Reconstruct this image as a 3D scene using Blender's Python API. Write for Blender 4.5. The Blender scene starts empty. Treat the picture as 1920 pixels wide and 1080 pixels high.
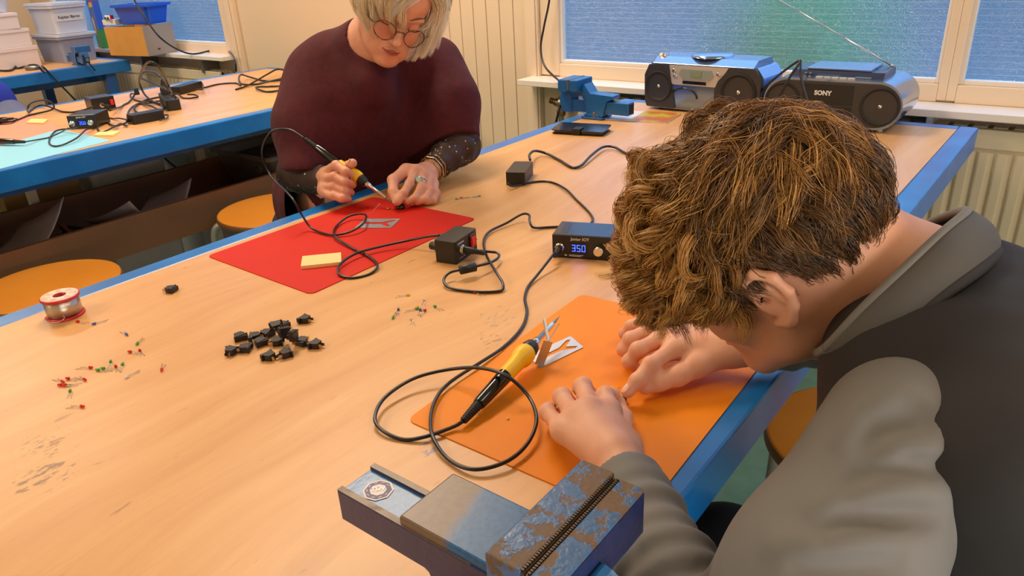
import bpy, math, random
import numpy as np
from mathutils import Vector, Matrix, Euler

random.seed(7)
rng = np.random.default_rng(11)
PI = math.pi
scene = bpy.context.scene
COL = scene.collection

# ------------------------------------------------------------------ camera
F_PX = 1391.704
CAM = np.array([0.0, 0.0, 1.26])
_y, _p, _r = 0.67711732, -0.42718754, -0.05344202
_f = np.array([-math.sin(_y) * math.cos(_p), math.cos(_y) * math.cos(_p), math.sin(_p)])
_rr = np.array([math.cos(_y), math.sin(_y), 0.0])
_u = np.cross(_rr, _f)
RC = np.array([math.cos(_r) * _rr + math.sin(_r) * _u, -math.sin(_r) * _rr + math.cos(_r) * _u, -_f])
cd = bpy.data.cameras.new('camera')
cam = bpy.data.objects.new('camera', cd)
COL.objects.link(cam)
cd.sensor_width = 36.0
cd.lens = F_PX * 36.0 / 1920.0
cd.clip_start = 0.02
mw = Matrix.Identity(4)
for i in range(3):
    for j in range(3):
        mw[j][i] = RC[i][j]
mw[0][3], mw[1][3], mw[2][3] = CAM
cam.matrix_world = mw
scene.camera = cam
T = 0.76            # table top height


def ray(x, y):
    return RC.T @ np.array([(x - 960) / F_PX, -(y - 540) / F_PX, -1.0])


def onz(x, y, z=T):
    d = ray(x, y)
    return Vector(CAM + d * ((z - CAM[2]) / d[2]))


def ony(x, y, Y):
    d = ray(x, y)
    return Vector(CAM + d * (Y / d[1]))


def onx(x, y, X):
    d = ray(x, y)
    return Vector(CAM + d * (X / d[0]))


def dep(x, y, d):
    """point on the sight line of a pixel at depth d (metres)"""
    return Vector(CAM + ray(x, y) * d)


# ------------------------------------------------------------------ colour / world / lights
def lin(c):
    c = c / 255.0
    return c / 12.92 if c <= 0.04045 else ((c + 0.055) / 1.055) ** 2.4


def rgb(r, g, b):
    return (lin(r), lin(g), lin(b), 1.0)


scene.view_settings.view_transform = 'Standard'
scene.view_settings.look = 'None'
scene.view_settings.gamma = 1
scene.view_settings.exposure = 0.0
scene.view_settings.use_curve_mapping = False
scene.cycles.use_denoising = True
scene.cycles.max_bounces = 8
scene.cycles.transparent_max_bounces = 16
scene.cycles.sample_clamp_indirect = 4.0
scene.cycles.caustics_reflective = False
scene.cycles.caustics_refractive = True

world = bpy.data.worlds.new('world')
scene.world = world
world.use_nodes = True
nt = world.node_tree
nt.nodes.clear()
wo = nt.nodes.new('ShaderNodeOutputWorld')
bg = nt.nodes.new('ShaderNodeBackground')
tc = nt.nodes.new('ShaderNodeTexCoord')
sp = nt.nodes.new('ShaderNodeSeparateXYZ')
cr = nt.nodes.new('ShaderNodeValToRGB')
mr = nt.nodes.new('ShaderNodeMapRange')
mr.inputs['From Min'].default_value = -0.4
mr.inputs['From Max'].default_value = 0.6
nt.links.new(tc.outputs['Generated'], sp.inputs[0])
nt.links.new(sp.outputs['Z'], mr.inputs['Value'])
nt.links.new(mr.outputs[0], cr.inputs[0])
e = cr.color_ramp.elements
e[0].position = 0.0
e[0].color = (0.03, 0.055, 0.085, 1)
e[1].position = 1.0
e[1].color = (1.1, 1.6, 2.3, 1)
k = cr.color_ramp.elements.new(0.36)
k.color = (0.045, 0.085, 0.13, 1)
k = cr.color_ramp.elements.new(0.55)
k.color = (0.30, 0.46, 0.68, 1)
nt.links.new(cr.outputs[0], bg.inputs[0])
bg.inputs[1].default_value = 1.6
nt.links.new(bg.outputs[0], wo.inputs[0])


def area(name, loc, sx, sy, power, col, rot=(0, 0, 0)):
    l = bpy.data.lights.new(name, 'AREA')
    l.shape = 'RECTANGLE'
    l.size, l.size_y = sx, sy
    l.energy = power
    l.color = col
    o = bpy.data.objects.new(name, l)
    o.location = loc
    o.rotation_euler = rot
    COL.objects.link(o)
    return o


WARM = (1.0, 0.81, 0.61)
area('ceiling_lamp_light', (-2.1, 1.6, 2.75), 0.5, 1.3, 54, WARM)
area('ceiling_lamp_light', (-2.4, -1.4, 2.75), 0.5, 1.3, 44, WARM)
area('ceiling_lamp_light', (-4.6, 0.9, 2.75), 0.5, 1.3, 50, WARM)
area('ceiling_lamp_light', (0.9, 1.2, 2.75), 0.5, 1.3, 18, WARM)
area('low_side_fill', (1.62, -0.5, 0.85), 0.9, 1.8, 40, (1.0, 0.92, 0.84), (0, math.radians(90), 0))  # unseen fill added at the right wall to brighten under the benches, no window

# ------------------------------------------------------------------ mesh building


def V(*a):
    return Vector(a)


class MB:
    """collects geometry for ONE mesh"""

    def __init__(self):
        self.v, self.f, self.m, self.s = [], [], [], []
        self.mi = 0
        self.sm = False
        self.M = Matrix.Identity(4)

    def add(self, vs, fs, mi=None, smooth=None, M=None):
        o = len(self.v)
        MM = self.M if M is None else self.M @ M
        self.v += [tuple(MM @ Vector(p)) for p in vs]
        self.f += [tuple(i + o for i in f) for f in fs]
        self.m += [self.mi if mi is None else mi] * len(fs)
        self.s += [self.sm if smooth is None else smooth] * len(fs)
        return self

    def box(self, c, s, rot=None, mi=None):
        x, y, z = s[0] / 2, s[1] / 2, s[2] / 2
        vs = [(-x, -y, -z), (x, -y, -z), (x, y, -z), (-x, y, -z), (-x, -y, z), (x, -y, z), (x, y, z), (-x, y, z)]
        fs = [(0, 3, 2, 1), (4, 5, 6, 7), (0, 1, 5, 4), (1, 2, 6, 5), (2, 3, 7, 6), (3, 0, 4, 7)]
        M = Matrix.Translation(c)
        if rot is not None:
            M = M @ (rot.to_matrix().to_4x4() if isinstance(rot, Euler) else Euler(rot).to_matrix().to_4x4())
        return self.add(vs, fs, mi, False, M)

    def bb(self, x0, x1, y0, y1, z0, z1, mi=None):
        return self.box(((x0 + x1) / 2, (y0 + y1) / 2, (z0 + z1) / 2), (abs(x1 - x0), abs(y1 - y0), abs(z1 - z0)), None, mi)

    def prism(self, poly, z0, z1, M=None, mi=None, smooth=False):
        n = len(poly)
        ar = sum(poly[i][0] * poly[(i + 1) % n][1] - poly[(i + 1) % n][0] * poly[i][1] for i in range(n))
        if ar < 0:
            poly = poly[::-1]
        vs = [(p[0], p[1], z0) for p in poly] + [(p[0], p[1], z1) for p in poly]
        self.add(vs, [tuple(range(n - 1, -1, -1)), tuple(range(n, 2 * n))], mi, False, M)
        self.add(vs, [(i, (i + 1) % n, n + (i + 1) % n, n + i) for i in range(n)], mi, smooth, M)
        return self

    def lathe(self, prof, seg=32, M=None, mi=None, smooth=True, cap=True):
        vs, fs = [], []
        for r, z in prof:
            for k in range(seg):
                a = 2 * PI * k / seg
                vs.append((r * math.cos(a), r * math.sin(a), z))
        for i in range(len(prof) - 1):
            for k in range(seg):
                a, b = i * seg + k, i * seg + (k + 1) % seg
                fs.append((a, b, b + seg, a + seg))
        self.add(vs, fs, mi, smooth, M)
        if cap:
            n = len(prof)
            self.add([vs[k] for k in range(seg)], [tuple(range(seg - 1, -1, -1))], mi, False, M)
            self.add([vs[(n - 1) * seg + k] for k in range(seg)], [tuple(range(seg))], mi, False, M)
        return self

    def cyl(self, a, b, r0, r1=None, seg=20, mi=None, smooth=True):
        a, b = Vector(a), Vector(b)
        r1 = r0 if r1 is None else r1
        d = b - a
        M = Matrix.Translation(a) @ d.to_track_quat('Z', 'Y').to_matrix().to_4x4()
        return self.lathe([(r0, 0), (r1, d.length)], seg, M, mi, smooth)

    def lathe_ab(self, a, b, prof, seg=24, mi=None, smooth=True, cap=True):
        a, b = Vector(a), Vector(b)
        d = b - a
        M = Matrix.Translation(a) @ d.to_track_quat('Z', 'Y').to_matrix().to_4x4()
        return self.lathe(prof, seg, M, mi, smooth, cap)

    def tube(self, pts, r, seg=10, mi=None, closed=False, smooth=True, flat=1.0):
        P = [Vector(p) for p in pts]
        n = len(P)
        rr = r if hasattr(r, '__len__') else [r] * n
        vs, fs = [], []
        t = (P[1] - P[0]).normalized()
        nrm = t.orthogonal().normalized()
        for i in range(n):
            if i == 0:
                t2 = (P[1] - P[0])
            elif i == n - 1:
                t2 = (P[-1] - P[-2])
            else:
                t2 = (P[i + 1] - P[i - 1])
            t2 = t2.normalized() if t2.length > 1e-9 else t
            q = t.rotation_difference(t2)
            nrm = (q @ nrm)
            nrm = (nrm - t2 * nrm.dot(t2)).normalized()
            t = t2
            b = t.cross(nrm)
            for k in range(seg):
                a = 2 * PI * k / seg
                vs.append(P[i] + (nrm * math.cos(a) + b * math.sin(a) * flat) * rr[i])
        for i in range(n - 1):
            for k in range(seg):
                a, b2 = i * seg + k, i * seg + (k + 1) % seg
                fs.append((a, b2, b2 + seg, a + seg))
        fs.append(tuple(range(seg - 1, -1, -1)))
        fs.append(tuple((n - 1) * seg + k for k in range(seg)))
        return self.add(vs, fs, mi, smooth)

    def sphere(self, c, r, seg=16, mi=None, sc=(1, 1, 1)):
        prof = []
        for i in range(seg // 2 + 1):
            a = -PI / 2 + PI * i / (seg // 2)
            prof.append((max(1e-5, r * math.cos(a)), r * math.sin(a)))
        M = Matrix.Translation(c) @ Matrix.Diagonal((sc[0], sc[1], sc[2], 1))
        return self.lathe(prof, seg, M, mi, True, True)

    def build(self, name, mats, parent=None, bevel=0, bseg=2, loc=None, M=None):
        me = bpy.data.meshes.new(name)
        me.from_pydata(self.v, [], self.f)
        if not isinstance(mats, (list, tuple)):
            mats = [mats]
        for m in mats:
            me.materials.append(m)
        me.polygons.foreach_set('material_index', self.m)
        me.polygons.foreach_set('use_smooth', self.s)
        me.update()
        o = bpy.data.objects.new(name, me)
        COL.objects.link(o)
        if parent is not None:
            o.parent = parent
        if loc is not None:
            o.location = loc
        if M is not None:
            o.matrix_local = M
        if bevel:
            b = o.modifiers.new('bevel', 'BEVEL')
            b.width = bevel
            b.segments = bseg
            b.limit_method = 'ANGLE'
            b.angle_limit = math.radians(40)
            b.harden_normals = False
        return o


def tag(o, label, cat, group=None, kind=None):
    o['label'] = label
    o['category'] = cat
    if group:
        o['group'] = group
    if kind:
        o['kind'] = kind
    return o


def thing(name, label, cat, loc=(0, 0, 0), rz=0.0, group=None, kind=None):
    o = bpy.data.objects.new(name, None)
    o.empty_display_size = 0.05
    COL.objects.link(o)
    o.location = loc
    o.rotation_euler = (0, 0, rz)
    return tag(o, label, cat, group, kind)


def struct(o):
    o['kind'] = 'structure'
    return o


def copy_tree(o, label=None, parent=None):
    c = o.copy()
    COL.objects.link(c)
    c.parent = parent
    if label:
        c['label'] = label
    for ch in list(o.children):
        copy_tree(ch, None, c)
    return c


def crom(pts, n=10):
    """smooth curve through points"""
    P = [Vector(p) for p in pts]
    if len(P) < 3:
        return P
    Q = [P[0] * 2 - P[1]] + P + [P[-1] * 2 - P[-2]]
    out = []
    for i in range(1, len(Q) - 2):
        a, b, c, d = Q[i - 1], Q[i], Q[i + 1], Q[i + 2]
        for k in range(n):
            t = k / n
            out.append(0.5 * ((2 * b) + (c - a) * t + (2 * a - 5 * b + 4 * c - d) * t * t + (3 * b - a - 3 * c + d) * t ** 3))
    out.append(P[-1])
    return out


def rrect(w, h, r, n=6):
    p = []
    for cx, cy, a0 in ((w / 2 - r, h / 2 - r, 0), (-w / 2 + r, h / 2 - r, PI / 2), (-w / 2 + r, -h / 2 + r, PI), (w / 2 - r, -h / 2 + r, 1.5 * PI)):
        for k in range(n + 1):
            a = a0 + PI / 2 * k / n
            p.append((cx + r * math.cos(a), cy + r * math.sin(a)))
    return p


def frame_mat(o, x, y, z=None):
    """4x4 from origin and x / y directions"""
    x = Vector(x).normalized()
    y = Vector(y)
    z = x.cross(y).normalized()
    y = z.cross(x).normalized()
    M = Matrix.Identity(4)
    for i in range(3):
        M[i][0], M[i][1], M[i][2], M[i][3] = x[i], y[i], z[i], o[i]
    return M


def text(body, size, parent, M, mat_, name='lettering', ext=0.0002, bold=0.0, align='CENTER', spacing=1.0):
    c = bpy.data.curves.new(name, 'FONT')
    c.body = body
    c.size = size
    c.extrude = ext
    c.offset = bold
    c.align_x = align
    c.align_y = 'CENTER'
    c.space_character = spacing
    c.resolution_u = 3
    tmp = bpy.data.objects.new('tmp', c)
    COL.objects.link(tmp)
    dg = bpy.context.evaluated_depsgraph_get()
    me = bpy.data.meshes.new_from_object(tmp.evaluated_get(dg))
    bpy.data.objects.remove(tmp)
    bpy.data.curves.remove(c)
    me.name = name
    me.materials.clear()
    me.materials.append(mat_)
    o = bpy.data.objects.new(name, me)
    COL.objects.link(o)
    o.parent = parent
    o.matrix_local = M
    return o


# ------------------------------------------------------------------ materials
def mat(name, col, rough=0.5, metal=0.0, coat=0.0, spec=0.5, noise=None, bump=None, alpha=None, trans=0.0, emit=None, sss=0.0, sheen=0.0, ior=None):
    """principled with optional colour variation noise=(scale, col2, lo, hi) and bump=(scale, strength, distance)"""
    m = bpy.data.materials.new(name)
    m.use_nodes = True
    t = m.node_tree
    b = t.nodes['Principled BSDF']
    b.inputs['Base Color'].default_value = col
    b.inputs['Roughness'].default_value = rough
    b.inputs['Metallic'].default_value = metal
    b.inputs['Coat Weight'].default_value = coat
    b.inputs['Specular IOR Level'].default_value = spec
    b.inputs['Transmission Weight'].default_value = trans
    if ior:
        b.inputs['IOR'].default_value = ior
    if sss:
        b.inputs['Subsurface Weight'].default_value = sss
        b.inputs['Subsurface Radius'].default_value = (0.010, 0.004, 0.002)
        b.inputs['Subsurface Scale'].default_value = 1.0
    if sheen:
        b.inputs['Sheen Weight'].default_value = sheen
        b.inputs['Sheen Roughness'].default_value = 0.5
        b.inputs['Sheen Tint'].default_value = col
    if alpha is not None:
        b.inputs['Alpha'].default_value = alpha
    if emit:
        b.inputs['Emission Color'].default_value = emit[0]
        b.inputs['Emission Strength'].default_value = emit[1]
    co = None
    if noise or bump:
        co = t.nodes.new('ShaderNodeTexCoord')
    if noise:
        n = t.nodes.new('ShaderNodeTexNoise')
        n.inputs['Scale'].default_value = noise[0]
        n.inputs['Detail'].default_value = 5
        t.links.new(co.outputs['Object'], n.inputs['Vector'])
        r = t.nodes.new('ShaderNodeValToRGB')
        r.color_ramp.elements[0].position = noise[2]
        r.color_ramp.elements[0].color = col
        r.color_ramp.elements[1].position = noise[3]
        r.color_ramp.elements[1].color = noise[1]
        t.links.new(n.outputs['Fac'], r.inputs[0])
        t.links.new(r.outputs[0], b.inputs['Base Color'])
    if bump:
        n = t.nodes.new('ShaderNodeTexNoise')
        n.inputs['Scale'].default_value = bump[0]
        n.inputs['Detail'].default_value = 3
        t.links.new(co.outputs['Object'], n.inputs['Vector'])
        bu = t.nodes.new('ShaderNodeBump')
        bu.inputs['Strength'].default_value = bump[1]
        bu.inputs['Distance'].default_value = bump[2]
        t.links.new(n.outputs['Fac'], bu.inputs['Height'])
        t.links.new(bu.outputs[0], b.inputs['Normal'])
    return m


class NT:
    """small node helper"""

    def __init__(self, m):
        self.t = m.node_tree
        self.b = self.t.nodes.get('Principled BSDF')

    def n(self, kind, **kw):
        nd = self.t.nodes.new(kind)
        for k_, v_ in kw.items():
            if k_ in nd.inputs:
                nd.inputs[k_].default_value = v_
            else:
                setattr(nd, k_, v_)
        return nd

    def l(self, a, b_):
        self.t.links.new(a, b_)

    def math(self, op, a, b_=None, clamp=False):
        nd = self.t.nodes.new('ShaderNodeMath')
        nd.operation = op
        nd.use_clamp = clamp
        for i, v_ in enumerate((a, b_)):
            if v_ is None:
                continue
            if isinstance(v_, (int, float)):
                nd.inputs[i].default_value = v_
            else:
                self.l(v_, nd.inputs[i])
        return nd.outputs[0]

    def mix(self, fac, a, b_):
        nd = self.t.nodes.new('ShaderNodeMix')
        nd.data_type = 'RGBA'
        for s_, v_ in ((nd.inputs[0], fac), (nd.inputs[6], a), (nd.inputs[7], b_)):
            if isinstance(v_, (int, float, tuple)):
                s_.default_value = v_
            else:
                self.l(v_, s_)
        return nd.outputs[2]

    def ramp(self, src, stops):
        nd = self.t.nodes.new('ShaderNodeValToRGB')
        el = nd.color_ramp.elements
        el[0].position, el[0].color = stops[0]
        el[1].position, el[1].color = stops[-1]
        for p_, c_ in stops[1:-1]:
            q_ = el.new(p_)
            q_.color = c_
        self.l(src, nd.inputs[0])
        return nd.outputs[0]

    def noise(self, vec, scale, detail=4, rough=0.5):
        nd = self.t.nodes.new('ShaderNodeTexNoise')
        nd.inputs['Scale'].default_value = scale
        nd.inputs['Detail'].default_value = detail
        nd.inputs['Roughness'].default_value = rough
        self.l(vec, nd.inputs['Vector'])
        return nd.outputs['Fac']

    def mapping(self, vec, scale=(1, 1, 1), rot=(0, 0, 0), loc=(0, 0, 0)):
        nd = self.t.nodes.new('ShaderNodeMapping')
        nd.inputs['Scale'].default_value = scale
        nd.inputs['Rotation'].default_value = rot
        nd.inputs['Location'].default_value = loc
        self.l(vec, nd.inputs['Vector'])
        return nd.outputs[0]

    def bump(self, h, strength, dist):
        nd = self.t.nodes.new('ShaderNodeBump')
        nd.inputs['Strength'].default_value = strength
        nd.inputs['Distance'].default_value = dist
        self.l(h, nd.inputs['Height'])
        self.l(nd.outputs[0], self.b.inputs['Normal'])


def BW(v_):
    return (v_, v_, v_, 1.0)


# table wood: birch ply with grain along Y, dents, marks
def wood_mat(name, base, dark, light, stains=()):
    m = mat(name, base, 0.34, coat=0.25, spec=0.5)
    m.node_tree.nodes['Principled BSDF'].inputs['Coat Roughness'].default_value = 0.34
    q = NT(m)
    co = q.n('ShaderNodeNewGeometry').outputs['Position']
    flatz = q.n('ShaderNodeVectorMath', operation='MULTIPLY')
    q.l(co, flatz.inputs[0])
    flatz.inputs[1].default_value = (1, 1, 0)
    co = flatz.outputs[0]
    warp = q.n('ShaderNodeTexNoise', Scale=1.3)
    q.l(co, warp.inputs['Vector'])
    add = q.n('ShaderNodeVectorMath', operation='MULTIPLY_ADD')
    q.l(warp.outputs['Color'], add.inputs[0])
    add.inputs[1].default_value = (0.28, 0.1, 0)
    q.l(co, add.inputs[2])
    g = q.noise(q.mapping(add.outputs[0], (22, 1.6, 1)), 1.0, 6, 0.6)
    c1 = q.ramp(g, [(0.3, dark), (0.5, base), (0.72, light)])
    fine = q.noise(q.mapping(co, (160, 9, 1)), 1.0, 3)
    c2 = q.mix(q.ramp(fine, [(0.55, BW(0)), (0.75, BW(0.35))]), c1, dark)
    # dents and dark flecks, elongated along the grain
    fl = q.noise(q.mapping(co, (70, 22, 1), (0, 0, 0.25)), 1.0, 2)
    pat = q.noise(co, 2.2, 2)
    fm = q.math('MULTIPLY', q.ramp(fl, [(0.70, BW(0)), (0.76, BW(0.7))]), q.ramp(pat, [(0.42, BW(0)), (0.62, BW(1))]))
    c3 = q.mix(fm, c2, rgb(120, 78, 40))
    wear = q.noise(co, 5.0, 4)
    c3 = q.mix(q.math('MULTIPLY', q.ramp(wear, [(0.5, BW(0)), (0.8, BW(0.5))]), 0.5), c3, light)
    for (sx, sy, r, col, sc, thr) in stains:
        d = q.n('ShaderNodeVectorMath', operation='DISTANCE')
        q.l(co, d.inputs[0])
        d.inputs[1].default_value = (sx, sy, 0)
        # Object coordinates keep z of the top: flatten
        fall = q.math('SUBTRACT', 1.0, q.math('DIVIDE', d.outputs['Value'], r), True)
        nz = q.noise(q.mapping(co, (sc, sc * 0.35, 1), (0, 0, 0.2)), 1.0, 4, 0.7)
        mk = q.ramp(q.math('MULTIPLY', q.math('POWER', fall, 0.5), nz), [(thr, BW(0)), (thr + 0.06, BW(0.75))])
        c3 = q.mix(mk, c3, col)
    q.l(c3, q.b.inputs['Base Color'])
    q.l(q.math('ADD', q.math('MULTIPLY', wear, 0.2), 0.30), q.b.inputs['Roughness'])
    q.bump(fl, 0.15, 0.002)
    return m


M_WOOD = wood_mat('birch_top', rgb(216, 160, 98), rgb(206, 148, 86), rgb(224, 174, 114), (
    (-0.505, 0.462, 0.04, rgb(96, 104, 150), 120, 0.46),
    (-0.64, 0.76, 0.16, rgb(120, 140, 130), 130, 0.52),
    (-0.60, 0.70, 0.12, rgb(130, 105, 80), 150, 0.52),
    (-0.83, 0.19, 0.09, rgb(110, 74, 44), 110, 0.46),
    (-0.89, 0.22, 0.09, rgb(120, 84, 52), 150, 0.48)))
M_WOOD2 = wood_mat('birch_top_back', rgb(218, 164, 106), rgb(206, 150, 92), rgb(226, 178, 124))


def paint_blue(name, c1, c2, rough=0.32):
    m = mat(name, c1, rough, spec=0.6)
    q = NT(m)
    co = q.n('ShaderNodeTexCoord').outputs['Object']
    n1 = q.noise(co, 9, 5)
    c = q.mix(q.ramp(n1, [(0.45, BW(0)), (0.75, BW(1))]), c1, c2)
    n2 = q.noise(q.mapping(co, (40, 18, 40)), 1.0, 4)
    c = q.mix(q.ramp(n2, [(0.76, BW(0)), (0.79, BW(0.8))]), c, rgb(170, 190, 205))
    q.l(c, q.b.inputs['Base Color'])
    return m


M_BLUE = paint_blue('blue_bench_paint', rgb(14, 108, 188), rgb(24, 126, 206))
M_CREAM = mat('cream_wall_paint', rgb(222, 200, 172), 0.55, bump=(30, 0.05, 0.002))
M_CREAM_TRIM = mat('cream_gloss_trim', rgb(228, 206, 180), 0.38)
M_WHITE_SILL = mat('white_sill_laminate', rgb(232, 222, 212), 0.3)
M_FLOOR = mat('green_linoleum', rgb(104, 148, 132), 0.42, noise=(14, rgb(126, 166, 150), 0.35, 0.75))
M_BLACK = mat('black_plastic', rgb(26, 25, 26), 0.42, bump=(220, 0.08, 0.0005))
M_CABLE = mat('black_rubber_cable', rgb(18, 17, 19), 0.33, spec=0.6)
M_STEEL = mat('steel', rgb(190, 186, 180), 0.28, 1.0)
M_DULL = mat('dull_grey_metal', rgb(150, 150, 148), 0.45, 1.0)
M_DARKIN = mat('painted_hole_shade', rgb(20, 16, 13), 0.8)

# ------------------------------------------------------------------ room shell
WY = 2.55           # window wall
XL, XR, YB, ZC = -6.6, 1.7, -2.6, 3.0
b = MB()
b.bb(XL, XR, YB, WY + 0.15, -0.1, 0.0)
struct(b.build('floor', M_FLOOR))
b = MB()
b.bb(XL, XR, YB, WY + 0.15, ZC, ZC + 0.1)
M_CEIL = mat('white_ceiling', rgb(225, 215, 200), 0.8)
struct(b.build('ceiling', M_CEIL))
b = MB()
b.bb(XL - 0.1, XL, YB, WY + 0.15, 0, ZC)
struct(b.build('wall_left', M_CREAM))
b = MB()
b.bb(XR, XR + 0.1, YB, WY + 0.15, 0, ZC)
struct(b.build('wall_right', M_CREAM))
b = MB()
b.bb(XL - 0.1, XR + 0.1, YB - 0.1, YB, 0, ZC)
struct(b.build('wall_front', M_CREAM))
# window wall with openings
GZ0, GZ1 = 0.851, 2.25
WINS = [(-6.2, -4.075), (-1.725, -0.395), (-0.322, 1.3)]   # glass extents
b = MB()
xs = [XL, -6.2 - 0.06, -4.075 + 0.09, -1.725 - 0.10, 1.36, XR]
D0, D1 = WY, WY + 0.12
b.bb(xs[0], xs[1], D0, D1, 0, ZC)
b.bb(xs[2], xs[3], D0, D1, 0, ZC)
b.bb(xs[4], xs[5], D0, D1, 0, ZC)
b.bb(xs[1], xs[2], D0, D1, 0, 0.79)
b.bb(xs[3], xs[4], D0, D1, 0, 0.79)
b.bb(xs[1], xs[2], D0, D1, GZ1 + 0.06, ZC)
b.bb(xs[3], xs[4], D0, D1, GZ1 + 0.06, ZC)
struct(b.build('wall_back', M_CREAM))
# tongue and groove boards beside the window
b = MB()
x = -2.60
while x < -1.90:
    b.bb(x + 0.0015, x + 0.0695, WY - 0.010, WY + 0.002, 0.0, ZC)
    x += 0.071
struct(b.build('trim_panelling', M_CREAM, bevel=0.003))
b = MB()
b.bb(-1.893, -1.826, WY - 0.028, WY + 0.001, 0.0, ZC)
b.bb(-1.884, -1.835, WY - 0.034, WY - 0.028, 0.0, ZC)
struct(b.build('trim_1', M_CREAM_TRIM, bevel=0.004))
b = MB()
b.bb(-3.985, -3.905, WY - 0.03, WY + 0.001, 0.0, ZC)
b.bb(-3.970, -3.925, WY - 0.038, WY - 0.03, 0.0, ZC)
struct(b.build('trim_2', M_CREAM_TRIM, bevel=0.004))


def pebbled(name):
    m = bpy.data.materials.new(name)
    m.use_nodes = True
    t_ = m.node_tree
    t_.nodes.clear()
    q = NT(m)
    out = q.n('ShaderNodeOutputMaterial')
    co = q.n('ShaderNodeTexCoord').outputs['Object']
    rf = q.n('ShaderNodeBsdfRefraction')
    rf.inputs['Roughness'].default_value = 0.22
    rf.inputs['IOR'].default_value = 1.12
    rf.inputs['Color'].default_value = (0.52, 0.68, 0.84, 1)
    gl = q.n('ShaderNodeBsdfGlossy')
    gl.inputs['Roughness'].default_value = 0.15
    gl.inputs['Color'].default_value = (1, 1, 1, 1)
    vo = q.n('ShaderNodeTexVoronoi', Scale=240.0)
    q.l(co, vo.inputs['Vector'])
    nz = q.noise(co, 110, 2)
    h = q.math('ADD', q.math('MULTIPLY', vo.outputs['Distance'], 0.7), nz)
    bu = q.n('ShaderNodeBump', Strength=1.0, Distance=0.006)
    q.l(h, bu.inputs['Height'])
    q.l(bu.outputs[0], rf.inputs['Normal'])
    q.l(bu.outputs[0], gl.inputs['Normal'])
    mx = q.n('ShaderNodeMixShader')
    mx.inputs[0].default_value = 0.10
    q.l(rf.outputs[0], mx.inputs[1])
    q.l(gl.outputs[0], mx.inputs[2])
    # embedded wire mesh, 12.5 mm squares
    sep = q.n('ShaderNodeSeparateXYZ')
    q.l(co, sep.inputs[0])
    fx = q.math('ABSOLUTE', q.math('SUBTRACT', q.math('FRACT', q.math('MULTIPLY', sep.outputs['X'], 56.0)), 0.5))
    fz = q.math('ABSOLUTE', q.math('SUBTRACT', q.math('FRACT', q.math('MULTIPLY', sep.outputs['Z'], 56.0)), 0.5))
    wob = q.math('MULTIPLY', nz, 0.05)
    lx = q.math('LESS_THAN', q.math('ADD', fx, wob), 0.055)
    lz = q.math('LESS_THAN', q.math('ADD', fz, wob), 0.085)
    ln = q.math('MAXIMUM', q.math('MULTIPLY', lx, 0.5), lz)
    w = q.n('ShaderNodeBsdfDiffuse')
    w.inputs['Color'].default_value = (0.50, 0.66, 0.80, 1)
    mx2 = q.n('ShaderNodeMixShader')
    q.l(q.math('MULTIPLY', ln, 0.42), mx2.inputs[0])
    q.l(mx.outputs[0], mx2.inputs[1])
    q.l(w.outputs[0], mx2.inputs[2])
    q.l(mx2.outputs[0], out.inputs[0])
    return m


M_PEB = pebbled('pebbled_wired_glass')
FY0, FY1 = WY - 0.012, WY + 0.05


def window(name, x0, x1, fl, fr):
    """frame with outer stiles fl / fr wide, pane set back"""
    b_ = MB()
    b_.bb(x0 - fl, x0 - 0.012, FY0, FY1, 0.79, GZ1 + 0.06)
    b_.bb(x1 + 0.012, x1 + fr, FY0, FY1, 0.79, GZ1 + 0.06)
    b_.bb(x0 - 0.012, x1 + 0.012, FY0, FY1, 0.785, GZ0 - 0.014)
    b_.bb(x0 - 0.012, x1 + 0.012, FY0, FY1, GZ1 + 0.014, GZ1 + 0.06)
    o_ = struct(b_.build(name, M_CREAM_TRIM, bevel=0.003))
    b_ = MB()   # glazing bead
    g = 0.014
    for (a0, a1, c0, c1) in ((x0 - g, x0, GZ0 - g, GZ1 + g), (x1, x1 + g, GZ0 - g, GZ1 + g), (x0, x1, GZ0 - g, GZ0), (x0, x1, GZ1, GZ1 + g)):
        b_.bb(a0, a1, FY0 + 0.010, FY0 + 0.040, c0, c1)
    b_.build('glazing_bead', M_WHITE_SILL, o_, bevel=0.002)
    b_ = MB()
    b_.add([(x0, FY0 + 0.03, GZ0), (x1, FY0 + 0.03, GZ0), (x1, FY0 + 0.03, GZ1), (x0, FY0 + 0.03, GZ1)], [(0, 1, 2, 3)])
    b_.build('pane', M_PEB, o_)
    return o_


window('window_1', -6.2, -4.075, 0.06, 0.092)
window('window_2', -1.725, -0.395, 0.10, 0.0365)
window('window_3', -0.322, 1.3, 0.0365, 0.06)

# sills
b = MB()
b.bb(-6.3, -3.945, 2.42, WY - 0.001, 0.768, 0.79)
struct(b.build('trim_3', M_WHITE_SILL, bevel=0.002))
b = MB()
b.bb(-1.862, 1.40, 2.42, WY - 0.001, 0.763, 0.785)
struct(b.build('trim_4', M_WHITE_SILL, bevel=0.002))
b = MB()
for xb in (-4.2, -4.9, -5.7):
    b.bb(xb - 0.01, xb + 0.01, 2.44, WY - 0.001, 0.69, 0.767)
struct(b.build('trim_5', M_DULL))
b = MB()
for xb in (-1.66, -0.9, -0.375, 0.4):
    b.bb(xb - 0.008, xb + 0.008, 2.44, WY - 0.001, 0.69, 0.7625)
struct(b.build('trim_6', M_WHITE_SILL))

# ------------------------------------------------------------------ outside
M_GRASS = mat('outside_paving', rgb(80, 95, 105), 0.9)
b = MB()
b.bb(-30, 30, WY + 0.3, 40, -0.6, -0.5)
struct(b.build('ground', M_GRASS))
M_LEAF = mat('shrub_leaves', rgb(60, 150, 110), 0.6, noise=(30, rgb(120, 200, 150), 0.4, 0.7))


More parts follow.
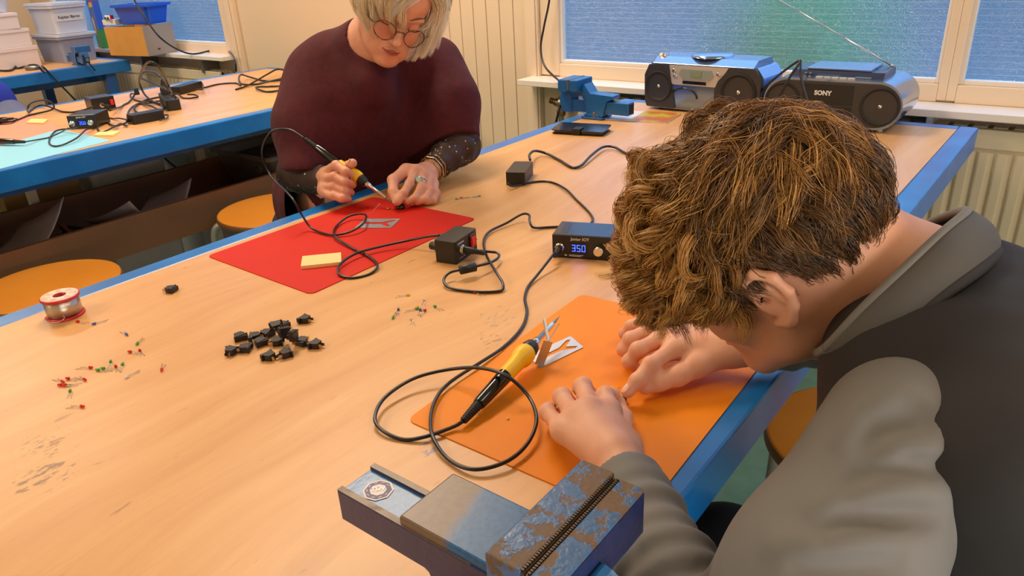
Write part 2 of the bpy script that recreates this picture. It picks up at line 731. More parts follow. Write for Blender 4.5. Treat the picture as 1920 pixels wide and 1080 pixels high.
def shrub(name, c, s, label):
    pts, fs = [], []
    n1, n2 = 26, 40
    for i in range(n1 + 1):
        for j in range(n2):
            th, ph = PI * i / n1, 2 * PI * j / n2
            r = 1 + 0.10 * math.sin(7 * ph + 3 * th) + 0.08 * math.sin(11 * th + 5 * ph) + random.uniform(-0.05, 0.05)
            pts.append((s[0] * r * math.sin(th) * math.cos(ph), s[1] * r * math.sin(th) * math.sin(ph), s[2] * (1 + r * math.cos(th))))
    for i in range(n1):
        for j in range(n2):
            fs.append((i * n2 + j, (i + 1) * n2 + j, (i + 1) * n2 + (j + 1) % n2, i * n2 + (j + 1) % n2))
    t_ = thing(name, label, 'shrub', c)
    MB().add(pts, fs, smooth=True, M=Matrix.Translation((0, 0, 0.12))).build('foliage', M_LEAF, t_)
    MB().cyl((0, 0, 0.0), (0, 0, 0.5), 0.05, 0.03).build('stem', mat('bark', rgb(90, 70, 50), 0.9), t_)
    return t_


shrub('garden_shrub', (-1.35, 4.6, -0.5), (0.42, 0.45, 0.80), 'green shrub dimly seen through the middle pebbled window')

# ------------------------------------------------------------------ radiators
M_RAD = mat('cream_radiator_enamel', rgb(216, 200, 170), 0.38)


def radiator(name, x0, x1, z0, z1, y0, label):
    t_ = thing(name, label, 'radiator', ((x0 + x1) / 2, y0, z0))
    w = x1 - x0
    h = z1 - z0
    b_ = MB()
    b_.bb(-w / 2, w / 2, 0.012, 0.03, 0, h)
    b_.bb(-w / 2, w / 2, 0.004, 0.03, h - 0.055, h)
    b_.bb(-w / 2, w / 2, 0.004, 0.03, 0, 0.05)
    n = int(w / 0.045)
    p = w / n
    for i_ in range(n):
        xx = -w / 2 + (i_ + 0.5) * p
        b_.prism([(-p * 0.5, 0.014), (-p * 0.27, 0.0), (p * 0.27, 0.0), (p * 0.5, 0.014)], 0.06, h - 0.065, Matrix.Translation((xx, 0, 0)))
    b_.build('front_panel', M_RAD, t_, bevel=0.003)
    b_ = MB()
    n2 = int(w / 0.05)
    for i_ in range(n2):
        xx = -w / 2 + 0.02 + (i_ + 0.5) * (w - 0.04) / n2
        b_.bb(xx - 0.018, xx + 0.018, 0.034, 0.075, 0.03, h + 0.002)
    b_.build('grille', M_RAD, t_, bevel=0.002)
    b_ = MB()
    b_.bb(-w / 2, w / 2, 0.078, 0.092, 0, h)
    b_.build('back_panel', M_RAD, t_)
    for sx in (-w * 0.3, w * 0.3):
        b_ = MB()
        b_.bb(sx - 0.012, sx + 0.012, 0.092, WY - y0 - 0.0005, h * 0.2, h * 0.8)
        b_.build('wall_bracket', M_RAD, t_)
    return t_


radiator('radiator', -1.60, 1.2, 0.12, 0.735, 2.445, 'cream panel radiator under the window beyond the boomboxes')
radiator('radiator', -6.2, -4.04, 0.12, 0.70, 2.445, 'cream radiator under the far left window behind the back bench')

# brass valve and pipe
t = thing('radiator_pipe', 'brass valve on a grey pipe left of the blue vise under the sill', 'pipe', (-1.70, 2.49, 0.0))
MB().cyl((0, 0, 0), (0, 0, 0.66), 0.011).build('pipe', M_DULL, t)
M_BRASS = mat('aged_brass', rgb(150, 120, 85), 0.35, 1.0)
b = MB()
b.lathe([(0.013, 0.64), (0.018, 0.645), (0.018, 0.665), (0.013, 0.67), (0.015, 0.70), (0.012, 0.715)], 20)
b.lathe_ab((0, 0, 0.69), (-0.055, 0, 0.70), [(0.010, 0), (0.016, 0.01), (0.016, 0.026), (0.011, 0.03), (0.013, 0.05), (0.006, 0.055)])
b.cyl((0, 0, 0.69), (0.10, 0, 0.69), 0.009)
b.build('valve', M_BRASS, t)

# ------------------------------------------------------------------ benches
M_APRON = paint_blue('blue_bench_edge', rgb(14, 84, 156), rgb(18, 96, 172))
M_BROWN = mat('brown_shelf_board', rgb(122, 80, 48), 0.55, noise=(6, rgb(134, 90, 56), 0.3, 0.8))


def bench(label, x0, x1, y0, y1, wood, strip_in=0.045, leg_in=0.08, apron=0.065):
    t_ = thing('workbench', label, 'workbench', ((x0 + x1) / 2, (y0 + y1) / 2, 0))
    w, l = (x1 - x0) / 2, (y1 - y0) / 2
    s = strip_in
    cy = (y0 + y1) / 2
    cx = (x0 + x1) / 2
    b_ = MB()
    b_.bb(-w + s, w - s, -l + s, l - s, T - 0.03, T)
    o_ = b_.build('tabletop', wood, t_, bevel=0.001)
    # put texture space in world units
    b_ = MB()
    b_.bb(-w, -w + s, -l, l, T - apron, T)
    b_.bb(w - s, w, -l, l, T - apron, T)
    b_.bb(-w + s, w - s, -l, -l + s, T - apron, T)
    b_.bb(-w + s, w - s, l - s, l, T - apron, T)
    b_.build('edge_frame', M_BLUE, t_, bevel=0.004)
    b_ = MB()
    for sx in (-1, 1):
        xx = sx * (w - max(leg_in, 0.2))
        b_.bb(xx - 0.015, xx + 0.015, -l + 0.1, l - 0.1, T - 0.12, T - 0.03)
    b_.build('rail', M_APRON, t_)
    for sx in (-1, 1):
        for sy in (-1, 1):
            xx, yy = sx * (w - leg_in), sy * (l - 0.12)
            b2 = MB()
            b2.bb(xx - 0.03, xx + 0.03, yy - 0.03, yy + 0.03, 0, T - 0.031)
            b2.build('leg', M_APRON, t_, bevel=0.003)
    return t_


bench('near birch workbench with blue edge where the two people solder', -1.335, -0.24, -0.12, 2.354, M_WOOD, leg_in=0.12)
t = bench('back birch workbench behind the woman with blue edge and brown trough shelf', -3.50, -2.43, -0.1, 2.41, M_WOOD2, leg_in=0.03 + 0.02)
b = MB()
ox, oy = -2.965, 1.155
b.bb(-2.52 - ox, -2.50 - ox, -0.05 - oy, 2.36 - oy, 0.375, 0.505)
b.bb(-2.98 - ox, -2.96 - ox, -0.05 - oy, 2.36 - oy, 0.375, 0.505)
b.bb(-2.96 - ox, -2.52 - ox, -0.05 - oy, 2.36 - oy, 0.375, 0.38)
b.build('trough_shelf', M_BROWN, t, bevel=0.001)
bench('far left birch workbench with white boxes and a blue vise on it', -5.85, -4.765, 0.2, 2.302, M_WOOD2, leg_in=0.06)

# ------------------------------------------------------------------ organic shapes: distance fields meshed by surface nets
class SDF:
    def __init__(self, k=0.01):
        self.ops = []
        self.k = k
        self.post = None

    def cone(self, a, b, r1, r2=None, k=None, cut=False):
        a, b = np.array(a, float), np.array(b, float)
        r2 = r1 if r2 is None else r2
        self.ops.append(('c', a, b, r1, r2, self.k if k is None else k, cut, (a + b) / 2, np.linalg.norm(b - a) / 2 + max(r1, r2)))
        return self

    def chain(self, pts, rs, k=None, cut=False):
        for i in range(len(pts) - 1):
            self.cone(pts[i], pts[i + 1], rs[i], rs[i + 1], k, cut)
        return self

    def ell(self, c, r, R=None, k=None, cut=False):
        c = np.array(c, float)
        r = np.array(r, float)
        R = np.eye(3) if R is None else np.array(R, float)      # rows: local axes
        self.ops.append(('e', c, r, R, None, self.k if k is None else k, cut, c, max(r)))
        return self

    @staticmethod
    def dist(op, P):
        if op[0] == 'c':
            _, a, b, r1, r2 = op[:5]
            ba = b - a
            l2 = ba @ ba + 1e-12
            pa = P - a
            h = np.clip(pa @ ba / l2, 0, 1)
            return np.sqrt(((pa - h[:, None] * ba) ** 2).sum(1)) - (r1 + (r2 - r1) * h)
        _, c, r, R = op[:4]
        q = (P - c) @ R.T
        k0 = np.sqrt(((q / r) ** 2).sum(1))
        k1 = np.sqrt(((q / (r * r)) ** 2).sum(1)) + 1e-9
        return np.where(k0 < 1e-6, -min(r), k0 * (k0 - 1.0) / k1)

    def eval(self, P, ops=None, post=True):
        d = np.full(len(P), 1e3)
        for op in (self.ops if ops is None else ops):
            di = self.dist(op, P)
            k = op[5]
            if op[6]:
                h = np.maximum(k - np.abs(-d - di), 0) / k
                d = np.maximum(d, -di) + h * h * k * 0.25
            else:
                h = np.maximum(k - np.abs(d - di), 0) / k
                d = np.minimum(d, di) - h * h * k * 0.25
        if post and self.post is not None:
            d = self.post(P, d)
        return d

    def hit(self, px, py, d0=0.2, d1=3.0):
        """surface point on a pixel's sight line"""
        r = ray(px, py)
        L = np.linalg.norm(r)
        t = d0
        for _ in range(140):
            p = CAM + r * t
            d = float(self.eval(p[None, :])[0])
            if d < 0.0004:
                return Vector(p)
            t += d * 0.8 / L
            if t > d1:
                break
        return Vector(CAM + r * t)

    def bounds(self):
        lo, hi = np.full(3, 1e9), np.full(3, -1e9)
        for op in self.ops:
            if op[6]:
                continue
            lo = np.minimum(lo, op[7] - op[8])
            hi = np.maximum(hi, op[7] + op[8])
        return lo - 0.012, hi + 0.012

    def mesh(self, h=0.004, nb=12, keep=None):
        lo, hi = self.bounds()
        B = nb * h
        n = np.ceil((hi - lo) / B).astype(int)
        half = B * math.sqrt(3) / 2
        off = np.arange(nb + 1)
        gx, gy, gz = np.meshgrid(off, off, off, indexing='ij')
        G = np.stack([gx, gy, gz], -1).reshape(-1, 3)
        S1 = nb + 1
        verts, keys, quads = [], [], []
        BIG = 1 << 20
        cen = np.array([[i, j, k_] for i in range(n[0]) for j in range(n[1]) for k_ in range(n[2])])
        CP = lo + (cen + 0.5) * B
        dall = np.stack([self.dist(op, CP) for op in self.ops], 0)
        dmin = np.where(np.array([op[6] for op in self.ops])[:, None], 1e3, dall).min(0)
        act = np.where(dmin < half * 1.35 + 0.012)[0]
        for bi in act:
            ops = [op for q, op in enumerate(self.ops) if dall[q, bi] < max(dmin[bi], 0) + 2.2 * half + op[5]]
            if not ops:
                continue
            c0 = cen[bi] * nb
            dc = self.eval(CP[bi][None, :], ops)[0]
            if abs(dc) > half * 1.6 + 0.012:
                continue
            P = lo + (G + c0) * h
            D = self.eval(P, ops).reshape(S1, S1, S1)
            ins = D < 0
            if ins.all() or not ins.any():
                continue
            acc = np.zeros((nb, nb, nb, 3))
            cnt = np.zeros((nb, nb, nb))
            base = np.stack(np.meshgrid(np.arange(S1), np.arange(S1), np.arange(S1), indexing='ij'), -1).astype(float)
            for ax in range(3):
                sl0 = [slice(None)] * 3
                sl1 = [slice(None)] * 3
                sl0[ax] = slice(0, nb)
                sl1[ax] = slice(1, S1)
                a, b_ = D[tuple(sl0)], D[tuple(sl1)]
                cr_ = (a < 0) != (b_ < 0)
                t_ = np.where(cr_, a / np.where(cr_, a - b_, 1), 0)
                pos = base[tuple(sl0)].copy()
                pos[..., ax] += t_
                o1, o2 = [q for q in range(3) if q != ax]
                for s1 in (0, 1):
                    for s2 in (0, 1):
                        sl = [slice(None)] * 3
                        sl[ax] = slice(0, nb)
                        sl[o1] = slice(s1, s1 + nb)
                        sl[o2] = slice(s2, s2 + nb)
                        m_ = cr_[tuple(sl)]
                        acc += pos[tuple(sl)] * m_[..., None]
                        cnt += m_
                # quads for edges owned by this block
                sl = [slice(0, nb)] * 3
                cc = cr_[tuple(sl)]
                idx = np.argwhere(cc)
                if len(idx):
                    flip = D[tuple(sl)][cc] < 0
                    g = idx + c0
                    u = np.zeros(3, int)
                    u[o1] = 1
                    v_ = np.zeros(3, int)
                    v_[o2] = 1
                    q4 = np.stack([g - u - v_, g - v_, g, g - u], 1)
                    if ax == 1:
                        flip = ~flip
                    q4[~flip] = q4[~flip][:, ::-1]
                    quads.append((q4[..., 0] * BIG + q4[..., 1]) * BIG + q4[..., 2])
            m_ = cnt > 0
            idx = np.argwhere(m_)
            g = idx + c0
            verts.append(lo + (acc[m_] / cnt[m_][:, None] + c0) * h)
            keys.append((g[:, 0] * BIG + g[:, 1]) * BIG + g[:, 2])
        if not verts:
            return np.zeros((0, 3)), np.zeros((0, 4), int)
        Vv = np.concatenate(verts)
        K = np.concatenate(keys)
        Q = np.concatenate(quads)
        order = np.argsort(K)
        Ks = K[order]
        Vs = Vv[order]
        pos = np.searchsorted(Ks, Q.ravel())
        pos = np.clip(pos, 0, len(Ks) - 1)
        ok = (Ks[pos] == Q.ravel()).reshape(Q.shape).all(1)
        F = pos.reshape(Q.shape)[ok]
        if keep is not None:
            c_ = Vs[F].mean(1)
            F = F[keep(c_)]
            used = np.unique(F)
            mp = np.full(len(Vs), -1)
            mp[used] = np.arange(len(used))
            Vs = Vs[used]
            F = mp[F]
        return Vs, F


def np_mesh(name, Vs, F, mats, parent=None, mi=None, smooth=True, col=None, M=None):
    me = bpy.data.meshes.new(name)
    nf, w = F.shape
    me.vertices.add(len(Vs))
    me.vertices.foreach_set('co', np.asarray(Vs, np.float32).ravel())
    me.loops.add(nf * w)
    me.polygons.add(nf)
    me.loops.foreach_set('vertex_index', F.astype(np.int32).ravel())
    me.polygons.foreach_set('loop_start', np.arange(0, nf * w, w, dtype=np.int32))
    try:
        me.polygons.foreach_set('loop_total', np.full(nf, w, dtype=np.int32))
    except Exception:
        pass
    if not isinstance(mats, (list, tuple)):
        mats = [mats]
    for m in mats:
        me.materials.append(m)
    if mi is not None:
        me.polygons.foreach_set('material_index', np.asarray(mi, np.int32))
    me.polygons.foreach_set('use_smooth', np.full(nf, smooth))
    if col is not None:
        at = me.attributes.new('tint', 'FLOAT', 'POINT')
        at.data.foreach_set('value', np.asarray(col, np.float32))
    me.update(calc_edges=True)
    o = bpy.data.objects.new(name, me)
    COL.objects.link(o)
    if parent is not None:
        o.parent = parent
        # geometry is given in world space
        inv = Matrix.Translation(parent_world(parent)).inverted()
        me.transform(inv)
    return o


def parent_world(o):
    v = Vector((0, 0, 0))
    while o is not None:
        v = v + o.location
        o = o.parent
    return v


def noise3(P, s, seed=0):
    """cheap smooth pseudo noise in [-1,1] from summed sines"""
    r = np.random.default_rng(seed)
    out = np.zeros(len(P))
    for _ in range(5):
        w = r.normal(size=3)
        w = w / np.linalg.norm(w) * s * r.uniform(0.6, 1.6)
        out += np.sin(P @ w + r.uniform(0, 6.28))
    return out / 3.0


def skin_mat(name, base, red, sp_=40):
    m = mat(name, base, 0.5, sss=0.15, spec=0.4)
    q = NT(m)
    co = q.n('ShaderNodeTexCoord').outputs['Object']
    n1 = q.noise(co, sp_, 4)
    c = q.mix(q.ramp(n1, [(0.35, BW(0)), (0.75, BW(0.6))]), base, red)
    q.l(c, q.b.inputs['Base Color'])
    n2 = q.noise(co, 500, 2)
    q.bump(n2, 0.12, 0.0004)
    return m


M_SKIN_BOY = skin_mat('skin_boy', rgb(228, 172, 142), rgb(216, 148, 120))
M_SKIN_WOMAN = skin_mat('skin_woman', rgb(222, 162, 132), rgb(204, 128, 104))


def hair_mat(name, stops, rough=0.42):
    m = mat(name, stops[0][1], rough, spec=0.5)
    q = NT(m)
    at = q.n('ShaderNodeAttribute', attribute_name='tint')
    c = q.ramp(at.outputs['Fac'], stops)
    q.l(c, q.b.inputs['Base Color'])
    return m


def ribbons(S, width, tints):
    """S: (N, n, 3) hairs -> verts, faces, tint of three-sided tapered strands"""
    N, n, _ = S.shape
    tan = np.gradient(S, axis=1)
    tan /= np.linalg.norm(tan, axis=2)[..., None] + 1e-9
    a = np.cross(tan, np.array([0.3, 0.5, 0.81]))
    a /= np.linalg.norm(a, axis=2)[..., None] + 1e-9
    b_ = np.cross(tan, a)
    s = np.linspace(0, 1, n)
    ww = (np.asarray(width)[:, None] * np.clip(1.1 - s ** 4, 0.15, 1)[None, :])[..., None]
    R = np.stack([S + a * ww, S + (-0.5 * a + 0.87 * b_) * ww, S + (-0.5 * a - 0.87 * b_) * ww], 2)
    VV = R.reshape(-1, 3)
    i = (np.arange(N)[:, None] * n + np.arange(n - 1)[None, :]).reshape(-1, 1) * 3
    q = [np.concatenate([i + k_, i + (k_ + 1) % 3, i + 3 + (k_ + 1) % 3, i + 3 + k_], 1) for k_ in range(3)]
    t = tints if np.ndim(tints) == 2 else np.repeat(np.asarray(tints)[:, None], n, 1)
    return VV, np.concatenate(q), np.repeat(t.reshape(-1), 3)


class Hair:
    """locks combed over an ellipsoidal skull"""

    def __init__(self, H, F, L, U, s, c0=(-0.008, 0, 0.050), rad=(0.093, 0.075, 0.080)):
        self.H, self.R, self.s = H, np.array([F, L, U]), s
        self.c0, self.rad = np.array(c0), np.array(rad)
        self.g = self.R @ np.array([0, 0, -1.0])      # gravity in head axes
        self.S, self.W, self.T = [], [], []

    def surf(self, d, off=0.0):
        d = d / np.linalg.norm(d)
        return self.c0 + d * self.rad * (1 + off / 0.083)

    def world(self, p):
        return self.H + self.s * (p @ self.R)

    def path(self, d, flow, length, lift, grav, n=16, drop=0.0, head_off=0.006, curl=0.0, pitch=0.04, phase=0.0, swirl=0.0):
        p = self.surf(d, 0.001)
        st = length / (n - 1)
        out = [p]
        nrm0 = (p - self.c0) / self.rad ** 2
        nrm0 /= np.linalg.norm(nrm0)
        v = flow - nrm0 * (flow @ nrm0)
        v /= np.linalg.norm(v) + 1e-9
        v = v + nrm0 * 0.55
        for i in range(1, n):
            t = i / (n - 1)
            q = (p - self.c0) / self.rad
            rr = np.linalg.norm(q)
            nrm = (p - self.c0) / self.rad ** 2
            nrm /= np.linalg.norm(nrm)
            hgt = (rr - 1) * 0.083
            tgt = lift * min(1, t * 3.5)
            tang = v - nrm * (v @ nrm)
            tang /= np.linalg.norm(tang) + 1e-9
            if swirl:
                tang = tang + swirl * np.cross(nrm, tang) * st / 0.006
            corr = np.clip((tgt - hgt) / 0.006, -1.2, 1.2)
            free = np.clip((t - drop) * grav * 3, 0, 1) if t > drop else 0
            if hgt > tgt and free > 0:
                corr *= (1 - free)
            v2 = tang + nrm * corr * 0.6 + self.g * grav * (0.35 + 1.2 * t)
            v2 /= np.linalg.norm(v2)
            v = 0.55 * v / np.linalg.norm(v) + 0.45 * v2
            v /= np.linalg.norm(v)
            p = p + v * st
            q = (p - self.c0) / self.rad
            rr = np.linalg.norm(q)
            mn = 1 + head_off * 0.6 / 0.083
            if rr < mn:
                p = self.c0 + q / rr * mn * self.rad
            out.append(p)
        P = np.array(out)
        if curl:
            tan = np.gradient(P, axis=0)
            tan /= np.linalg.norm(tan, axis=1)[:, None]
            a = np.cross(tan, np.array([0.2, 0.9, 0.3]))
            a /= np.linalg.norm(a, axis=1)[:, None]
            b_ = np.cross(tan, a)
            s_ = np.linspace(0, 1, n)
            ph = s_ * length / pitch * 6.283 + phase
            am = curl * np.clip(s_ * 2.2, 0, 1)
            P = P + a * (am * np.cos(ph))[:, None] + b_ * (am * np.sin(ph))[:, None]
        return P

    def lock(self, P, n_h, spread, width, tint, dt=0.15, tip=0.35, wild=0.0015):
        n = len(P)
        s_ = np.linspace(0, 1, n)
        tan = np.gradient(P, axis=0)
        tan /= np.linalg.norm(tan, axis=1)[:, None] + 1e-9
        o = rng.normal(size=(n_h, 3)) * spread
        env = 1 - (1 - tip) * s_ ** 1.2
        O = o[:, None, :] * env[None, :, None]
        O = O - (O * tan[None]).sum(2)[..., None] * tan[None] * 0.8
        w = rng.normal(size=(n_h, 3, 2)) * wild
        O = O + np.sin(s_[None, :, None] * rng.uniform(4, 12, (n_h, 1, 1)) + rng.uniform(0, 6.28, (n_h, 1, 1))) * w[:, None, :, 0] * (0.3 + s_[None, :, None])
        S = P[None] + O
        # never inside the skull
        q = (S - self.c0) / self.rad
        rr = np.linalg.norm(q, axis=2)[..., None]
        S = np.where(rr < 1.01, self.c0 + q / rr * 1.012 * self.rad, S)
        self.S.append(self.world(S))
        self.W.append(np.full(n_h, width) * rng.uniform(0.7, 1.25, n_h))
        tt = tint + rng.normal(size=n_h) * dt
        self.T.append(tt[:, None] + 0.22 * s_[None, :] - 0.1)

    def cap(self, inside, off=0.004, n1=60, n2=100, tint=0.0):
        vs, fs = [], []
        D = []
        for i in range(n1 + 1):
            for j in range(n2):
                th, ph = PI * i / n1, 2 * PI * j / n2
                D.append((math.sin(th) * math.cos(ph), math.sin(th) * math.sin(ph), math.cos(th)))
        D = np.array(D)
        ok = np.array([inside(d) for d in D])
        P = self.world(self.c0 + D * self.rad * (1 + off / 0.083))
        for i in range(n1):
            for j in range(n2):
                q = (i * n2 + j, (i + 1) * n2 + j, (i + 1) * n2 + (j + 1) % n2, i * n2 + (j + 1) % n2)
                if all(ok[list(q)]):
                    fs.append(q)
        return P, np.array(fs), np.full(len(P), tint)

    def build(self, name, mat_, parent, capdata=None):
        VV, FF, TT, o_ = [], [], [], 0
        for n_pts in sorted({a.shape[1] for a in self.S}):
            ix = [i for i, a in enumerate(self.S) if a.shape[1] == n_pts]
            v1, f1, t1 = ribbons(np.concatenate([self.S[i] for i in ix]), np.concatenate([self.W[i] for i in ix]), np.concatenate([self.T[i] for i in ix]))
            VV.append(v1)
            FF.append(f1 + o_)
            TT.append(t1)
            o_ += len(v1)
        VV, FF, TT = np.concatenate(VV), np.concatenate(FF), np.concatenate(TT)
        if capdata:
            P, F2, T2 = capdata
            FF = np.concatenate([FF, F2 + len(VV)])
            VV = np.concatenate([VV, P])
            TT = np.concatenate([TT, T2])
        return np_mesh(name, VV, FF, mat_, parent, col=np.clip(TT, 0, 1))

# ------------------------------------------------------------------ boy leaning over the orange mat
def npv(v):
    return np.array(v, float)


def finger(S, pts, rs=(0.0092, 0.0086, 0.0078, 0.0070), k=0.004):
    S.chain([npv(p) for p in pts], rs[:len(pts)], k)
    # knuckle swellings
    for p, r in zip(pts[1:-1], rs[1:-1]):
        S.ell(npv(p), (r * 1.08,) * 3, None, k)


def build_head(S, Hc, F, L, U, s=1.0, child=True, kk=0.012):
    """head with features; Hc = point between the ears"""
    R = np.array([F, L, U])

    def W(f, l, u):
        return Hc + s * (f * F + l * L + u * U)

    def e(f, l, u, rf, rl, ru, k=kk, cut=False, RR=None):
        S.ell(W(f, l, u), (s * rf, s * rl, s * ru), R if RR is None else RR, k * s, cut)

    def c(p, q, r1, r2, k=kk, cut=False):
        S.cone(W(*p), W(*q), s * r1, s * r2, k * s, cut)
    e(-0.008, 0, 0.050, 0.093, 0.075, 0.080)                 # cranium
    e(0.022, 0, 0.045, 0.072, 0.066, 0.060, 0.02)            # forehead
    e(0.035, 0, -0.025, 0.052, 0.056, 0.075, 0.02)           # face mass
    for q in (-1, 1):
        c((0.004, q * 0.054, -0.028), (0.018, q * 0.046, -0.062), 0.018, 0.017, 0.02)    # ramus
        c((0.018, q * 0.046, -0.062), (0.070, q * 0.014, -0.094), 0.017, 0.016, 0.02)    # jaw body
        e(0.060, q * 0.036, -0.022, 0.024, 0.024, 0.026, 0.02)                            # cheek
        e(0.090, q * 0.031, 0.005, 0.014, 0.017, 0.012, 0.008, True)                      # eye socket
        e(0.0765, q * 0.031, 0.004, 0.0125, 0.0135, 0.0125, 0.003)                        # eyeball under lid
        c((0.087, q * 0.016, 0.021), (0.078, q * 0.046, 0.022), 0.006, 0.005, 0.010)      # brow
        c((0.0895, q * 0.020, -0.001), (0.083, q * 0.044, -0.001), 0.0022, 0.002, 0.003)     # lower lid edge
    e(0.079, 0, -0.093, 0.018, 0.020, 0.015, 0.015)          # chin
    e(0.076, 0, -0.060, 0.020, 0.028, 0.024, 0.015)          # muzzle
    c((0.088, 0, 0.012), (0.107, 0, -0.026), 0.0065, 0.0085, 0.010)                       # nose ridge
    e(0.108, 0, -0.030, 0.010, 0.0095, 0.008, 0.006)
    for q in (-1, 1):
        e(0.099, q * 0.0105, -0.033, 0.009, 0.0065, 0.006, 0.005)                          # alae
    e(0.096, 0, -0.0545, 0.006, 0.019, 0.0045, 0.003)        # upper lip
    e(0.0945, 0, -0.064, 0.006, 0.017, 0.0050, 0.003)        # lower lip
    c((0.1015, -0.020, -0.0590), (0.1015, 0.020, -0.0590), 0.0016, 0.0016, 0.002, True)   # mouth line
    for q in (-1, 1):                                        # ears
        ear = [(0.012, 0.073, 0.012), (0.006, 0.081, 0.028), (-0.008, 0.087, 0.034), (-0.021, 0.090, 0.026), (-0.024, 0.088, 0.008), (-0.017, 0.083, -0.010), (-0.005, 0.079, -0.024), (0.006, 0.075, -0.024)]
        pts = [W(a, q * l_, u_) for a, l_, u_ in ear]
        S.chain(pts, [s * x for x in (0.0035, 0.0040, 0.0045, 0.0048, 0.0046, 0.0042, 0.0062, 0.0045)], 0.003)
        e(-0.004, q * 0.078, 0.006, 0.017, 0.0045, 0.024, 0.005)
        c((0.003, q * 0.079, 0.003), (-0.002, q * 0.093, 0.002), 0.004, 0.0085, 0.003, True)
        c((-0.010, q * 0.083, 0.016), (-0.014, q * 0.083, 0.000), 0.003, 0.003, 0.004)
    return W


bF, bL, bU = npv((-0.769, -0.251, -0.587)), npv((0.372, -0.924, -0.092)), npv((-0.520, -0.289, 0.804))
_a = math.radians(-11)
bF, bL = bF * math.cos(_a) + np.cross(bU, bF) * math.sin(_a), bL * math.cos(_a) + np.cross(bU, bL) * math.sin(_a)
bE = npv(dep(1440, 572, 0.585))
bH = bE - 0.078 * bL
BOY_S = 0.935

S = SDF(0.012)
WB = build_head(S, bH, bF, bL, bU, BOY_S)
neckb = npv(dep(1735, 585, 0.635))
S.cone(WB(-0.035, 0, -0.01), neckb, 0.056, 0.060, 0.03)
S.cone(WB(0.0, 0, -0.05), neckb + npv((-0.03, 0, -0.02)), 0.040, 0.055, 0.03)
LSH, LEL, LWR = npv(dep(1698, 822, 0.515)), npv(dep(1372, 1365, 0.485)), npv((-0.290, 0.512, 0.804))
RSH, REL, RWR = npv((-0.03, 0.745, 0.935)), npv((-0.08, 0.96, 0.83)), npv((-0.288, 0.788, 0.800))
chest, belly, hips = npv((0.055, 0.60, 0.87)), npv((0.16, 0.60, 0.70)), npv((0.24, 0.60, 0.57))
S.cone(neckb, chest, 0.06, 0.10, 0.04)
S.chain([chest, belly, hips], [0.105, 0.105, 0.115], 0.03)
S.cone(LSH, RSH, 0.048, 0.048, 0.04)
S.chain([LSH, LEL, LWR], [0.044, 0.034, 0.024], 0.012)
S.chain([RSH, REL, RWR], [0.044, 0.034, 0.024], 0.012)
KL, KR = npv((-0.16, 0.50, 0.575)), npv((-0.23, 0.665, 0.575))
FL, FR = npv((-0.10, 0.46, 0.08)), npv((-0.10, 0.72, 0.08))
S.chain([hips + npv((0, -0.08, 0)), KL, FL], [0.078, 0.055, 0.035], 0.02)
S.chain([hips + npv((0, 0.08, 0)), KR, FR], [0.078, 0.055, 0.035], 0.02)
S.cone(FL + npv((0, 0, -0.03)), FL + npv((-0.14, 0, -0.045)), 0.036, 0.028)
S.cone(FR + npv((0, 0, -0.03)), FR + npv((-0.14, 0, -0.045)), 0.036, 0.028)


def Z(px, py, z):
    return npv(onz(px, py, z))


# left hand (near camera), fingers curled on to the mat
lh = dict(
    w=LWR,
    i=[Z(1142, 772, 0.808), Z(1136, 742, 0.806), Z(1146, 742, 0.786), Z(1157, 752, 0.776)],
    m=[Z(1110, 772, 0.812), Z(1092, 726, 0.806), Z(1094, 722, 0.786), Z(1106, 735, 0.774)],
    r=[Z(1080, 785, 0.808), Z(1054, 744, 0.802), Z(1056, 742, 0.784), Z(1070, 755, 0.773)],
    l=[Z(1056, 808, 0.802), Z(1026, 773, 0.796), Z(1028, 768, 0.782), Z(1040, 776, 0.773)])
for kf, rr_ in (('i', 1.0), ('m', 1.03), ('r', 1.0), ('l', 0.88)):
    p = lh[kf]
    finger(S, p, [x * rr_ for x in (0.0102, 0.0096, 0.0086, 0.0078)])
    S.cone(npv(LWR) + (p[0] - npv(LWR)) * 0.15, p[0], 0.017, 0.0118, 0.014)
S.cone(LWR, (lh['m'][0] + lh['r'][0]) / 2, 0.019, 0.015, 0.012)
S.ell((LWR + lh['m'][0]) / 2 + npv((0, 0, -0.004)), (0.040, 0.030, 0.015), None, 0.012)
th = [Z(1158, 860, 0.792), Z(1166, 815, 0.786), Z(1168, 784, 0.778), Z(1162, 762, 0.773)]
S.chain([LWR] + th, [0.018, 0.0145, 0.0118, 0.0100, 0.0082], 0.008)

# right hand pressing with the index finger
rh = dict(
    i=[Z(1266, 652, 0.806), Z(1220, 684, 0.800), Z(1195, 714, 0.789), Z(1177, 735, 0.778)],
    m=[Z(1246, 632, 0.808), Z(1196, 656, 0.803), Z(1180, 678, 0.787), Z(1192, 692, 0.774)],
    r=[Z(1232, 612, 0.806), Z(1182, 636, 0.798), Z(1170, 656, 0.784), Z(1182, 668, 0.773)],
    l=[Z(1222, 594, 0.802), Z(1184, 612, 0.792), Z(1172, 626, 0.780), Z(1182, 638, 0.772)])
for kf, rr_ in (('i', 1.0), ('m', 1.0), ('r', 0.96), ('l', 0.86)):
    p = rh[kf]
    finger(S, p, [x * rr_ for x in (0.0102, 0.0094, 0.0086, 0.0076)])
    S.cone(npv(RWR) + (p[0] - npv(RWR)) * 0.15, p[0], 0.017, 0.0118, 0.014)
S.ell((RWR + rh['m'][0]) / 2 + npv((0, 0, -0.004)), (0.040, 0.030, 0.015), None, 0.012)
S.chain([RWR, Z(1308, 684, 0.792), Z(1272, 704, 0.785), Z(1236, 716, 0.781), Z(1209, 727, 0.776)], [0.018, 0.0145, 0.0118, 0.0102, 0.0084], 0.008)

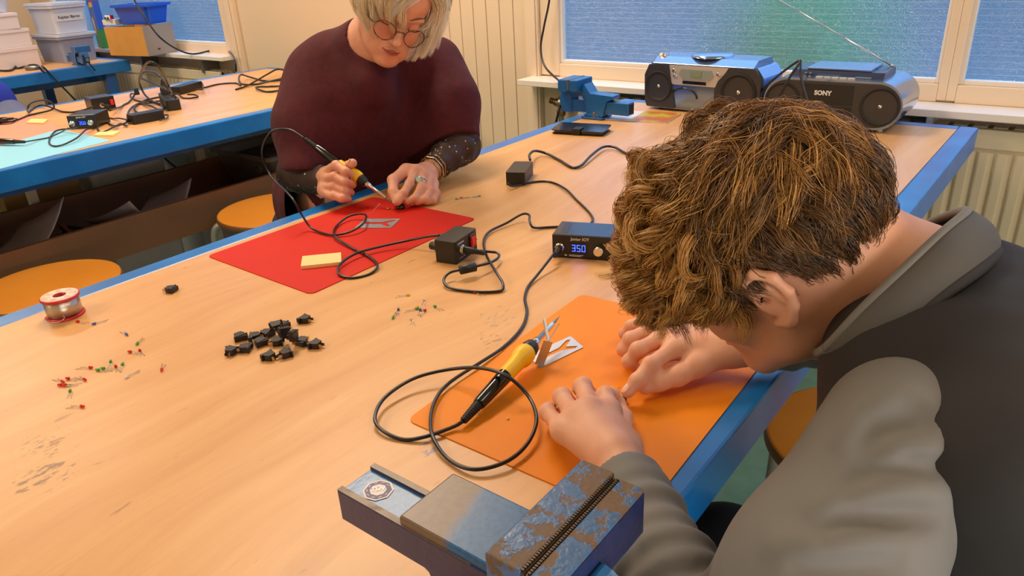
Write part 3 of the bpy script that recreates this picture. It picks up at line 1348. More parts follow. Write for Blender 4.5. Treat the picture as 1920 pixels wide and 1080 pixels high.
boy = thing('person', 'boy in a black and grey jacket bending over the orange mat, pressing a tiny part', 'person', (0.2, 0.6, 0.0))
Vs, Fs = S.mesh(0.0024)
body = np_mesh('body', Vs, Fs, M_SKIN_BOY, boy)
SBOY = S

# nails
M_NAIL = mat('finger_nail', rgb(236, 186, 164), 0.28, spec=0.6)


def nail(parent, tip, prev, up, w=0.0052, l=0.0062, r=0.0078):
    tip, prev, up = Vector(tip), Vector(prev), Vector(up).normalized()
    d = (tip - prev).normalized()
    n = (up - d * up.dot(d)).normalized()
    s_ = d.cross(n)
    b_ = MB()
    vs, fs = [], []
    for i_ in range(7):
        for j_ in range(7):
            a, c_ = (i_ / 6 - 0.5) * 2, (j_ / 6 - 0.5) * 2
            q_ = math.sqrt(max(0, 1 - 0.35 * a * a))
            ang = c_ * q_ * w / r
            vs.append(tip + d * (a * l * math.sqrt(max(0, 1 - 0.4 * c_ * c_)) - 0.001) + (n * math.cos(ang) + s_ * math.sin(ang)) * (r + 0.0005 - 0.0012 * max(0, a) ** 2))
    for i_ in range(6):
        for j_ in range(6):
            fs.append((i_ * 7 + j_, i_ * 7 + j_ + 1, i_ * 7 + j_ + 8, i_ * 7 + j_ + 7))
    b_.add([v - parent_world(parent) for v in vs], fs, smooth=True)
    return b_.build('nail', M_NAIL, parent)


nail(boy, rh['i'][3], rh['i'][2], (-0.3, -0.2, 1), r=0.0076)
nail(boy, Z(1209, 727, 0.776), Z(1236, 716, 0.781), (-0.2, -0.5, 1), r=0.0084)

# ---- clothes
M_JBLACK = mat('black_softshell', rgb(38, 36, 40), 0.75, sheen=0.25, bump=(400, 0.1, 0.0005))
M_JGREY = mat('grey_softshell', rgb(116, 114, 112), 0.72, sheen=0.25, bump=(400, 0.1, 0.0005))
M_JGREYD = mat('dark_grey_softshell', rgb(82, 80, 78), 0.72, sheen=0.2, bump=(400, 0.1, 0.0005))


def wrinkle(P, d):
    w = 0.0035 * noise3(P * npv((1, 1, 1)), 55, 3) + 0.002 * noise3(P, 110, 4)
    return d + w * 0.35


J = SDF(0.02)
J.cone(neckb + npv((0.004, 0, -0.012)), chest, 0.084, 0.135, 0.04)
J.chain([chest, belly, hips], [0.135, 0.142, 0.150], 0.04)
J.cone(npv((0.0, 0.51, 0.94)), npv((-0.01, 0.71, 0.93)), 0.072, 0.072, 0.05)
J.ell(npv((-0.040, 0.575, 0.87)), (0.090, 0.115, 0.13), None, 0.05)
J.ell(npv(dep(1672, 668, 0.575)), (0.045, 0.045, 0.045), None, 0.04)
J.post = wrinkle
jv, jf = J.mesh(0.005)
# lower hem panel is grey, top black
jc = jv[jf].mean(1)
jacket = np_mesh('jacket', jv, jf, [M_JBLACK, M_JGREY], boy, mi=((jc[:, 2] < 0.86 + (jc[:, 0] - 0.05) * 0.0) & (jc[:, 0] > -0.2)).astype(int))


def make_sleeve(sh, el, wr, folds, nm_seed):
    Q = SDF(0.02)
    mid = (sh + el) / 2 + npv((0.0, 0.0, 0.0))
    Q.chain([sh, mid, el], [0.057, 0.059, 0.058], 0.03)
    m2 = el + (wr - el) * 0.45
    Q.chain([el, m2, wr + (el - wr) * 0.12], [0.050, 0.040, 0.030], 0.02)
    Q.cone(wr + (el - wr) * 0.30, wr + (el - wr) * 0.13, 0.037, 0.0335, 0.008)
    # open cuff
    Q.cone(wr + (el - wr) * 0.11, wr + (wr - el) * 0.1, 0.0275, 0.030, 0.006, True)
    ax = (wr - el) / np.linalg.norm(wr - el)

    def post(P, d):
        t_ = (P - el) @ ax
        L_ = np.linalg.norm(wr - el)
        # gathered rings along the forearm
        rad_ = np.sqrt(np.maximum(((P - el) ** 2).sum(1) - t_ ** 2, 0))
        g = np.clip((t_ - 0.02) / 0.05, 0, 1) * np.clip((L_ * 0.86 - t_) / 0.03, 0, 1) * np.clip(1 - (rad_ - 0.055) / 0.02, 0, 1)
        ph = t_ * 230 + 2.0 * noise3(P, 30, nm_seed)
        d = d + 0.0022 * g * np.sin(ph)
        d = d + 0.0012 * noise3(P, 45, nm_seed + 1) * np.clip(1 - (t_ - 0.02) / 0.08, 0.2, 1)
        for (pl_, r_, h_) in folds:
            best, env = np.full(len(P), 1e3), np.zeros(len(P))
            m_ = len(pl_) - 1
            for i_ in range(m_):
                a, ba = pl_[i_], pl_[i_ + 1] - pl_[i_]
                hh = np.clip((P - a) @ ba / (ba @ ba), 0, 1)
                dd = np.sqrt(((P - a - hh[:, None] * ba) ** 2).sum(1))
                nw = dd < best
                best = np.where(nw, dd, best)
                env = np.where(nw, np.sin((i_ + hh) / m_ * PI) ** 0.7, env)
            d = d - h_ * np.exp(-(best / r_) ** 2) * env
        return d
    Q.post = post
    return Q


def fold(base, pxs, r, h):
    pts = []
    for a, b_ in zip(pxs[:-1], pxs[1:]):
        pts += [npv(base.hit(a[0] + (b_[0] - a[0]) * t_, a[1] + (b_[1] - a[1]) * t_)) for t_ in (0, 0.34, 0.67)]
    pts.append(npv(base.hit(*pxs[-1])))
    return [(pts, r, h)]


print('elbow', LEL)
base = make_sleeve(LSH, LEL, LWR, [], 20)
LF = []
for pxs, r_, h_ in (
        ([(1570, 850), (1610, 775), (1690, 728), (1770, 765)], 0.011, 0.0055),
        ([(1600, 860), (1650, 800), (1720, 775), (1760, 800)], 0.008, -0.0080),
        ([(1620, 880), (1690, 845), (1760, 835), (1800, 850)], 0.009, 0.0050),
        ([(1560, 935), (1620, 890), (1710, 872), (1790, 880)], 0.008, -0.0085),
        ([(1510, 975), (1590, 930), (1700, 915), (1800, 925)], 0.012, 0.0075),
        ([(1520, 1010), (1580, 975), (1670, 965), (1770, 965)], 0.008, -0.0090),
        ([(1420, 1020), (1520, 1025), (1640, 1015), (1780, 1000)], 0.012, 0.0070),
        ([(1470, 1065), (1590, 1065), (1700, 1055)], 0.009, -0.0080)):
    LF += fold(base, pxs, r_, h_)
QL = make_sleeve(LSH, LEL, LWR, LF, 20)
v_, f_ = QL.mesh(0.0035)
np_mesh('sleeve', v_, f_, M_JGREY, jacket)['label'] = 'grey sleeve'
QR = make_sleeve(RSH, REL, RWR, [], 33)
v_, f_ = QR.mesh(0.005)
np_mesh('sleeve', v_, f_, M_JGREY, jacket)['label'] = 'grey sleeve'

# standing collar: a band between a rim loop and a base loop
rim = [(1550, 652, .575), (1618, 580, .552), (1700, 502, .548), (1765, 440, .565), (1812, 399, .605), (1790, 400, .655), (1730, 425, .70), (1660, 470, .73), (1590, 540, .735), (1545, 610, .70), (1530, 655, .64)]
bas = [(1596, 672, .575), (1672, 632, .540), (1765, 555, .535), (1835, 505, .548), (1874, 468, .60), (1850, 465, .69), (1790, 480, .76), (1700, 540, .79), (1620, 620, .78), (1580, 660, .72), (1572, 680, .65)]


def loop(pts, n=8):
    P = [Vector(dep(*p)) for p in pts]
    m = len(P)
    out = []
    for i_ in range(m):
        a, b_, c_, d_ = P[i_ - 1], P[i_], P[(i_ + 1) % m], P[(i_ + 2) % m]
        for k_ in range(n):
            t_ = k_ / n
            out.append(0.5 * ((2 * b_) + (c_ - a) * t_ + (2 * a - 5 * b_ + 4 * c_ - d_) * t_ * t_ + (3 * b_ - a - 3 * c_ + d_) * t_ ** 3))
    return out


ra, ba_ = loop(rim), loop(bas)
n_ = len(ra)
org = parent_world(boy)
cen_r = sum(ra, Vector()) / n_
vs, fs = [], []
rows = 7
for i_ in range(rows):
    t_ = i_ / (rows - 1)
    for j_ in range(n_):
        p_ = ra[j_].lerp(ba_[j_], t_)
        out_ = (p_ - cen_r)
        out_.normalize()
        p_ = p_ + out_ * 0.006 * math.sin(PI * t_)
        vs.append(p_ - org)
for i_ in range(rows - 1):
    for j_ in range(n_):
        k2 = (j_ + 1) % n_
        fs.append((i_ * n_ + j_, i_ * n_ + k2, (i_ + 1) * n_ + k2, (i_ + 1) * n_ + j_))
b = MB()
b.add(vs, fs, smooth=True)
co_ = b.build('collar', M_JGREYD, jacket)
sm = co_.modifiers.new('thick', 'SOLIDIFY')
sm.thickness = 0.005
sm.offset = 0
b = MB()
b.sm = True
b.tube([p - org for p in ra] + [ra[0] - org], 0.0042, 8)
b.build('collar_piping', M_JGREY, co_)
b = MB()
b.tube([p - org for p in ba_] + [ba_[0] - org], 0.0050, 8)
b.build('collar_seam', M_JBLACK, co_)

# trousers
P_ = SDF(0.02)
P_.chain([hips + npv((0, -0.08, 0)), KL, FL], [0.100, 0.072, 0.056], 0.02)
P_.chain([hips + npv((0, 0.08, 0)), KR, FR], [0.100, 0.072, 0.056], 0.02)
P_.post = wrinkle
v_, f_ = P_.mesh(0.007)
M_TROU = mat('black_trousers', rgb(24, 24, 30), 0.8)
np_mesh('trousers', v_, f_, M_TROU, boy)
P_ = SDF(0.02)
for q_ in (FL, FR):
    P_.cone(q_ + npv((0.01, 0, -0.03)), q_ + npv((-0.15, 0, -0.04)), 0.045, 0.036)
v_, f_ = P_.mesh(0.006)
fc = v_[f_].mean(1)
for sel, nm_ in ((fc[:, 1] < 0.59, 'shoe'), (fc[:, 1] >= 0.59, 'shoe')):
    used = np.unique(f_[sel])
    mp_ = np.full(len(v_), -1)
    mp_[used] = np.arange(len(used))
    np_mesh(nm_, v_[used], mp_[f_[sel]], M_BLACK, boy)

# ------------------------------------------------------------------ the boy's curly hair
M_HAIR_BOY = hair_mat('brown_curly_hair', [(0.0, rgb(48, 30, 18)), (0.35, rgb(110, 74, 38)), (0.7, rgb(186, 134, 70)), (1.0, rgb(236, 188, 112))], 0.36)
HB = Hair(bH, bF, bL, bU, BOY_S)


def in_hair(d):
    f, l, u = d
    side = abs(l)
    if (f + 0.02) ** 2 + (side - 0.86) ** 2 + (u + 0.50) ** 2 < 0.10:
        return False
    if f > 0.60 and u < 0.30:
        return False
    if f > 0.25 and u < -0.10 - 0.3 * side:
        return False
    if f > -0.25 and u < -0.45:
        return False
    if u < -0.80:
        return False
    return True


crown = npv((-0.66, -0.10, 0.74))
roots = []
tries = 0
while len(roots) < 640 and tries < 60000:
    tries += 1
    d = rng.normal(size=3)
    d /= np.linalg.norm(d)
    if not in_hair(d):
        continue
    if all((d - r_) @ (d - r_) > 0.0036 for r_ in roots):
        roots.append(d)
for d in roots:
    f, l, u = d
    fl = d - crown
    fl = fl / (np.linalg.norm(fl) + 1e-6)
    fl = fl + rng.normal(size=3) * 0.38
    if (d - crown) @ (d - crown) < 0.5:
        fl = fl + rng.normal(size=3) * 0.6
    top = np.clip((u - 0.1) / 0.5, 0, 1)
    front = np.clip((f + 0.15) / 0.7, 0, 1)
    if u < 0.25 and f < 0.35:                 # sides and nape: short, combed down and back
        fl = npv((-0.35, 0, -1.0)) + rng.normal(size=3) * 0.15
        if f < -0.5:
            fl = npv((0.0, -0.1 * l, -1.0)) + rng.normal(size=3) * 0.2
        ln = rng.uniform(0.034, 0.052) * (1.15 if f < -0.5 else 1)
        P = HB.path(d, fl, ln, rng.uniform(0.005, 0.014), 0.04, 12, curl=rng.uniform(0, 0.0016), pitch=0.03, phase=rng.uniform(0, 6.28))
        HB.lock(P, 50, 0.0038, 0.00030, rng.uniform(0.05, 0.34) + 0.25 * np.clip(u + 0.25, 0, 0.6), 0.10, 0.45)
    else:
        ln = rng.uniform(0.060, 0.085) + 0.035 * front * top
        cu = 0.0015 + 0.008 * front * rng.uniform(0.5, 1.0)
        P = HB.path(d, fl, ln, (rng.uniform(0.008, 0.022) + 0.006 * front) * (0.35 if f < 0.1 else 1), 0.10 + 0.30 * front, 20, drop=0.45, curl=cu, pitch=rng.uniform(0.030, 0.050), phase=rng.uniform(0, 6.28), swirl=rng.normal() * 0.12 * (0.3 + front))
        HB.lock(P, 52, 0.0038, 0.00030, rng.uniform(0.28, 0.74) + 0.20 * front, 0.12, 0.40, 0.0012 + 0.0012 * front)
# fringe: loose curls hanging off the forehead
for _ in range(230):
    d = npv((rng.uniform(0.55, 0.95), rng.uniform(-0.75, 0.85), rng.uniform(0.25, 0.75)))
    d /= np.linalg.norm(d)
    fl = npv((1.0, rng.normal() * 0.5, -0.1))
    P = HB.path(d, fl, rng.uniform(0.080, 0.150), rng.uniform(0.018, 0.056), rng.uniform(0.12, 0.45), 28, drop=0.35, curl=rng.uniform(0.005, 0.0115), pitch=rng.uniform(0.026, 0.044), phase=rng.uniform(0, 6.28))
    HB.lock(P, 36, 0.0036, 0.00030, rng.uniform(0.42, 0.95), 0.10, 0.35, 0.0022)
# large loose curls lying on the crown
for _ in range(60):
    d = npv((rng.uniform(0.15, 0.85), rng.uniform(-0.6, 0.95), rng.uniform(0.3, 0.9)))
    d /= np.linalg.norm(d)
    fl = npv((1.0, rng.normal() * 0.9, 0.2))
    P = HB.path(d, fl, rng.uniform(0.07, 0.10), rng.uniform(0.020, 0.032), 0.06, 26, drop=0.8, curl=rng.uniform(0.006, 0.012), pitch=rng.uniform(0.05, 0.08), phase=rng.uniform(0, 6.28), swirl=rng.choice([-1, 1]) * rng.uniform(0.1, 0.3))
    HB.lock(P, 46, 0.0032, 0.00030, rng.uniform(0.5, 0.9), 0.10, 0.5, 0.0012)
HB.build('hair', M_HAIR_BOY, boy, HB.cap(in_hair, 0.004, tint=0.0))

# ------------------------------------------------------------------ woman soldering at the red mat
def view_frame(px, py):
    t_ = -npv(ray(px, py))
    t_ /= np.linalg.norm(t_)
    r_ = np.cross(RC[1], t_)
    r_ /= np.linalg.norm(r_)
    return np.array([r_, np.cross(t_, r_), t_])      # rows right, up, toward


def head_frame(px, py, tilt, bow, yaw):
    Vf = view_frame(px, py)
    b_ = math.radians(bow)
    u = npv((math.sin(tilt) * math.cos(b_), math.cos(tilt) * math.cos(b_), math.sin(b_)))
    f = npv((0, 0, 1)) - u[2] * u
    f /= np.linalg.norm(f)
    l_ = np.cross(u, f)
    y = math.radians(yaw)
    f2 = f * math.cos(y) + l_ * math.sin(y)
    l2 = np.cross(u, f2)
    return f2 @ Vf, l2 @ Vf, u @ Vf


wF, wL, wU = head_frame(741, 30, 0.37, 27, 17)
wH = npv(dep(741, 9, 1.62))
S = SDF(0.012)
WW = build_head(S, wH, wF, wL, wU, 0.97)
# age: nasolabial folds and soft jowls
R_ = np.array([wF, wL, wU])
for q in (-1, 1):
    S.chain([WW(0.097, q * 0.017, -0.030), WW(0.092, q * 0.027, -0.050), WW(0.080, q * 0.030, -0.075)], [0.0016, 0.0016, 0.0012], 0.006, True)
    S.ell(WW(0.055, q * 0.032, -0.072), (0.022, 0.018, 0.020), R_, 0.02)
wneck = npv(dep(690, 95, 1.74))
S.cone(WW(-0.03, 0, -0.02), wneck, 0.052, 0.058, 0.03)
S.cone(WW(0.01, 0, -0.06), wneck + npv((0.02, -0.01, -0.03)), 0.036, 0.05, 0.03)
# torso
SLR, SLL = npv(dep(590, 140, 1.78)), npv(dep(818, 120, 1.88))
wch = npv((-1.48, 1.22, 0.89))
wbe = npv((-1.54, 1.20, 0.68))
whp = npv((-1.66, 1.28, 0.56))
ELR, WRR = npv(dep(566, 352, 1.74)), npv(dep(622, 345, 1.665))
ELL, WRL = npv(dep(862, 262, 1.82)), npv(dep(800, 325, 1.72))
ELR[2] = 0.815
ELL[2] = 0.83
print('woman', SLR, SLL, ELR, WRR, ELL, WRL, wneck)
S.cone(wneck, wch, 0.06, 0.09, 0.04)
S.chain([wch, wbe, whp], [0.10, 0.10, 0.12], 0.03)
S.cone(SLR, SLL, 0.05, 0.05, 0.04)
S.chain([SLR, ELR, WRR], [0.045, 0.034, 0.024], 0.012)
S.chain([SLL, ELL, WRL], [0.045, 0.034, 0.024], 0.012)
wKR, wKL = npv((-1.22, 1.02, 0.53)), npv((-1.16, 1.20, 0.53))
wFR, wFL = npv((-1.30, 1.05, 0.08)), npv((-1.26, 1.24, 0.08))
S.chain([whp + npv((-0.03, -0.08, 0)), wKR, wFR], [0.085, 0.055, 0.036], 0.02)
S.chain([whp + npv((0.05, 0.08, 0)), wKL, wFL], [0.085, 0.055, 0.036], 0.02)


def D(px, py, d):
    return npv(dep(px, py, d))


# right hand: loose fist around the iron; fingers wrap towards the camera, thumb on top
wr_h = dict(
    i=[D(612, 322, 1.655), D(630, 310, 1.615), D(648, 322, 1.600), D(664, 330, 1.625)],
    m=[D(608, 336, 1.655), D(627, 331, 1.612), D(647, 341, 1.600), D(662, 346, 1.625)],
    r=[D(608, 350, 1.655), D(626, 350, 1.612), D(645, 358, 1.602), D(658, 361, 1.628)],
    l=[D(610, 362, 1.640), D(626, 367, 1.605), D(642, 372, 1.595), D(653, 373, 1.612)])
for kf, rr_ in (('i', 1.0), ('m', 1.0), ('r', 0.98), ('l', 0.92)):
    p = wr_h[kf]
    finger(S, p, [x * rr_ for x in (0.0108, 0.0100, 0.0092, 0.0084)], 0.003)
S.cone(WRR, (wr_h['i'][0] + wr_h['m'][0]) / 2, 0.022, 0.017, 0.012)
S.cone(WRR, (wr_h['r'][0] + wr_h['l'][0]) / 2, 0.022, 0.017, 0.012)
S.cone(D(630, 345, 1.665), D(640, 366, 1.635), 0.020, 0.017, 0.012)
S.chain([D(622, 345, 1.68), D(640, 322, 1.665), D(653, 312, 1.64), D(661, 306, 1.615)], [0.018, 0.0130, 0.0115, 0.0100], 0.006)
# left hand: pinching a wire between thumb and index finger
wl_h = dict(
    i=[D(779, 320, 1.665), D(768, 344, 1.625), D(757, 362, 1.600), D(747, 377, 1.590)],
    m=[D(791, 326, 1.668), D(790, 352, 1.625), D(778, 372, 1.603), D(764, 378, 1.600)],
    r=[D(802, 334, 1.674), D(806, 358, 1.632), D(796, 374, 1.610), D(782, 379, 1.606)],
    l=[D(811, 344, 1.682), D(818, 362, 1.645), D(812, 376, 1.625), D(800, 379, 1.618)])
for kf, rr_ in (('i', 1.0), ('m', 1.0), ('r', 0.97), ('l', 0.90)):
    p = wl_h[kf]
    finger(S, p, [x * rr_ for x in (0.0108, 0.0098, 0.0088, 0.0078)], 0.003)
    S.cone(WRL + (p[0] - WRL) * 0.2, p[0], 0.019, 0.0125, 0.014)
S.chain([WRL, D(762, 320, 1.665), D(737, 338, 1.635), D(737, 360, 1.605), D(743, 379, 1.590)], [0.020, 0.0150, 0.0118, 0.0102, 0.0078], 0.008)

woman = thing('person', 'woman with short blonde hair, round glasses and burgundy sweater soldering at the red mat', 'person', (-1.66, 1.28, 0.0))
Vs, Fs = S.mesh(0.0026)
np_mesh('body', Vs, Fs, M_SKIN_WOMAN, woman)
SW = S
nail(woman, D(661, 305, 1.613), D(653, 312, 1.64), -npv(ray(661, 306)) + npv((0, 0, 0.6)), r=0.0098)
nail(woman, D(743, 379, 1.590), D(737, 360, 1.605), npv((0.3, -0.9, 0.2)), w=0.005, l=0.006, r=0.0078)


def sub(parent, f):
    """shift world points into a thing's space"""
    o_ = parent_world(parent)
    return [Vector(p) - o_ for p in f]


# lips and brows as thin soft patches
M_LIP = mat('lips', rgb(176, 92, 84), 0.42)
b = MB()
for u0, th_ in ((-0.0545, 0.0026), (-0.0635, 0.0028)):
    pts = [npv(SW.eval(np.zeros((1, 3)))[0:0]) for _ in ()]
    row = []
    for i_ in range(13):
        l_ = -0.021 + 0.042 * i_ / 12
        p_ = WW(0.115, l_, u0 - abs(l_) * (0.20 if u0 > -0.06 else -0.12))
        for _ in range(30):
            d_ = float(SW.eval(p_[None, :])[0])
            if d_ < 0.0002:
                break
            p_ = p_ - wF * d_ * 0.9
        row.append(p_ + wF * 0.0002)
    b.tube(sub(woman, row), [th_ * math.sin(PI * (0.06 + 0.88 * i_ / 12)) for i_ in range(13)], 8, flat=1.0)
b.build('lips', M_LIP, woman)
M_BROW = mat('greying_brow', rgb(120, 84, 62), 0.8)
for q in (-1, 1):
    row = []
    for i_ in range(9):
        t_ = i_ / 8
        p_ = WW(0.115, q * (0.014 + 0.036 * t_), 0.024 + 0.006 * math.sin(PI * t_ * 0.8))
        for _ in range(40):
            d_ = float(SW.eval(p_[None, :])[0])
            if d_ < 0.0002:
                break
            p_ = p_ - wF * d_ * 0.9
        row.append(p_)
    b = MB()
    b.tube(sub(woman, row), [0.0024 * math.sin(PI * (0.15 + 0.8 * i_ / 8)) for i_ in range(9)], 6)
    b.build('eyebrow', M_BROW, woman)
# lowered lids' lash lines
M_LASH = mat('lashes', rgb(52, 34, 28), 0.8)
for q in (-1, 1):
    row = []
    for i_ in range(9):
        t_ = i_ / 8
        p_ = WW(0.115, q * (0.0195 + 0.024 * t_), 0.000 - 0.003 * math.sin(PI * t_))
        for _ in range(40):
            d_ = float(SW.eval(p_[None, :])[0])
            if d_ < 0.0002:
                break
            p_ = p_ - wF * d_ * 0.9
        row.append(p_)
    b = MB()
    b.tube(sub(woman, row), [0.0011] * 9, 6)
    b.build('eyelashes', M_LASH, woman)

# ---- hair
M_HAIR_W = hair_mat('blonde_grey_hair', [(0.0, rgb(176, 148, 108)), (0.3, rgb(230, 204, 158)), (0.65, rgb(250, 232, 196)), (1.0, rgb(254, 248, 238))], 0.5)
HW = Hair(wH, wF, wL, wU, 1.0)


def in_hair_w(d):
    f, l, u = d
    if f > 0.55 and u < 0.42:
        return False
    if f > 0.1 and u < -0.05:
        return False
    if u < -0.7:
        return False
    return True


roots, tries = [], 0
while len(roots) < 330 and tries < 40000:
    tries += 1
    d = rng.normal(size=3)
    d /= np.linalg.norm(d)
    if in_hair_w(d) and all((d - r_) @ (d - r_) > 0.006 for r_ in roots):
        roots.append(d)
part = npv((0.55, 0.42, 0.80))
for d in roots:
    f, l, u = d
    side = 1 if l > 0.30 else -1
    if u > 0.45:
        fl = npv((0.45 if f > -0.2 else -0.5, side * 1.0, -0.1)) + rng.normal(size=3) * 0.12
    else:
        fl = npv((0.15 if f > -0.3 else -0.1, 0.0, -1.0)) + rng.normal(size=3) * 0.12
    ln = rng.uniform(0.10, 0.15) if u > 0.3 else rng.uniform(0.06, 0.10)
    P = HW.path(d, fl, ln, rng.uniform(0.010, 0.024), 0.30, 20, drop=0.3, curl=rng.uniform(0, 0.003), pitch=0.09, phase=rng.uniform(0, 6.28), head_off=0.010)
    HW.lock(P, 42, 0.0046, 0.00042, rng.uniform(0.30, 0.80), 0.14, 0.4, 0.0016)
# swept fringe across the brow towards her right
for _ in range(90):
    a_ = rng.uniform(0, 1)
    d = npv((0.80 + rng.uniform(-0.1, 0.1), 0.62 - 0.75 * a_, 0.72 + rng.uniform(-0.05, 0.2)))
    d /= np.linalg.norm(d)
    fl = npv((0.35, -1.0, -0.30 - 0.2 * rng.uniform())) + rng.normal(size=3) * 0.08
    P = HW.path(d, fl, rng.uniform(0.09, 0.14), rng.uniform(0.010, 0.022), 0.10, 20, drop=0.7, curl=0.002, pitch=0.1, phase=rng.uniform(0, 6.28), head_off=0.012)
    HW.lock(P, 36, 0.0042, 0.00042, rng.uniform(0.45, 0.95), 0.12, 0.35, 0.0012)
# long curtain on her left side, hanging past the glasses, and wisps on her right
for _ in range(90):
    d = npv((rng.uniform(0.25, 0.66), 0.75 + rng.uniform(-0.05, 0.2), rng.uniform(0.25, 0.85)))
    d /= np.linalg.norm(d)
    P = HW.path(d, npv((0.55, 0.35, -1.0)) + rng.normal(size=3) * 0.07, rng.uniform(0.11, 0.165), rng.uniform(0.012, 0.026), 0.8, 20, drop=0.2, curl=0.002, pitch=0.12, phase=rng.uniform(0, 6.28), head_off=0.012)
    HW.lock(P, 32, 0.0042, 0.00042, rng.uniform(0.65, 1.0), 0.10, 0.35, 0.0018)
for _ in range(120):
    d = npv((rng.uniform(-0.3, 0.50), -0.85, rng.uniform(0.0, 0.6)))
    d /= np.linalg.norm(d)
    P = HW.path(d, npv((0.1, -0.4, -1.0)) + rng.normal(size=3) * 0.15, rng.uniform(0.09, 0.145), rng.uniform(0.014, 0.032), 0.5, 18, drop=0.2, curl=rng.uniform(0.001, 0.004), pitch=0.07, phase=rng.uniform(0, 6.28), head_off=0.012)
    HW.lock(P, 32, 0.0042, 0.00042, rng.uniform(0.3, 0.75), 0.12, 0.35, 0.0022)
HW.build('hair', M_HAIR_W, woman, HW.cap(in_hair_w, 0.005, tint=0.2))

# ---- round tortoiseshell glasses
M_TORT = mat('tortoiseshell_rim', rgb(70, 42, 26), 0.3, noise=(120, rgb(150, 100, 60), 0.45, 0.6))
M_LENS = bpy.data.materials.new('spectacle_lens')
M_LENS.use_nodes = True
q = NT(M_LENS)
q.t.nodes.clear()
o_ = q.n('ShaderNodeOutputMaterial')
tr_ = q.n('ShaderNodeBsdfTransparent')
tr_.inputs[0].default_value = (0.97, 0.95, 0.95, 1)
g_ = q.n('ShaderNodeBsdfGlossy')
g_.inputs['Roughness'].default_value = 0.02
m_ = q.n('ShaderNodeMixShader')
m_.inputs[0].default_value = 0.03
q.l(tr_.outputs[0], m_.inputs[1])
q.l(g_.outputs[0], m_.inputs[2])
q.l(m_.outputs[0], o_.inputs[0])
gl = thing('glasses', "round tortoiseshell glasses on the soldering woman's nose", 'glasses', tuple(WW(0.115, 0, 0)))
GO = parent_world(gl)


def G(f, l, u):
    return Vector(WW(f, l, u)) - GO


b = MB()
b.sm = True
for q in (-1, 1):
    ring = [G(0.109 - 0.010 * abs(math.cos(a)) * (1 if math.cos(a) * q > 0 else 0), q * 0.0335 + 0.0235 * math.cos(a), -0.008 + 0.0215 * math.sin(a)) for a in [2 * PI * i_ / 40 for i_ in range(41)]]
    b.tube(ring, 0.0013, 8)
b.tube([G(0.109, -0.0110, -0.004), G(0.114, -0.006, 0.001), G(0.115, 0, 0.0025), G(0.114, 0.006, 0.001), G(0.109, 0.0110, -0.004)], 0.0015, 8)
b.build('frame', M_TORT, gl)
for q in (-1, 1):
    b = MB()
    b.tube(crom([G(0.098, q * 0.0565, -0.003), G(0.094, q * 0.066, 0.0), G(0.080, q * 0.074, 0.004), G(0.02, q * 0.081, 0.016), G(-0.01, q * 0.082, 0.012), G(-0.025, q * 0.080, -0.012)], 6), 0.0013, 8)
    b.build('temple', M_TORT, gl)
    b = MB()
    vs = [G(0.1095 - 0.010 * abs(math.cos(a)) * (1 if math.cos(a) * q > 0 else 0), q * 0.0335 + 0.0235 * math.cos(a), -0.008 + 0.0215 * math.sin(a)) for a in [2 * PI * i_ / 32 for i_ in range(32)]]
    vs.append(G(0.1085, q * 0.0335, -0.008))
    b.add(vs, [(i_, (i_ + 1) % 32, 32) for i_ in range(32)], smooth=True)
    b.build('lens', M_LENS, gl)

# ---- sweater: boxy knit poncho with short wide sleeves
M_KNIT = mat('burgundy_wool', rgb(84, 20, 28), 0.95, sheen=0.12)
q = NT(M_KNIT)
co = q.n('ShaderNodeTexCoord').outputs['Object']
n1 = q.noise(co, 60, 6, 0.7)
q.l(q.mix(q.ramp(n1, [(0.35, BW(0)), (0.7, BW(1))]), rgb(66, 14, 24), rgb(84, 20, 29)), q.b.inputs['Base Color'])
q.bump(q.noise(co, 420, 3, 0.7), 0.5, 0.0015)
K = SDF(0.03)
nb = wneck
K.cone(SLR + npv((0.0, 0.02, -0.01)), SLL + npv((0, -0.02, -0.01)), 0.060, 0.060, 0.04)
K.cone(nb + npv((0, 0, 0.0)), wch, 0.078, 0.125, 0.06)
K.cone(D(622, 108, 1.78), D(760, 105, 1.80), 0.060, 0.060, 0.05)
K.cone(D(700, 165, 1.70), wch, 0.05, 0.12, 0.06)
K.chain([wch, wbe, npv((-1.56, 1.20, 0.60))], [0.145, 0.140, 0.14], 0.06)
cR = D(576, 235, 1.75)
hR = D(578, 325, 1.725)
cL = D(846, 192, 1.835)
hL = D(853, 262, 1.825)
K.chain([SLR, cR, hR], [0.062, 0.064, 0.068], 0.05)
K.chain([SLL, cL, hL], [0.062, 0.062, 0.064], 0.05)
K.cone(SLR + npv((0.03, 0, -0.06)), wbe, 0.075, 0.12, 0.05)
K.cone(SLL + npv((0.02, -0.03, -0.06)), wbe, 0.075, 0.12, 0.05)
K.cone(cR + npv((0.02, 0.03, -0.04)), wbe + npv((0, -0.05, 0.02)), 0.055, 0.10, 0.06)
K.cone(cL + npv((0.0, -0.04, -0.04)), wbe + npv((0, 0.05, 0.02)), 0.055, 0.10, 0.06)
# neck opening
K.cone(nb + npv((0.01, 0, 0.005)), WW(0, 0, -0.05), 0.060, 0.082, 0.008, True)
K.ell(D(652, 92, 1.74), (0.035, 0.035, 0.030), None, 0.01, True)
# cut the sleeve ends
dR = (ELR - SLR) / np.linalg.norm(ELR - SLR)
dL = (ELL - SLL) / np.linalg.norm(ELL - SLL)


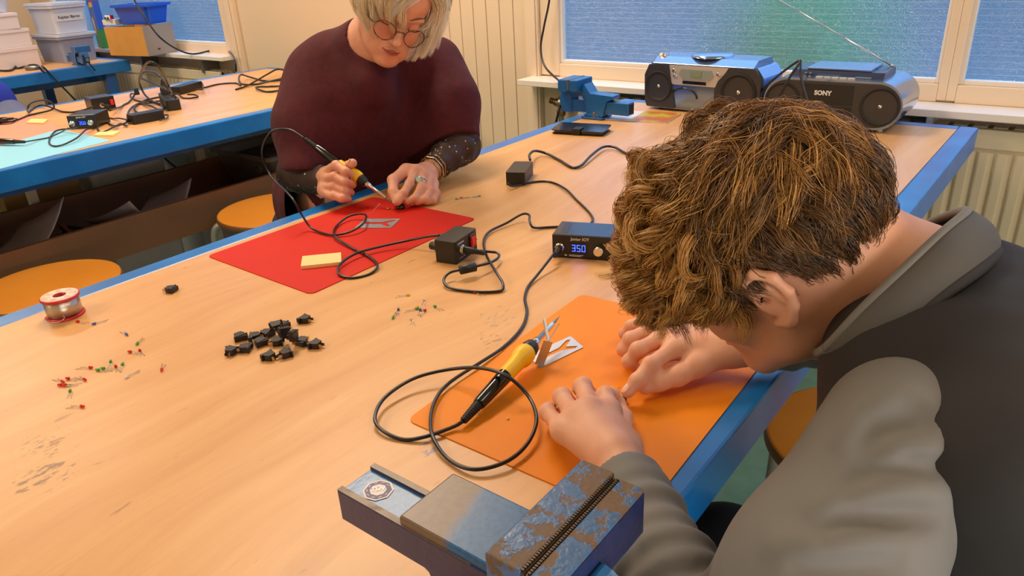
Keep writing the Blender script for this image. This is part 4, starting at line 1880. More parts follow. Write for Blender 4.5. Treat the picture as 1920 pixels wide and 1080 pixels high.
def knit_post(P, d):
    d = d + 0.003 * noise3(P, 22, 8) + 0.0012 * noise3(P, 70, 9)
    # cloth hanging from the shoulders: vertical soft folds
    d = d + 0.004 * np.sin((P[:, 1] - P[:, 0] * 0.5) * 42 + 2 * noise3(P, 6, 5)) * np.clip((0.98 - P[:, 2]) / 0.2, 0, 1)
    d = np.maximum(d, -np.maximum(-(P[:, 0] + 1.3395), P[:, 2] - 0.765))
    nearR = (np.sqrt(((P - hR) ** 2).sum(1)) < 0.14) & (((P - hR) @ RC[0]) < 0.075)
    d = np.where(nearR, np.maximum(d, 0.836 - P[:, 2]), d)
    eL = (P - hL) @ dL
    nearL = np.sqrt(((P - hL) ** 2).sum(1)) < 0.13
    d = np.where(nearL, np.maximum(d, eL - 0.012), d)
    return d


K.post = knit_post
v_, f_ = K.mesh(0.005)
sweater = np_mesh('sweater', v_, f_, M_KNIT, woman)

# sheer dotted under-sleeves
M_SHEER = mat('sheer_dark_mesh', rgb(52, 34, 30), 0.6)
q = NT(M_SHEER)
co = q.n('ShaderNodeTexCoord').outputs['Object']
vo = q.n('ShaderNodeTexVoronoi', Scale=75.0)
q.l(co, vo.inputs['Vector'])
dot = q.ramp(vo.outputs['Distance'], [(0.10, BW(1)), (0.16, BW(0))])
q.l(q.mix(dot, rgb(50, 32, 28), rgb(235, 225, 225)), q.b.inputs['Base Color'])
q.l(q.math('MAXIMUM', q.math('MULTIPLY', dot, 1.0), 0.80), q.b.inputs['Alpha'])
for (e_, w_, s_) in ((ELR, WRR, SLR), (ELL, WRL, SLL)):
    Q = SDF(0.02)
    Q.chain([s_ + (e_ - s_) * 0.5, e_, e_ + (w_ - e_) * 0.78], [0.052, 0.046, 0.031], 0.02)

    def sp_(P, d, e_=e_, w_=w_):
        ax = (w_ - e_) / np.linalg.norm(w_ - e_)
        t_ = (P - e_) @ ax
        return d + 0.0022 * np.sin(t_ * 160 + 2 * noise3(P, 30, 2)) + 0.0015 * noise3(P, 60, 3)
    Q.post = sp_
    v_, f_ = Q.mesh(0.004)
    np_mesh('under_sleeve', v_, f_, M_SHEER, woman)
# skirt / trousers
P_ = SDF(0.02)
P_.chain([whp + npv((-0.03, -0.08, 0)), wKR, wFR], [0.105, 0.072, 0.052], 0.02)
P_.chain([whp + npv((0.05, 0.08, 0)), wKL, wFL], [0.105, 0.072, 0.052], 0.02)
v_, f_ = P_.mesh(0.008)
np_mesh('trousers', v_, f_, M_TROU, woman)

# rings and bracelets
M_SILVER = mat('silver', rgb(215, 215, 210), 0.2, 1.0)
M_GOLD = mat('gold_chain', rgb(214, 168, 96), 0.28, 1.0)
M_STONE = mat('green_grey_stone', rgb(140, 165, 150), 0.15, coat=0.5)


def ring_at(p, q, r, tube_r, parent, name, m):
    p, q = Vector(p), Vector(q)
    d = (q - p).normalized()
    a = d.orthogonal().normalized()
    b2 = d.cross(a)
    b_ = MB()
    b_.tube([p + (a * math.cos(2 * PI * i_ / 24) + b2 * math.sin(2 * PI * i_ / 24)) * r for i_ in range(25)], tube_r, 8)
    return b_.build(name, m, parent)


rp = wl_h['m'][0] * 0.45 + wl_h['m'][1] * 0.55
rg = thing('ring', "silver ring with round grey green stone on the woman's left hand", 'ring', tuple(rp))
ring_at((0, 0, 0), wl_h['m'][1] - wl_h['m'][0], 0.0112, 0.0018, rg, 'band', M_SILVER)
tow = npv((0.25, -0.85, 0.45))
b = MB()
b.lathe_ab(tow * 0.011, tow * 0.017, [(0.0085, 0), (0.0092, 0.002), (0.0085, 0.004), (0.006, 0.0055)], 20, smooth=False)
b.build('stone', M_STONE, rg)
bc = WRL + (ELL - WRL) * 0.16
br = thing('bracelet', "gold chain bracelets stacked on the woman's left wrist", 'bracelet', tuple(bc))
for i_ in range(4):
    dd = (ELL - WRL) / np.linalg.norm(ELL - WRL)
    tl = Vector(dd + rng.normal(size=3) * 0.12)
    c_ = Vector(dd * (0.006 * (i_ - 1.5)))
    a = tl.orthogonal().normalized()
    b2 = tl.normalized().cross(a)
    b_ = MB()
    b_.tube([c_ + (a * math.cos(2 * PI * k_ / 40) + b2 * math.sin(2 * PI * k_ / 40)) * (0.031 + 0.0012 * math.sin(k_ * 5)) for k_ in range(41)], 0.0013, 6)
    b_.build('chain', M_GOLD if i_ != 1 else M_SILVER, br)

# ------------------------------------------------------------------ things on the near bench
M_MAT_RED = mat('red_silicone_mat', rgb(200, 32, 12), 0.6, spec=0.2, noise=(8, rgb(206, 36, 16), 0.3, 0.7))
M_MAT_ORANGE = mat('orange_silicone_mat', rgb(236, 134, 10), 0.5, spec=0.25, noise=(7, rgb(240, 142, 18), 0.3, 0.7))
M_SPONGE = mat('yellow_sponge', rgb(244, 212, 146), 0.95, bump=(260, 0.8, 0.002))
M_YEL = mat('yellow_grip', rgb(244, 196, 20), 0.42)
M_RED = mat('red_switch', rgb(200, 36, 28), 0.3, emit=(rgb(220, 30, 20), 0.25))
M_CHROME = mat('chrome', rgb(220, 216, 208), 0.12, 1.0)
M_PRINT = mat('white_print', rgb(215, 215, 215), 0.5)
M_GOLDP = mat('brass_contact', rgb(212, 170, 90), 0.25, 1.0)


def rounded_quad(px, z, r=0.014):
    P = [Vector((onz(x, y, z).x, onz(x, y, z).y)) for x, y in px]
    out = []
    n = len(P)
    for i in range(n):
        a, b_, c = P[i - 1], P[i], P[(i + 1) % n]
        d1, d2 = (a - b_).normalized(), (c - b_).normalized()
        for k in range(7):
            t_ = k / 6
            p0, p2 = b_ + d1 * r, b_ + d2 * r
            out.append(((1 - t_) ** 2) * p0 + 2 * t_ * (1 - t_) * b_ + t_ * t_ * p2)
    return [(p.x, p.y) for p in out]


def flat_mat(px, m, label, z=T, group=None):
    poly = rounded_quad(px, z)
    cx = sum(p[0] for p in poly) / len(poly)
    cy = sum(p[1] for p in poly) / len(poly)
    b_ = MB()
    b_.prism([(p[0] - cx, p[1] - cy) for p in poly], 0, 0.0014)
    o_ = b_.build('work_mat', m, None, loc=(cx, cy, z + 0.0001))
    return tag(o_, label, 'mat', group)


flat_mat([(388, 481), (583, 553), (893, 411), (700, 370)], M_MAT_RED, "red silicone mat under the woman's hands")
flat_mat([(762, 790), (1057, 920), (1160, 968), (1244, 950), (1434, 676), (1290, 620), (1090, 556)][0:0] or [(762, 789), (1196, 980), (1462, 640), (1090, 553)], M_MAT_ORANGE, "orange silicone mat under the boy's hands")
TM = T + 0.0016      # top of a mat


def cable(name, pts, r, parent, m=None, n=8):
    """pts: (px, py, height above bench) -> tube part of parent"""
    P = [onz(x, y, T + r + h) if len(q_) == 3 else q_ for q_ in pts for (x, y, h) in [q_]]
    o_ = parent_world(parent)
    P = [Vector((p.x, p.y, max(p.z, T + r + 0.0004))) for p in crom(P, n)]
    b_ = MB()
    b_.sm = True
    b_.tube([p - o_ for p in P], r, 8)
    return b_.build(name, m or M_CABLE, parent)


def iron(t_, tip, back, roll=0.0, cable_pts=None, r=0.0023):
    """soldering iron from tip to cable end of the handle, world points"""
    o_ = parent_world(t_)
    a, b2 = Vector(tip) - o_, Vector(back) - o_
    d = (b2 - a)
    L_ = d.length
    k = L_ / 0.235
    lb = lambda prof: [(x, z * k) for x, z in prof]
    u_ = d.normalized()
    MB().lathe_ab(a, b2, lb([(0.0002, 0), (0.0012, 0.008), (0.0022, 0.014), (0.0022, 0.05)]), 12).build('tip', M_DULL, t_)
    MB().lathe_ab(a, b2, lb([(0.0036, 0.022), (0.0038, 0.023), (0.0038, 0.062), (0.0056, 0.063), (0.0062, 0.070), (0.0056, 0.078)]), 18).build('barrel', M_CHROME, t_)
    MB().lathe_ab(a, b2, lb([(0.0060, 0.072), (0.0100, 0.076), (0.0118, 0.084), (0.0118, 0.090), (0.0110, 0.092)]), 24).build('collar', M_BLACK, t_)
    MB().lathe_ab(a, b2, lb([(0.0112, 0.088), (0.0135, 0.092), (0.0142, 0.100), (0.0135, 0.107), (0.0112, 0.112), (0.0104, 0.125), (0.0104, 0.140), (0.0100, 0.144)]), 28).build('grip', M_YEL, t_)
    MB().lathe_ab(a, b2, lb([(0.0098, 0.140), (0.0098, 0.150), (0.0088, 0.175), (0.0080, 0.200), (0.0072, 0.203)]), 24).build('handle', M_GLOSS, t_)
    prof = []
    z = 0.200
    while z < 0.233:
        rr_ = 0.0066 - (z - 0.2) * 0.06
        prof += [(rr_, z), (rr_, z + 0.0015), (rr_ - 0.0012, z + 0.002), (rr_ - 0.0012, z + 0.003)]
        z += 0.0035
    MB().lathe_ab(a, b2, lb(prof), 18).build('strain_relief', M_BLACK, t_)
    if cable_pts:
        P = crom([Vector(back)] + cable_pts, 8)
        b_ = MB()
        b_.sm = True
        b_.tube([p - o_ for p in P], r, 8)
        b_.build('cable', M_CABLE, t_)


M_GLOSS = mat('glossy_black_plastic', rgb(14, 14, 16), 0.12, spec=0.7)


def tz(x, y, h=0.0, r=0.0023):
    return onz(x, y, T + r + h)


# --- orange-mat iron on its bent metal rest
t = thing('soldering_iron', 'yellow and black soldering iron propped on a bent metal rest on the orange mat', 'soldering iron', tuple(onz(930, 720)))
i_tip, i_back = onz(1050, 592, T + 0.036), onz(868, 790, T + 0.010)
iron(t, i_tip, i_back, cable_pts=[
    tz(850, 800, 0.004), tz(800, 818, 0.003), tz(757, 824), tz(718, 808, 0.003), tz(703, 783, 0.006), tz(722, 745, 0.008), tz(775, 710, 0.012), tz(840, 693, 0.016), tz(900, 690, 0.028),
    tz(950, 705, 0.030), tz(990, 742, 0.014), tz(1006, 785, 0.012), tz(990, 830, 0.008), tz(950, 865, 0.006), tz(890, 880, 0.004), tz(842, 862, 0.002), tz(812, 820, 0.006),
    tz(808, 778, 0.004), tz(822, 740, 0.004), tz(850, 712, 0.004), tz(900, 680, 0.004), tz(945, 650, 0.001), tz(978, 615), tz(988, 585), tz(984, 560), tz(990, 538), tz(1008, 515, 0.004), tz(1026, 492, 0.012), tz(1040, 474, 0.018)])


# --- bent metal plate rests
M_PLATE = mat('zinc_plate', rgb(196, 200, 208), 0.34, 0.75)


def plate_rest(label, px4, z, prong_tip=None, fold_up=0.035):
    """rectangular sheet with a Y shaped window; px4: corners a,b,c,d"""
    P = [onz(x, y, z) for x, y in px4]
    c = sum(P, Vector()) / 4
    t_ = thing('iron_rest', label, 'iron rest', tuple(c))
    ex, ey = (P[1] - P[0]), (P[3] - P[0])

    def W2(u, v):
        p = P[0] + ex * u + ey * v
        return (p.x - c.x, p.y - c.y)
    b_ = MB()
    # outer frame with Y window built as quads between outline and window
    outer = [(0.02, 0), (0.98, 0), (1, 0.04), (1, 0.96), (0.98, 1), (0.02, 1), (0, 0.96), (0, 0.04)]
    win = [(0.12, 0.40), (0.60, 0.40), (0.86, 0.14), (0.93, 0.22), (0.74, 0.50), (0.93, 0.78), (0.86, 0.86), (0.60, 0.62), (0.12, 0.62)]
    bm_pts = outer + win
    from mathutils.geometry import delaunay_2d_cdt
    vs2 = [Vector(W2(*p)) for p in bm_pts]
    no = len(outer)
    edges = [(i, (i + 1) % no) for i in range(no)] + [(no + i, no + (i + 1) % len(win)) for i in range(len(win))]
    ov, oe, of, _, _, _ = delaunay_2d_cdt(vs2, edges, [], 1, 1e-7)
    wv = [Vector(W2(*p)) for p in win]

    def inside(p):
        r_ = False
        n = len(wv)
        for i in range(n):
            a, b3 = wv[i], wv[(i + 1) % n]
            if (a.y > p.y) != (b3.y > p.y) and p.x < (b3.x - a.x) * (p.y - a.y) / (b3.y - a.y) + a.x:
                r_ = not r_
        return r_
    th_ = 0.0012
    fs = []
    for f in of:
        m_ = sum((ov[i] for i in f), Vector((0, 0))) / len(f)
        if not inside(m_):
            fs.append(tuple(f))
    n = len(ov)
    b_.add([(p.x, p.y, th_) for p in ov], fs)
    b_.add([(p.x, p.y, 0) for p in ov], [f[::-1] for f in fs])
    for loop_, s_ in ((list(range(no)), 1), (list(range(no, no + len(win))), 1)):
        m_ = len(loop_)
        q0 = [vs2[i] for i in loop_]
        b_.add([(p.x, p.y, 0) for p in q0] + [(p.x, p.y, th_) for p in q0], [(i, (i + 1) % m_, m_ + (i + 1) % m_, m_ + i) for i in range(m_)])
    b_.build('base_plate', M_PLATE, t_)
    return t_, P, c


pl, PP, pc = plate_rest('silver metal iron rest with a folded up fork on the orange mat', [(1013, 691), (1094, 652), (1040, 627), (990, 668)], TM)
# folded-up fork carrying the iron
b = MB()
root_a, root_b = onz(1000, 680, TM) - pc, onz(1022, 690, TM) - pc
fk = onz(1028, 640, T + 0.036) - pc
for (ea, eb) in (((1020, 598), (1028, 601)), ((1048, 607), (1052, 614))):
    t0 = onz(ea[0], ea[1], T + 0.050) - pc
    b.tube([fk, t0], 0.0026, 4, flat=0.3, smooth=False)
mid_ = (root_a + root_b) / 2
b.tube([mid_ + Vector((0, 0, 0.001)), mid_.lerp(fk, 0.5), fk], 0.0062, 4, flat=0.15, smooth=False)
b.build('fork', M_PLATE, pl)
plate_rest('flat silver metal iron rest on the red mat', [(665, 428), (733, 428), (742, 411), (685, 411)], TM)

# --- woman's iron
ti, bk = npv(onz(740, 383, T + 0.012)), D(572, 260, 1.655)
ip = [D(640, 320, 1.625)]
t = thing('soldering_iron', "yellow and black soldering iron held in the woman's right hand", 'soldering iron', tuple(ip[0]))
iron(t, ti, bk, cable_pts=[Vector(D(540, 242, 1.665)), Vector(D(508, 248, 1.68)), Vector(D(491, 285, 1.69)), Vector(D(508, 330, 1.70)), onz(545, 368, T + 0.07), tz(566, 403, 0.03), tz(585, 428, 0.006), tz(620, 440, 0.003),
                           tz(655, 435, 0.006), tz(682, 418, 0.012), tz(684, 402, 0.012), tz(655, 405, 0.008), tz(630, 425, 0.003), tz(628, 443, 0.006), tz(655, 462, 0.003), tz(690, 480, 0.003), tz(708, 497, 0.003), tz(694, 513),
                           tz(660, 521), tz(636, 514, 0.003), tz(638, 495, 0.006), tz(668, 475, 0.008), tz(710, 463, 0.008), tz(760, 452, 0.012), tz(800, 444, 0.022), tz(824, 441, 0.026)])

# solder strand standing on the mat
t = thing('solder_wire', 'thin bright solder wire curling up from the red mat', 'solder wire', tuple(onz(690, 408, TM)))
P = crom([onz(688, 408, TM + 0.001), onz(700, 395, TM + 0.018), onz(712, 382, TM + 0.03)], 6)
tube_o = parent_world(t)
b = MB()
b.tube([p - tube_o for p in P], 0.0006, 6)
b.build('strand', M_STEEL, t)


def blockbox(px_a, px_b, px_c, h, z=T):
    """local frame from three base corners: b is the shared corner. returns origin, ex, ey, w, d"""
    A, B_, C_ = onz(*px_a, z), onz(*px_b, z), onz(*px_c, z)
    return B_, (A - B_), (C_ - B_), h


# --- black station with red rocker
t = thing('solder_station', 'small black soldering power box with red rocker switch beside the red mat', 'power box', tuple(onz(856, 497)), 0)
B0 = parent_world(t)
ex = (onz(817, 491) - B0)
w_ = ex.length
ex.normalize()
ez = Vector((0, 0, 1))
ey = ez.cross(ex).normalized()
if ey.dot(onz(896, 471) - B0) < 0:
    ey = -ey
d_ = 0.078
h_ = 0.042
Mb = frame_mat(Vector((0, 0, 0)), -ex, ey)     # x: from left corner to right, y: depth
# local box: x in [-w,0], y in [0,d]
b = MB()
b.prism([(-w_, 0.002), (-w_ + 0.002, 0), (-0.002, 0), (0, 0.002), (0, d_ - 0.002), (-0.002, d_), (-w_ + 0.002, d_), (-w_, d_ - 0.002)], 0.0005, h_, Mb)
b.build('case', M_BLACK, t, bevel=0.0015)
b = MB()
b.M = Mb
b.bb(-w_ - 0.0002, 0.0002, -0.0002, d_ + 0.0002, h_ * 0.48, h_ * 0.50)
b.build('seam', M_GLOSS, t)
b = MB()
b.M = Mb
for i in range(6):
    b.bb(-w_ + 0.006, -0.006, 0.012 + i * 0.010, 0.015 + i * 0.010, h_ - 0.0002, h_ + 0.0006)
b.build('top_ribs', M_GLOSS, t)
b = MB()
b.M = Mb
b.bb(0, 0.0016, 0.050, 0.068, 0.010, h_ - 0.004)
sw = b.build('switch_bezel', M_GLOSS, t, bevel=0.0005)
b = MB()
b.M = Mb
b.prism([(0.0012, 0.0525), (0.0055, 0.0525), (0.003, 0.0595), (0.0042, 0.0655), (0.0012, 0.0655)], 0.014, h_ - 0.009)
b.build('rocker', M_RED, sw)
b = MB()
b.M = Mb
b.lathe_ab((0, 0.022, 0.022), (0.006, 0.022, 0.022), [(0.0085, 0), (0.0085, 0.003), (0.0070, 0.004), (0.0068, 0.0055)], 24)
b.build('socket', M_CHROME, t)
b = MB()
b.M = Mb
b.lathe_ab((0.004, 0.022, 0.022), (0.060, 0.030, 0.016), [(0.0062, 0), (0.0066, 0.008), (0.0055, 0.018), (0.0055, 0.020), (0.0042, 0.021), (0.0052, 0.024), (0.0042, 0.025), (0.0050, 0.028), (0.0040, 0.029), (0.0048, 0.032), (0.0038, 0.033), (0.0045, 0.036), (0.0035, 0.040)], 18)
b.build('plug', M_BLACK, t)
b = MB()
b.M = Mb
b.lathe_ab((-w_, 0.010, 0.026), (-w_ - 0.014, 0.010, 0.026), [(0.0075, 0), (0.0075, 0.012), (0.0065, 0.014)], 24)
b.build('knob', M_BLACK, t, bevel=0.0004)
b = MB()
b.M = Mb
b.lathe_ab((-w_ + 0.002, 0.055, 0.026), (-w_ - 0.028, 0.058, 0.026), [(0.0062, 0), (0.0062, 0.006), (0.0045, 0.007), (0.0055, 0.010), (0.0045, 0.011), (0.0052, 0.014), (0.0042, 0.015), (0.0048, 0.018), (0.0032, 0.028)], 18)
b.build('iron_plug', M_BLACK, t)
Mt = Mb @ frame_mat(Vector((0.0003, 0.020, 0.035)), (0, 1, 0), (0, 0, 1))
text('SOLDER', 0.0042, t, Mt, M_PRINT)
Mt = Mb @ frame_mat(Vector((0.0003, 0.020, 0.006)), (0, 1, 0), (0, 0, 1))
bpy.data.objects.remove(t.children[-1])
b = MB()
b.M = Mb
for i in range(7):
    b.bb(0.0001, 0.0004, 0.010 + i * 0.003, 0.0118 + i * 0.003, 0.0335 + 0.0006 * (i % 2), 0.0360)
for i in range(4):
    b.bb(0.0001, 0.0004, 0.012 + i * 0.005, 0.0150 + i * 0.005, 0.0070, 0.0076 + 0.001 * (i % 2))
b.build('printed_marks', M_PRINT, t)
st_b = thing('power_adapter', 'flat black mains adapter behind the power box, cord trailing both ways', 'adapter', tuple(onz(985, 348)))
B0 = parent_world(st_b)
ey = (onz(1003, 322) - onz(985, 348)).normalized()
ex = ey.cross(ez)
M2 = frame_mat(Vector((0, 0, 0)), ex, ey)
b = MB()
b.prism(rrect(0.046, 0.098, 0.004), 0.0005, 0.031, M2 @ Matrix.Translation((-0.023, 0.049, 0)))
b.build('case', M_BLACK, st_b, bevel=0.003)
cable('cable', [(952, 344, 0.012), (962, 349, 0.004), (990, 343, 0), (1030, 341, 0), (1060, 354, 0.002), (1082, 376, 0), (1106, 400, 0), (1111, 414, 0), (1098, 423, 0), (1060, 425, 0), (1020, 427, 0), (999, 426, 0.004), (993, 414, 0.012),
                (992, 403, 0.016), (978, 402, 0.012), (950, 418, 0.004), (918, 434, 0.002), (907, 452, 0.002), (912, 478, 0.008), (930, 510, 0.012), (943, 532, 0.006), (938, 546, 0), (905, 548, 0), (868, 545, 0), (840, 538, 0.002), (832, 525, 0.006),
                (842, 512, 0.010), (862, 506, 0.014), (890, 500, 0.014), (920, 492, 0.010), (935, 482, 0.008), (932, 474, 0.010), (916, 472, 0.012), (900, 470, 0.016)], 0.0024, st_b)
b = MB()
fa, fb = onz(861, 507, T + 0.016) - B0, onz(893, 500, T + 0.016) - B0
b.lathe_ab(fa, fb, [(0.0040, 0), (0.0078, 0.0015), (0.0078, (fb - fa).length - 0.0015), (0.0040, (fb - fa).length)], 20)
b.build('ferrite_bead', M_BLACK, st_b)
cable('mains_lead', [(994, 300, 0.016), (993, 290, 0.020), (1003, 283, 0.014), (1025, 288, 0.004), (1048, 300, 0), (1072, 314, 0), (1090, 310, 0.002), (1108, 292, 0.006), (1130, 276, 0.006), (1152, 276, 0.004), (1175, 288, 0), (1215, 300, 0), (1300, 300, 0)], 0.0034, st_b)

# --- station with blue display
t = thing('solder_station', 'small black soldering station with glowing blue 350 display by the boy', 'power box', tuple(onz(1036, 482)))
ex = (onz(1120, 488) - onz(1036, 482)).normalized()
ey = ez.cross(ex)
M3 = frame_mat(Vector((0, 0, 0)), ex, ey)
SWD, SDP, SHT = 0.105, 0.070, 0.043
M_STN = mat('satin_black_aluminium', rgb(24, 25, 30), 0.3, spec=0.6)
M_STNTOP = mat('satin_top', rgb(60, 66, 80), 0.16, 0.6)
b = MB()
b.M = M3
b.bb(0, SWD, 0, SDP, 0.0006, SHT)
b.build('case', M_STN, t, bevel=0.0015)
b = MB()
b.M = M3
b.bb(0.002, SWD - 0.002, 0.002, SDP - 0.002, SHT, SHT + 0.0006)
for i in range(5):
    b.bb(0.012 + i * 0.003, 0.013 + i * 0.003, 0.010, SDP - 0.01, SHT + 0.0006, SHT + 0.0010)
b.build('lid', M_STNTOP, t)
M_LCD = mat('display_window', rgb(6, 6, 40), 0.15)
M_BLUE_LED = mat('blue_digits', rgb(40, 60, 255), 0.4, emit=((0.02, 0.06, 1.0, 1), 9.0))
b = MB()
b.M = M3
b.bb(0.033, 0.063, -0.0005, 0.0005, 0.010, 0.030)
dsp = b.build('display', M_LCD, t)


def seg7(ch, x, z, s, mb):
    on = {'3': 'abgcd', '5': 'afgcd', '0': 'abcdef'}[ch]
    w, h, k = 0.52 * s, 1.0 * s, 0.10 * s
    segs = {'a': (0, w, h - k, h), 'g': (0, w, h / 2 - k / 2, h / 2 + k / 2), 'd': (0, w, 0, k), 'f': (0, k, h / 2, h), 'b': (w - k, w, h / 2, h), 'e': (0, k, 0, h / 2), 'c': (w - k, w, 0, h / 2)}
    for c_ in on:
        a0, a1, c0, c1 = segs[c_]
        g = 0.02 * s
        mb.bb(x + a0 + g, x + a1 - g, -0.0010, -0.0006, z + c0 + g, z + c1 - g)


b = MB()
b.M = M3
for i, ch in enumerate('350'):
    seg7(ch, 0.0355 + i * 0.0088, 0.0138, 0.0125, b)
b.build('digits', M_BLUE_LED, dsp)
text('Junior IOT', 0.0075, t, M3 @ frame_mat(Vector((0.050, -0.0002, 0.0365)), (1, 0, 0), (0, 0, 1)), M_PRINT, bold=0.00012)
b = MB()
b.M = M3
for r_, z_ in ((0, 0.0062), (1, 0.0042)):
    b.bb(0.030, 0.056 - r_ * 0.004, -0.0002, 0.0001, z_, z_ + 0.0010)
b.bb(0.022, 0.0265, -0.0002, 0.0001, 0.0042, 0.0072)
b.build('small_print', M_PRINT, t)
b = MB()
b.M = M3
b.lathe_ab((0.014, 0, 0.020), (0.014, -0.006, 0.020), [(0.0088, 0), (0.0088, 0.003), (0.0076, 0.004), (0.0070, 0.0055)], 24)
b.build('socket', M_CHROME, t)
b = MB()
b.M = M3
b.lathe_ab((0.014, -0.003, 0.020), (0.010, -0.030, 0.012), [(0.0060, 0), (0.0064, 0.006), (0.0052, 0.012), (0.0044, 0.013), (0.0048, 0.016), (0.0040, 0.017), (0.0042, 0.020), (0.0030, 0.026)], 18)
b.build('plug', M_BLACK, t)
b = MB()
b.M = M3
b.lathe_ab((0.084, 0, 0.020), (0.084, -0.013, 0.020), [(0.0088, 0), (0.0088, 0.011), (0.0076, 0.013)], 24)
b.build('knob', M_CHROME, t)

# --- sponges
def sponge(px4, label, z, hgt=0.006, m=None):
    P = [onz(x, y, z) for x, y in px4]
    c = sum(P, Vector()) / len(P)
    b_ = MB()
    b_.prism([(p.x - c.x, p.y - c.y) for p in P], 0, hgt)
    o_ = b_.build('sponge', m or M_SPONGE, None, loc=(c.x, c.y, z + 0.0002), bevel=0.001)
    return tag(o_, label, 'sponge')


sponge([(565, 505), (641, 497), (640, 479), (568, 486)], 'pale yellow sponge lying on the near corner of the red mat', TM)

# --- solder reel
M_REELRED = mat('red_reel_plastic', rgb(196, 30, 36), 0.35)
M_REELLBL = mat('pale_reel_label', rgb(246, 214, 196), 0.5)
M_SOLDER = mat('wound_solder', rgb(196, 188, 180), 0.28, 1.0)
q = NT(M_SOLDER)
co = q.n('ShaderNodeTexCoord').outputs['Object']
wv_ = q.n('ShaderNodeTexWave', Scale=420.0)
wv_.bands_direction = 'Z'
q.l(co, wv_.inputs['Vector'])
q.bump(wv_.outputs['Fac'], 0.25, 0.0003)
rc = (onz(80, 595) + onz(167, 586)) / 2
t = thing('solder_reel', 'reel of silver solder wire with red flanges and pale label', 'reel', (rc.x, rc.y, T))
MB().lathe([(0.0285, 0.0003), (0.0285, 0.003), (0.027, 0.004)], 48).build('flange', M_REELRED, t, bevel=0.0004)
MB().lathe([(0.0245, 0.004), (0.0258, 0.0045), (0.0258, 0.031), (0.0245, 0.0315)], 48).build('wire', M_SOLDER, t)
prof = [(0.0095, 0.0315), (0.0285, 0.0315), (0.0285, 0.0350), (0.0272, 0.0356), (0.0095, 0.0356), (0.0085, 0.030), (0.0085, 0.006)]
MB().lathe(prof, 48, cap=False).build('flange', M_REELRED, t)
lab = MB()
lab.lathe([(0.0100, 0.0357), (0.0270, 0.0357), (0.0270, 0.0359), (0.0100, 0.0359)], 48, cap=False)
lb_ = lab.build('label', M_REELLBL, t)
M_SMALLPRINT = mat('faint_red_print', rgb(190, 110, 100), 0.6)
b = MB()
for i in range(7):
    for j in range(5):
        a = 0.25 + i * 0.86
        rr_ = 0.0135 + j * 0.0024
        b.box((rr_ * math.cos(a), rr_ * math.sin(a), 0.03597), (0.0006, 0.005 + 0.002 * ((i + j) % 3), 0.0001), (0, 0, a))
b.build('label_print', M_SMALLPRINT, lb_)
b = MB()
b.tube(crom([Vector((0.0205, -0.012, 0.012)), Vector((0.026, -0.012, 0.006)), Vector((0.020, -0.0215, 0.0012)), Vector((0, -0.0298, 0.0009)), Vector((-0.016, -0.026, 0.0009)), Vector((-0.024, -0.018, 0.0012))], 8), 0.0005, 6)
b.build('loose_end', M_SOLDER, t)

# --- rocker switches
M_SWBODY = mat('matt_black_switch', rgb(34, 30, 30), 0.42)


def make_switch():
    t_ = thing('rocker_switch', '', 'switch', (0, 0, 0))
    b_ = MB()
    mm = 0.001
    out = [(0, -10), (2.2, -10), (2.4, -7.2), (6, -7.6), (13, -5.2), (13, 5.2), (6, 7.6), (2.4, 7.2), (2.2, 10), (0, 10)]
    b_.prism([(x * mm, y * mm) for x, y in out], 0.0002, 0.0092)
    b_.build('housing', M_SWBODY, t_, bevel=0.0004)
    b_ = MB()
    b_.prism([(x * mm, y * mm) for x, y in [(0.2, -8.6), (-4.6, -7.2), (-2.4, -0.5), (-0.8, 6.8), (0.2, 8.6)]], 0.0012, 0.0082)
    b_.build('rocker', M_SWBODY, t_, bevel=0.0003)
    for yy in (-3.4, 3.2):
        b_ = MB()
        b_.box((0.0155, yy * mm, 0.0047), (0.0062, 0.0007, 0.0046))
        b_.build('terminal', M_GOLDP if yy < 0 else M_STEEL, t_)
    return t_


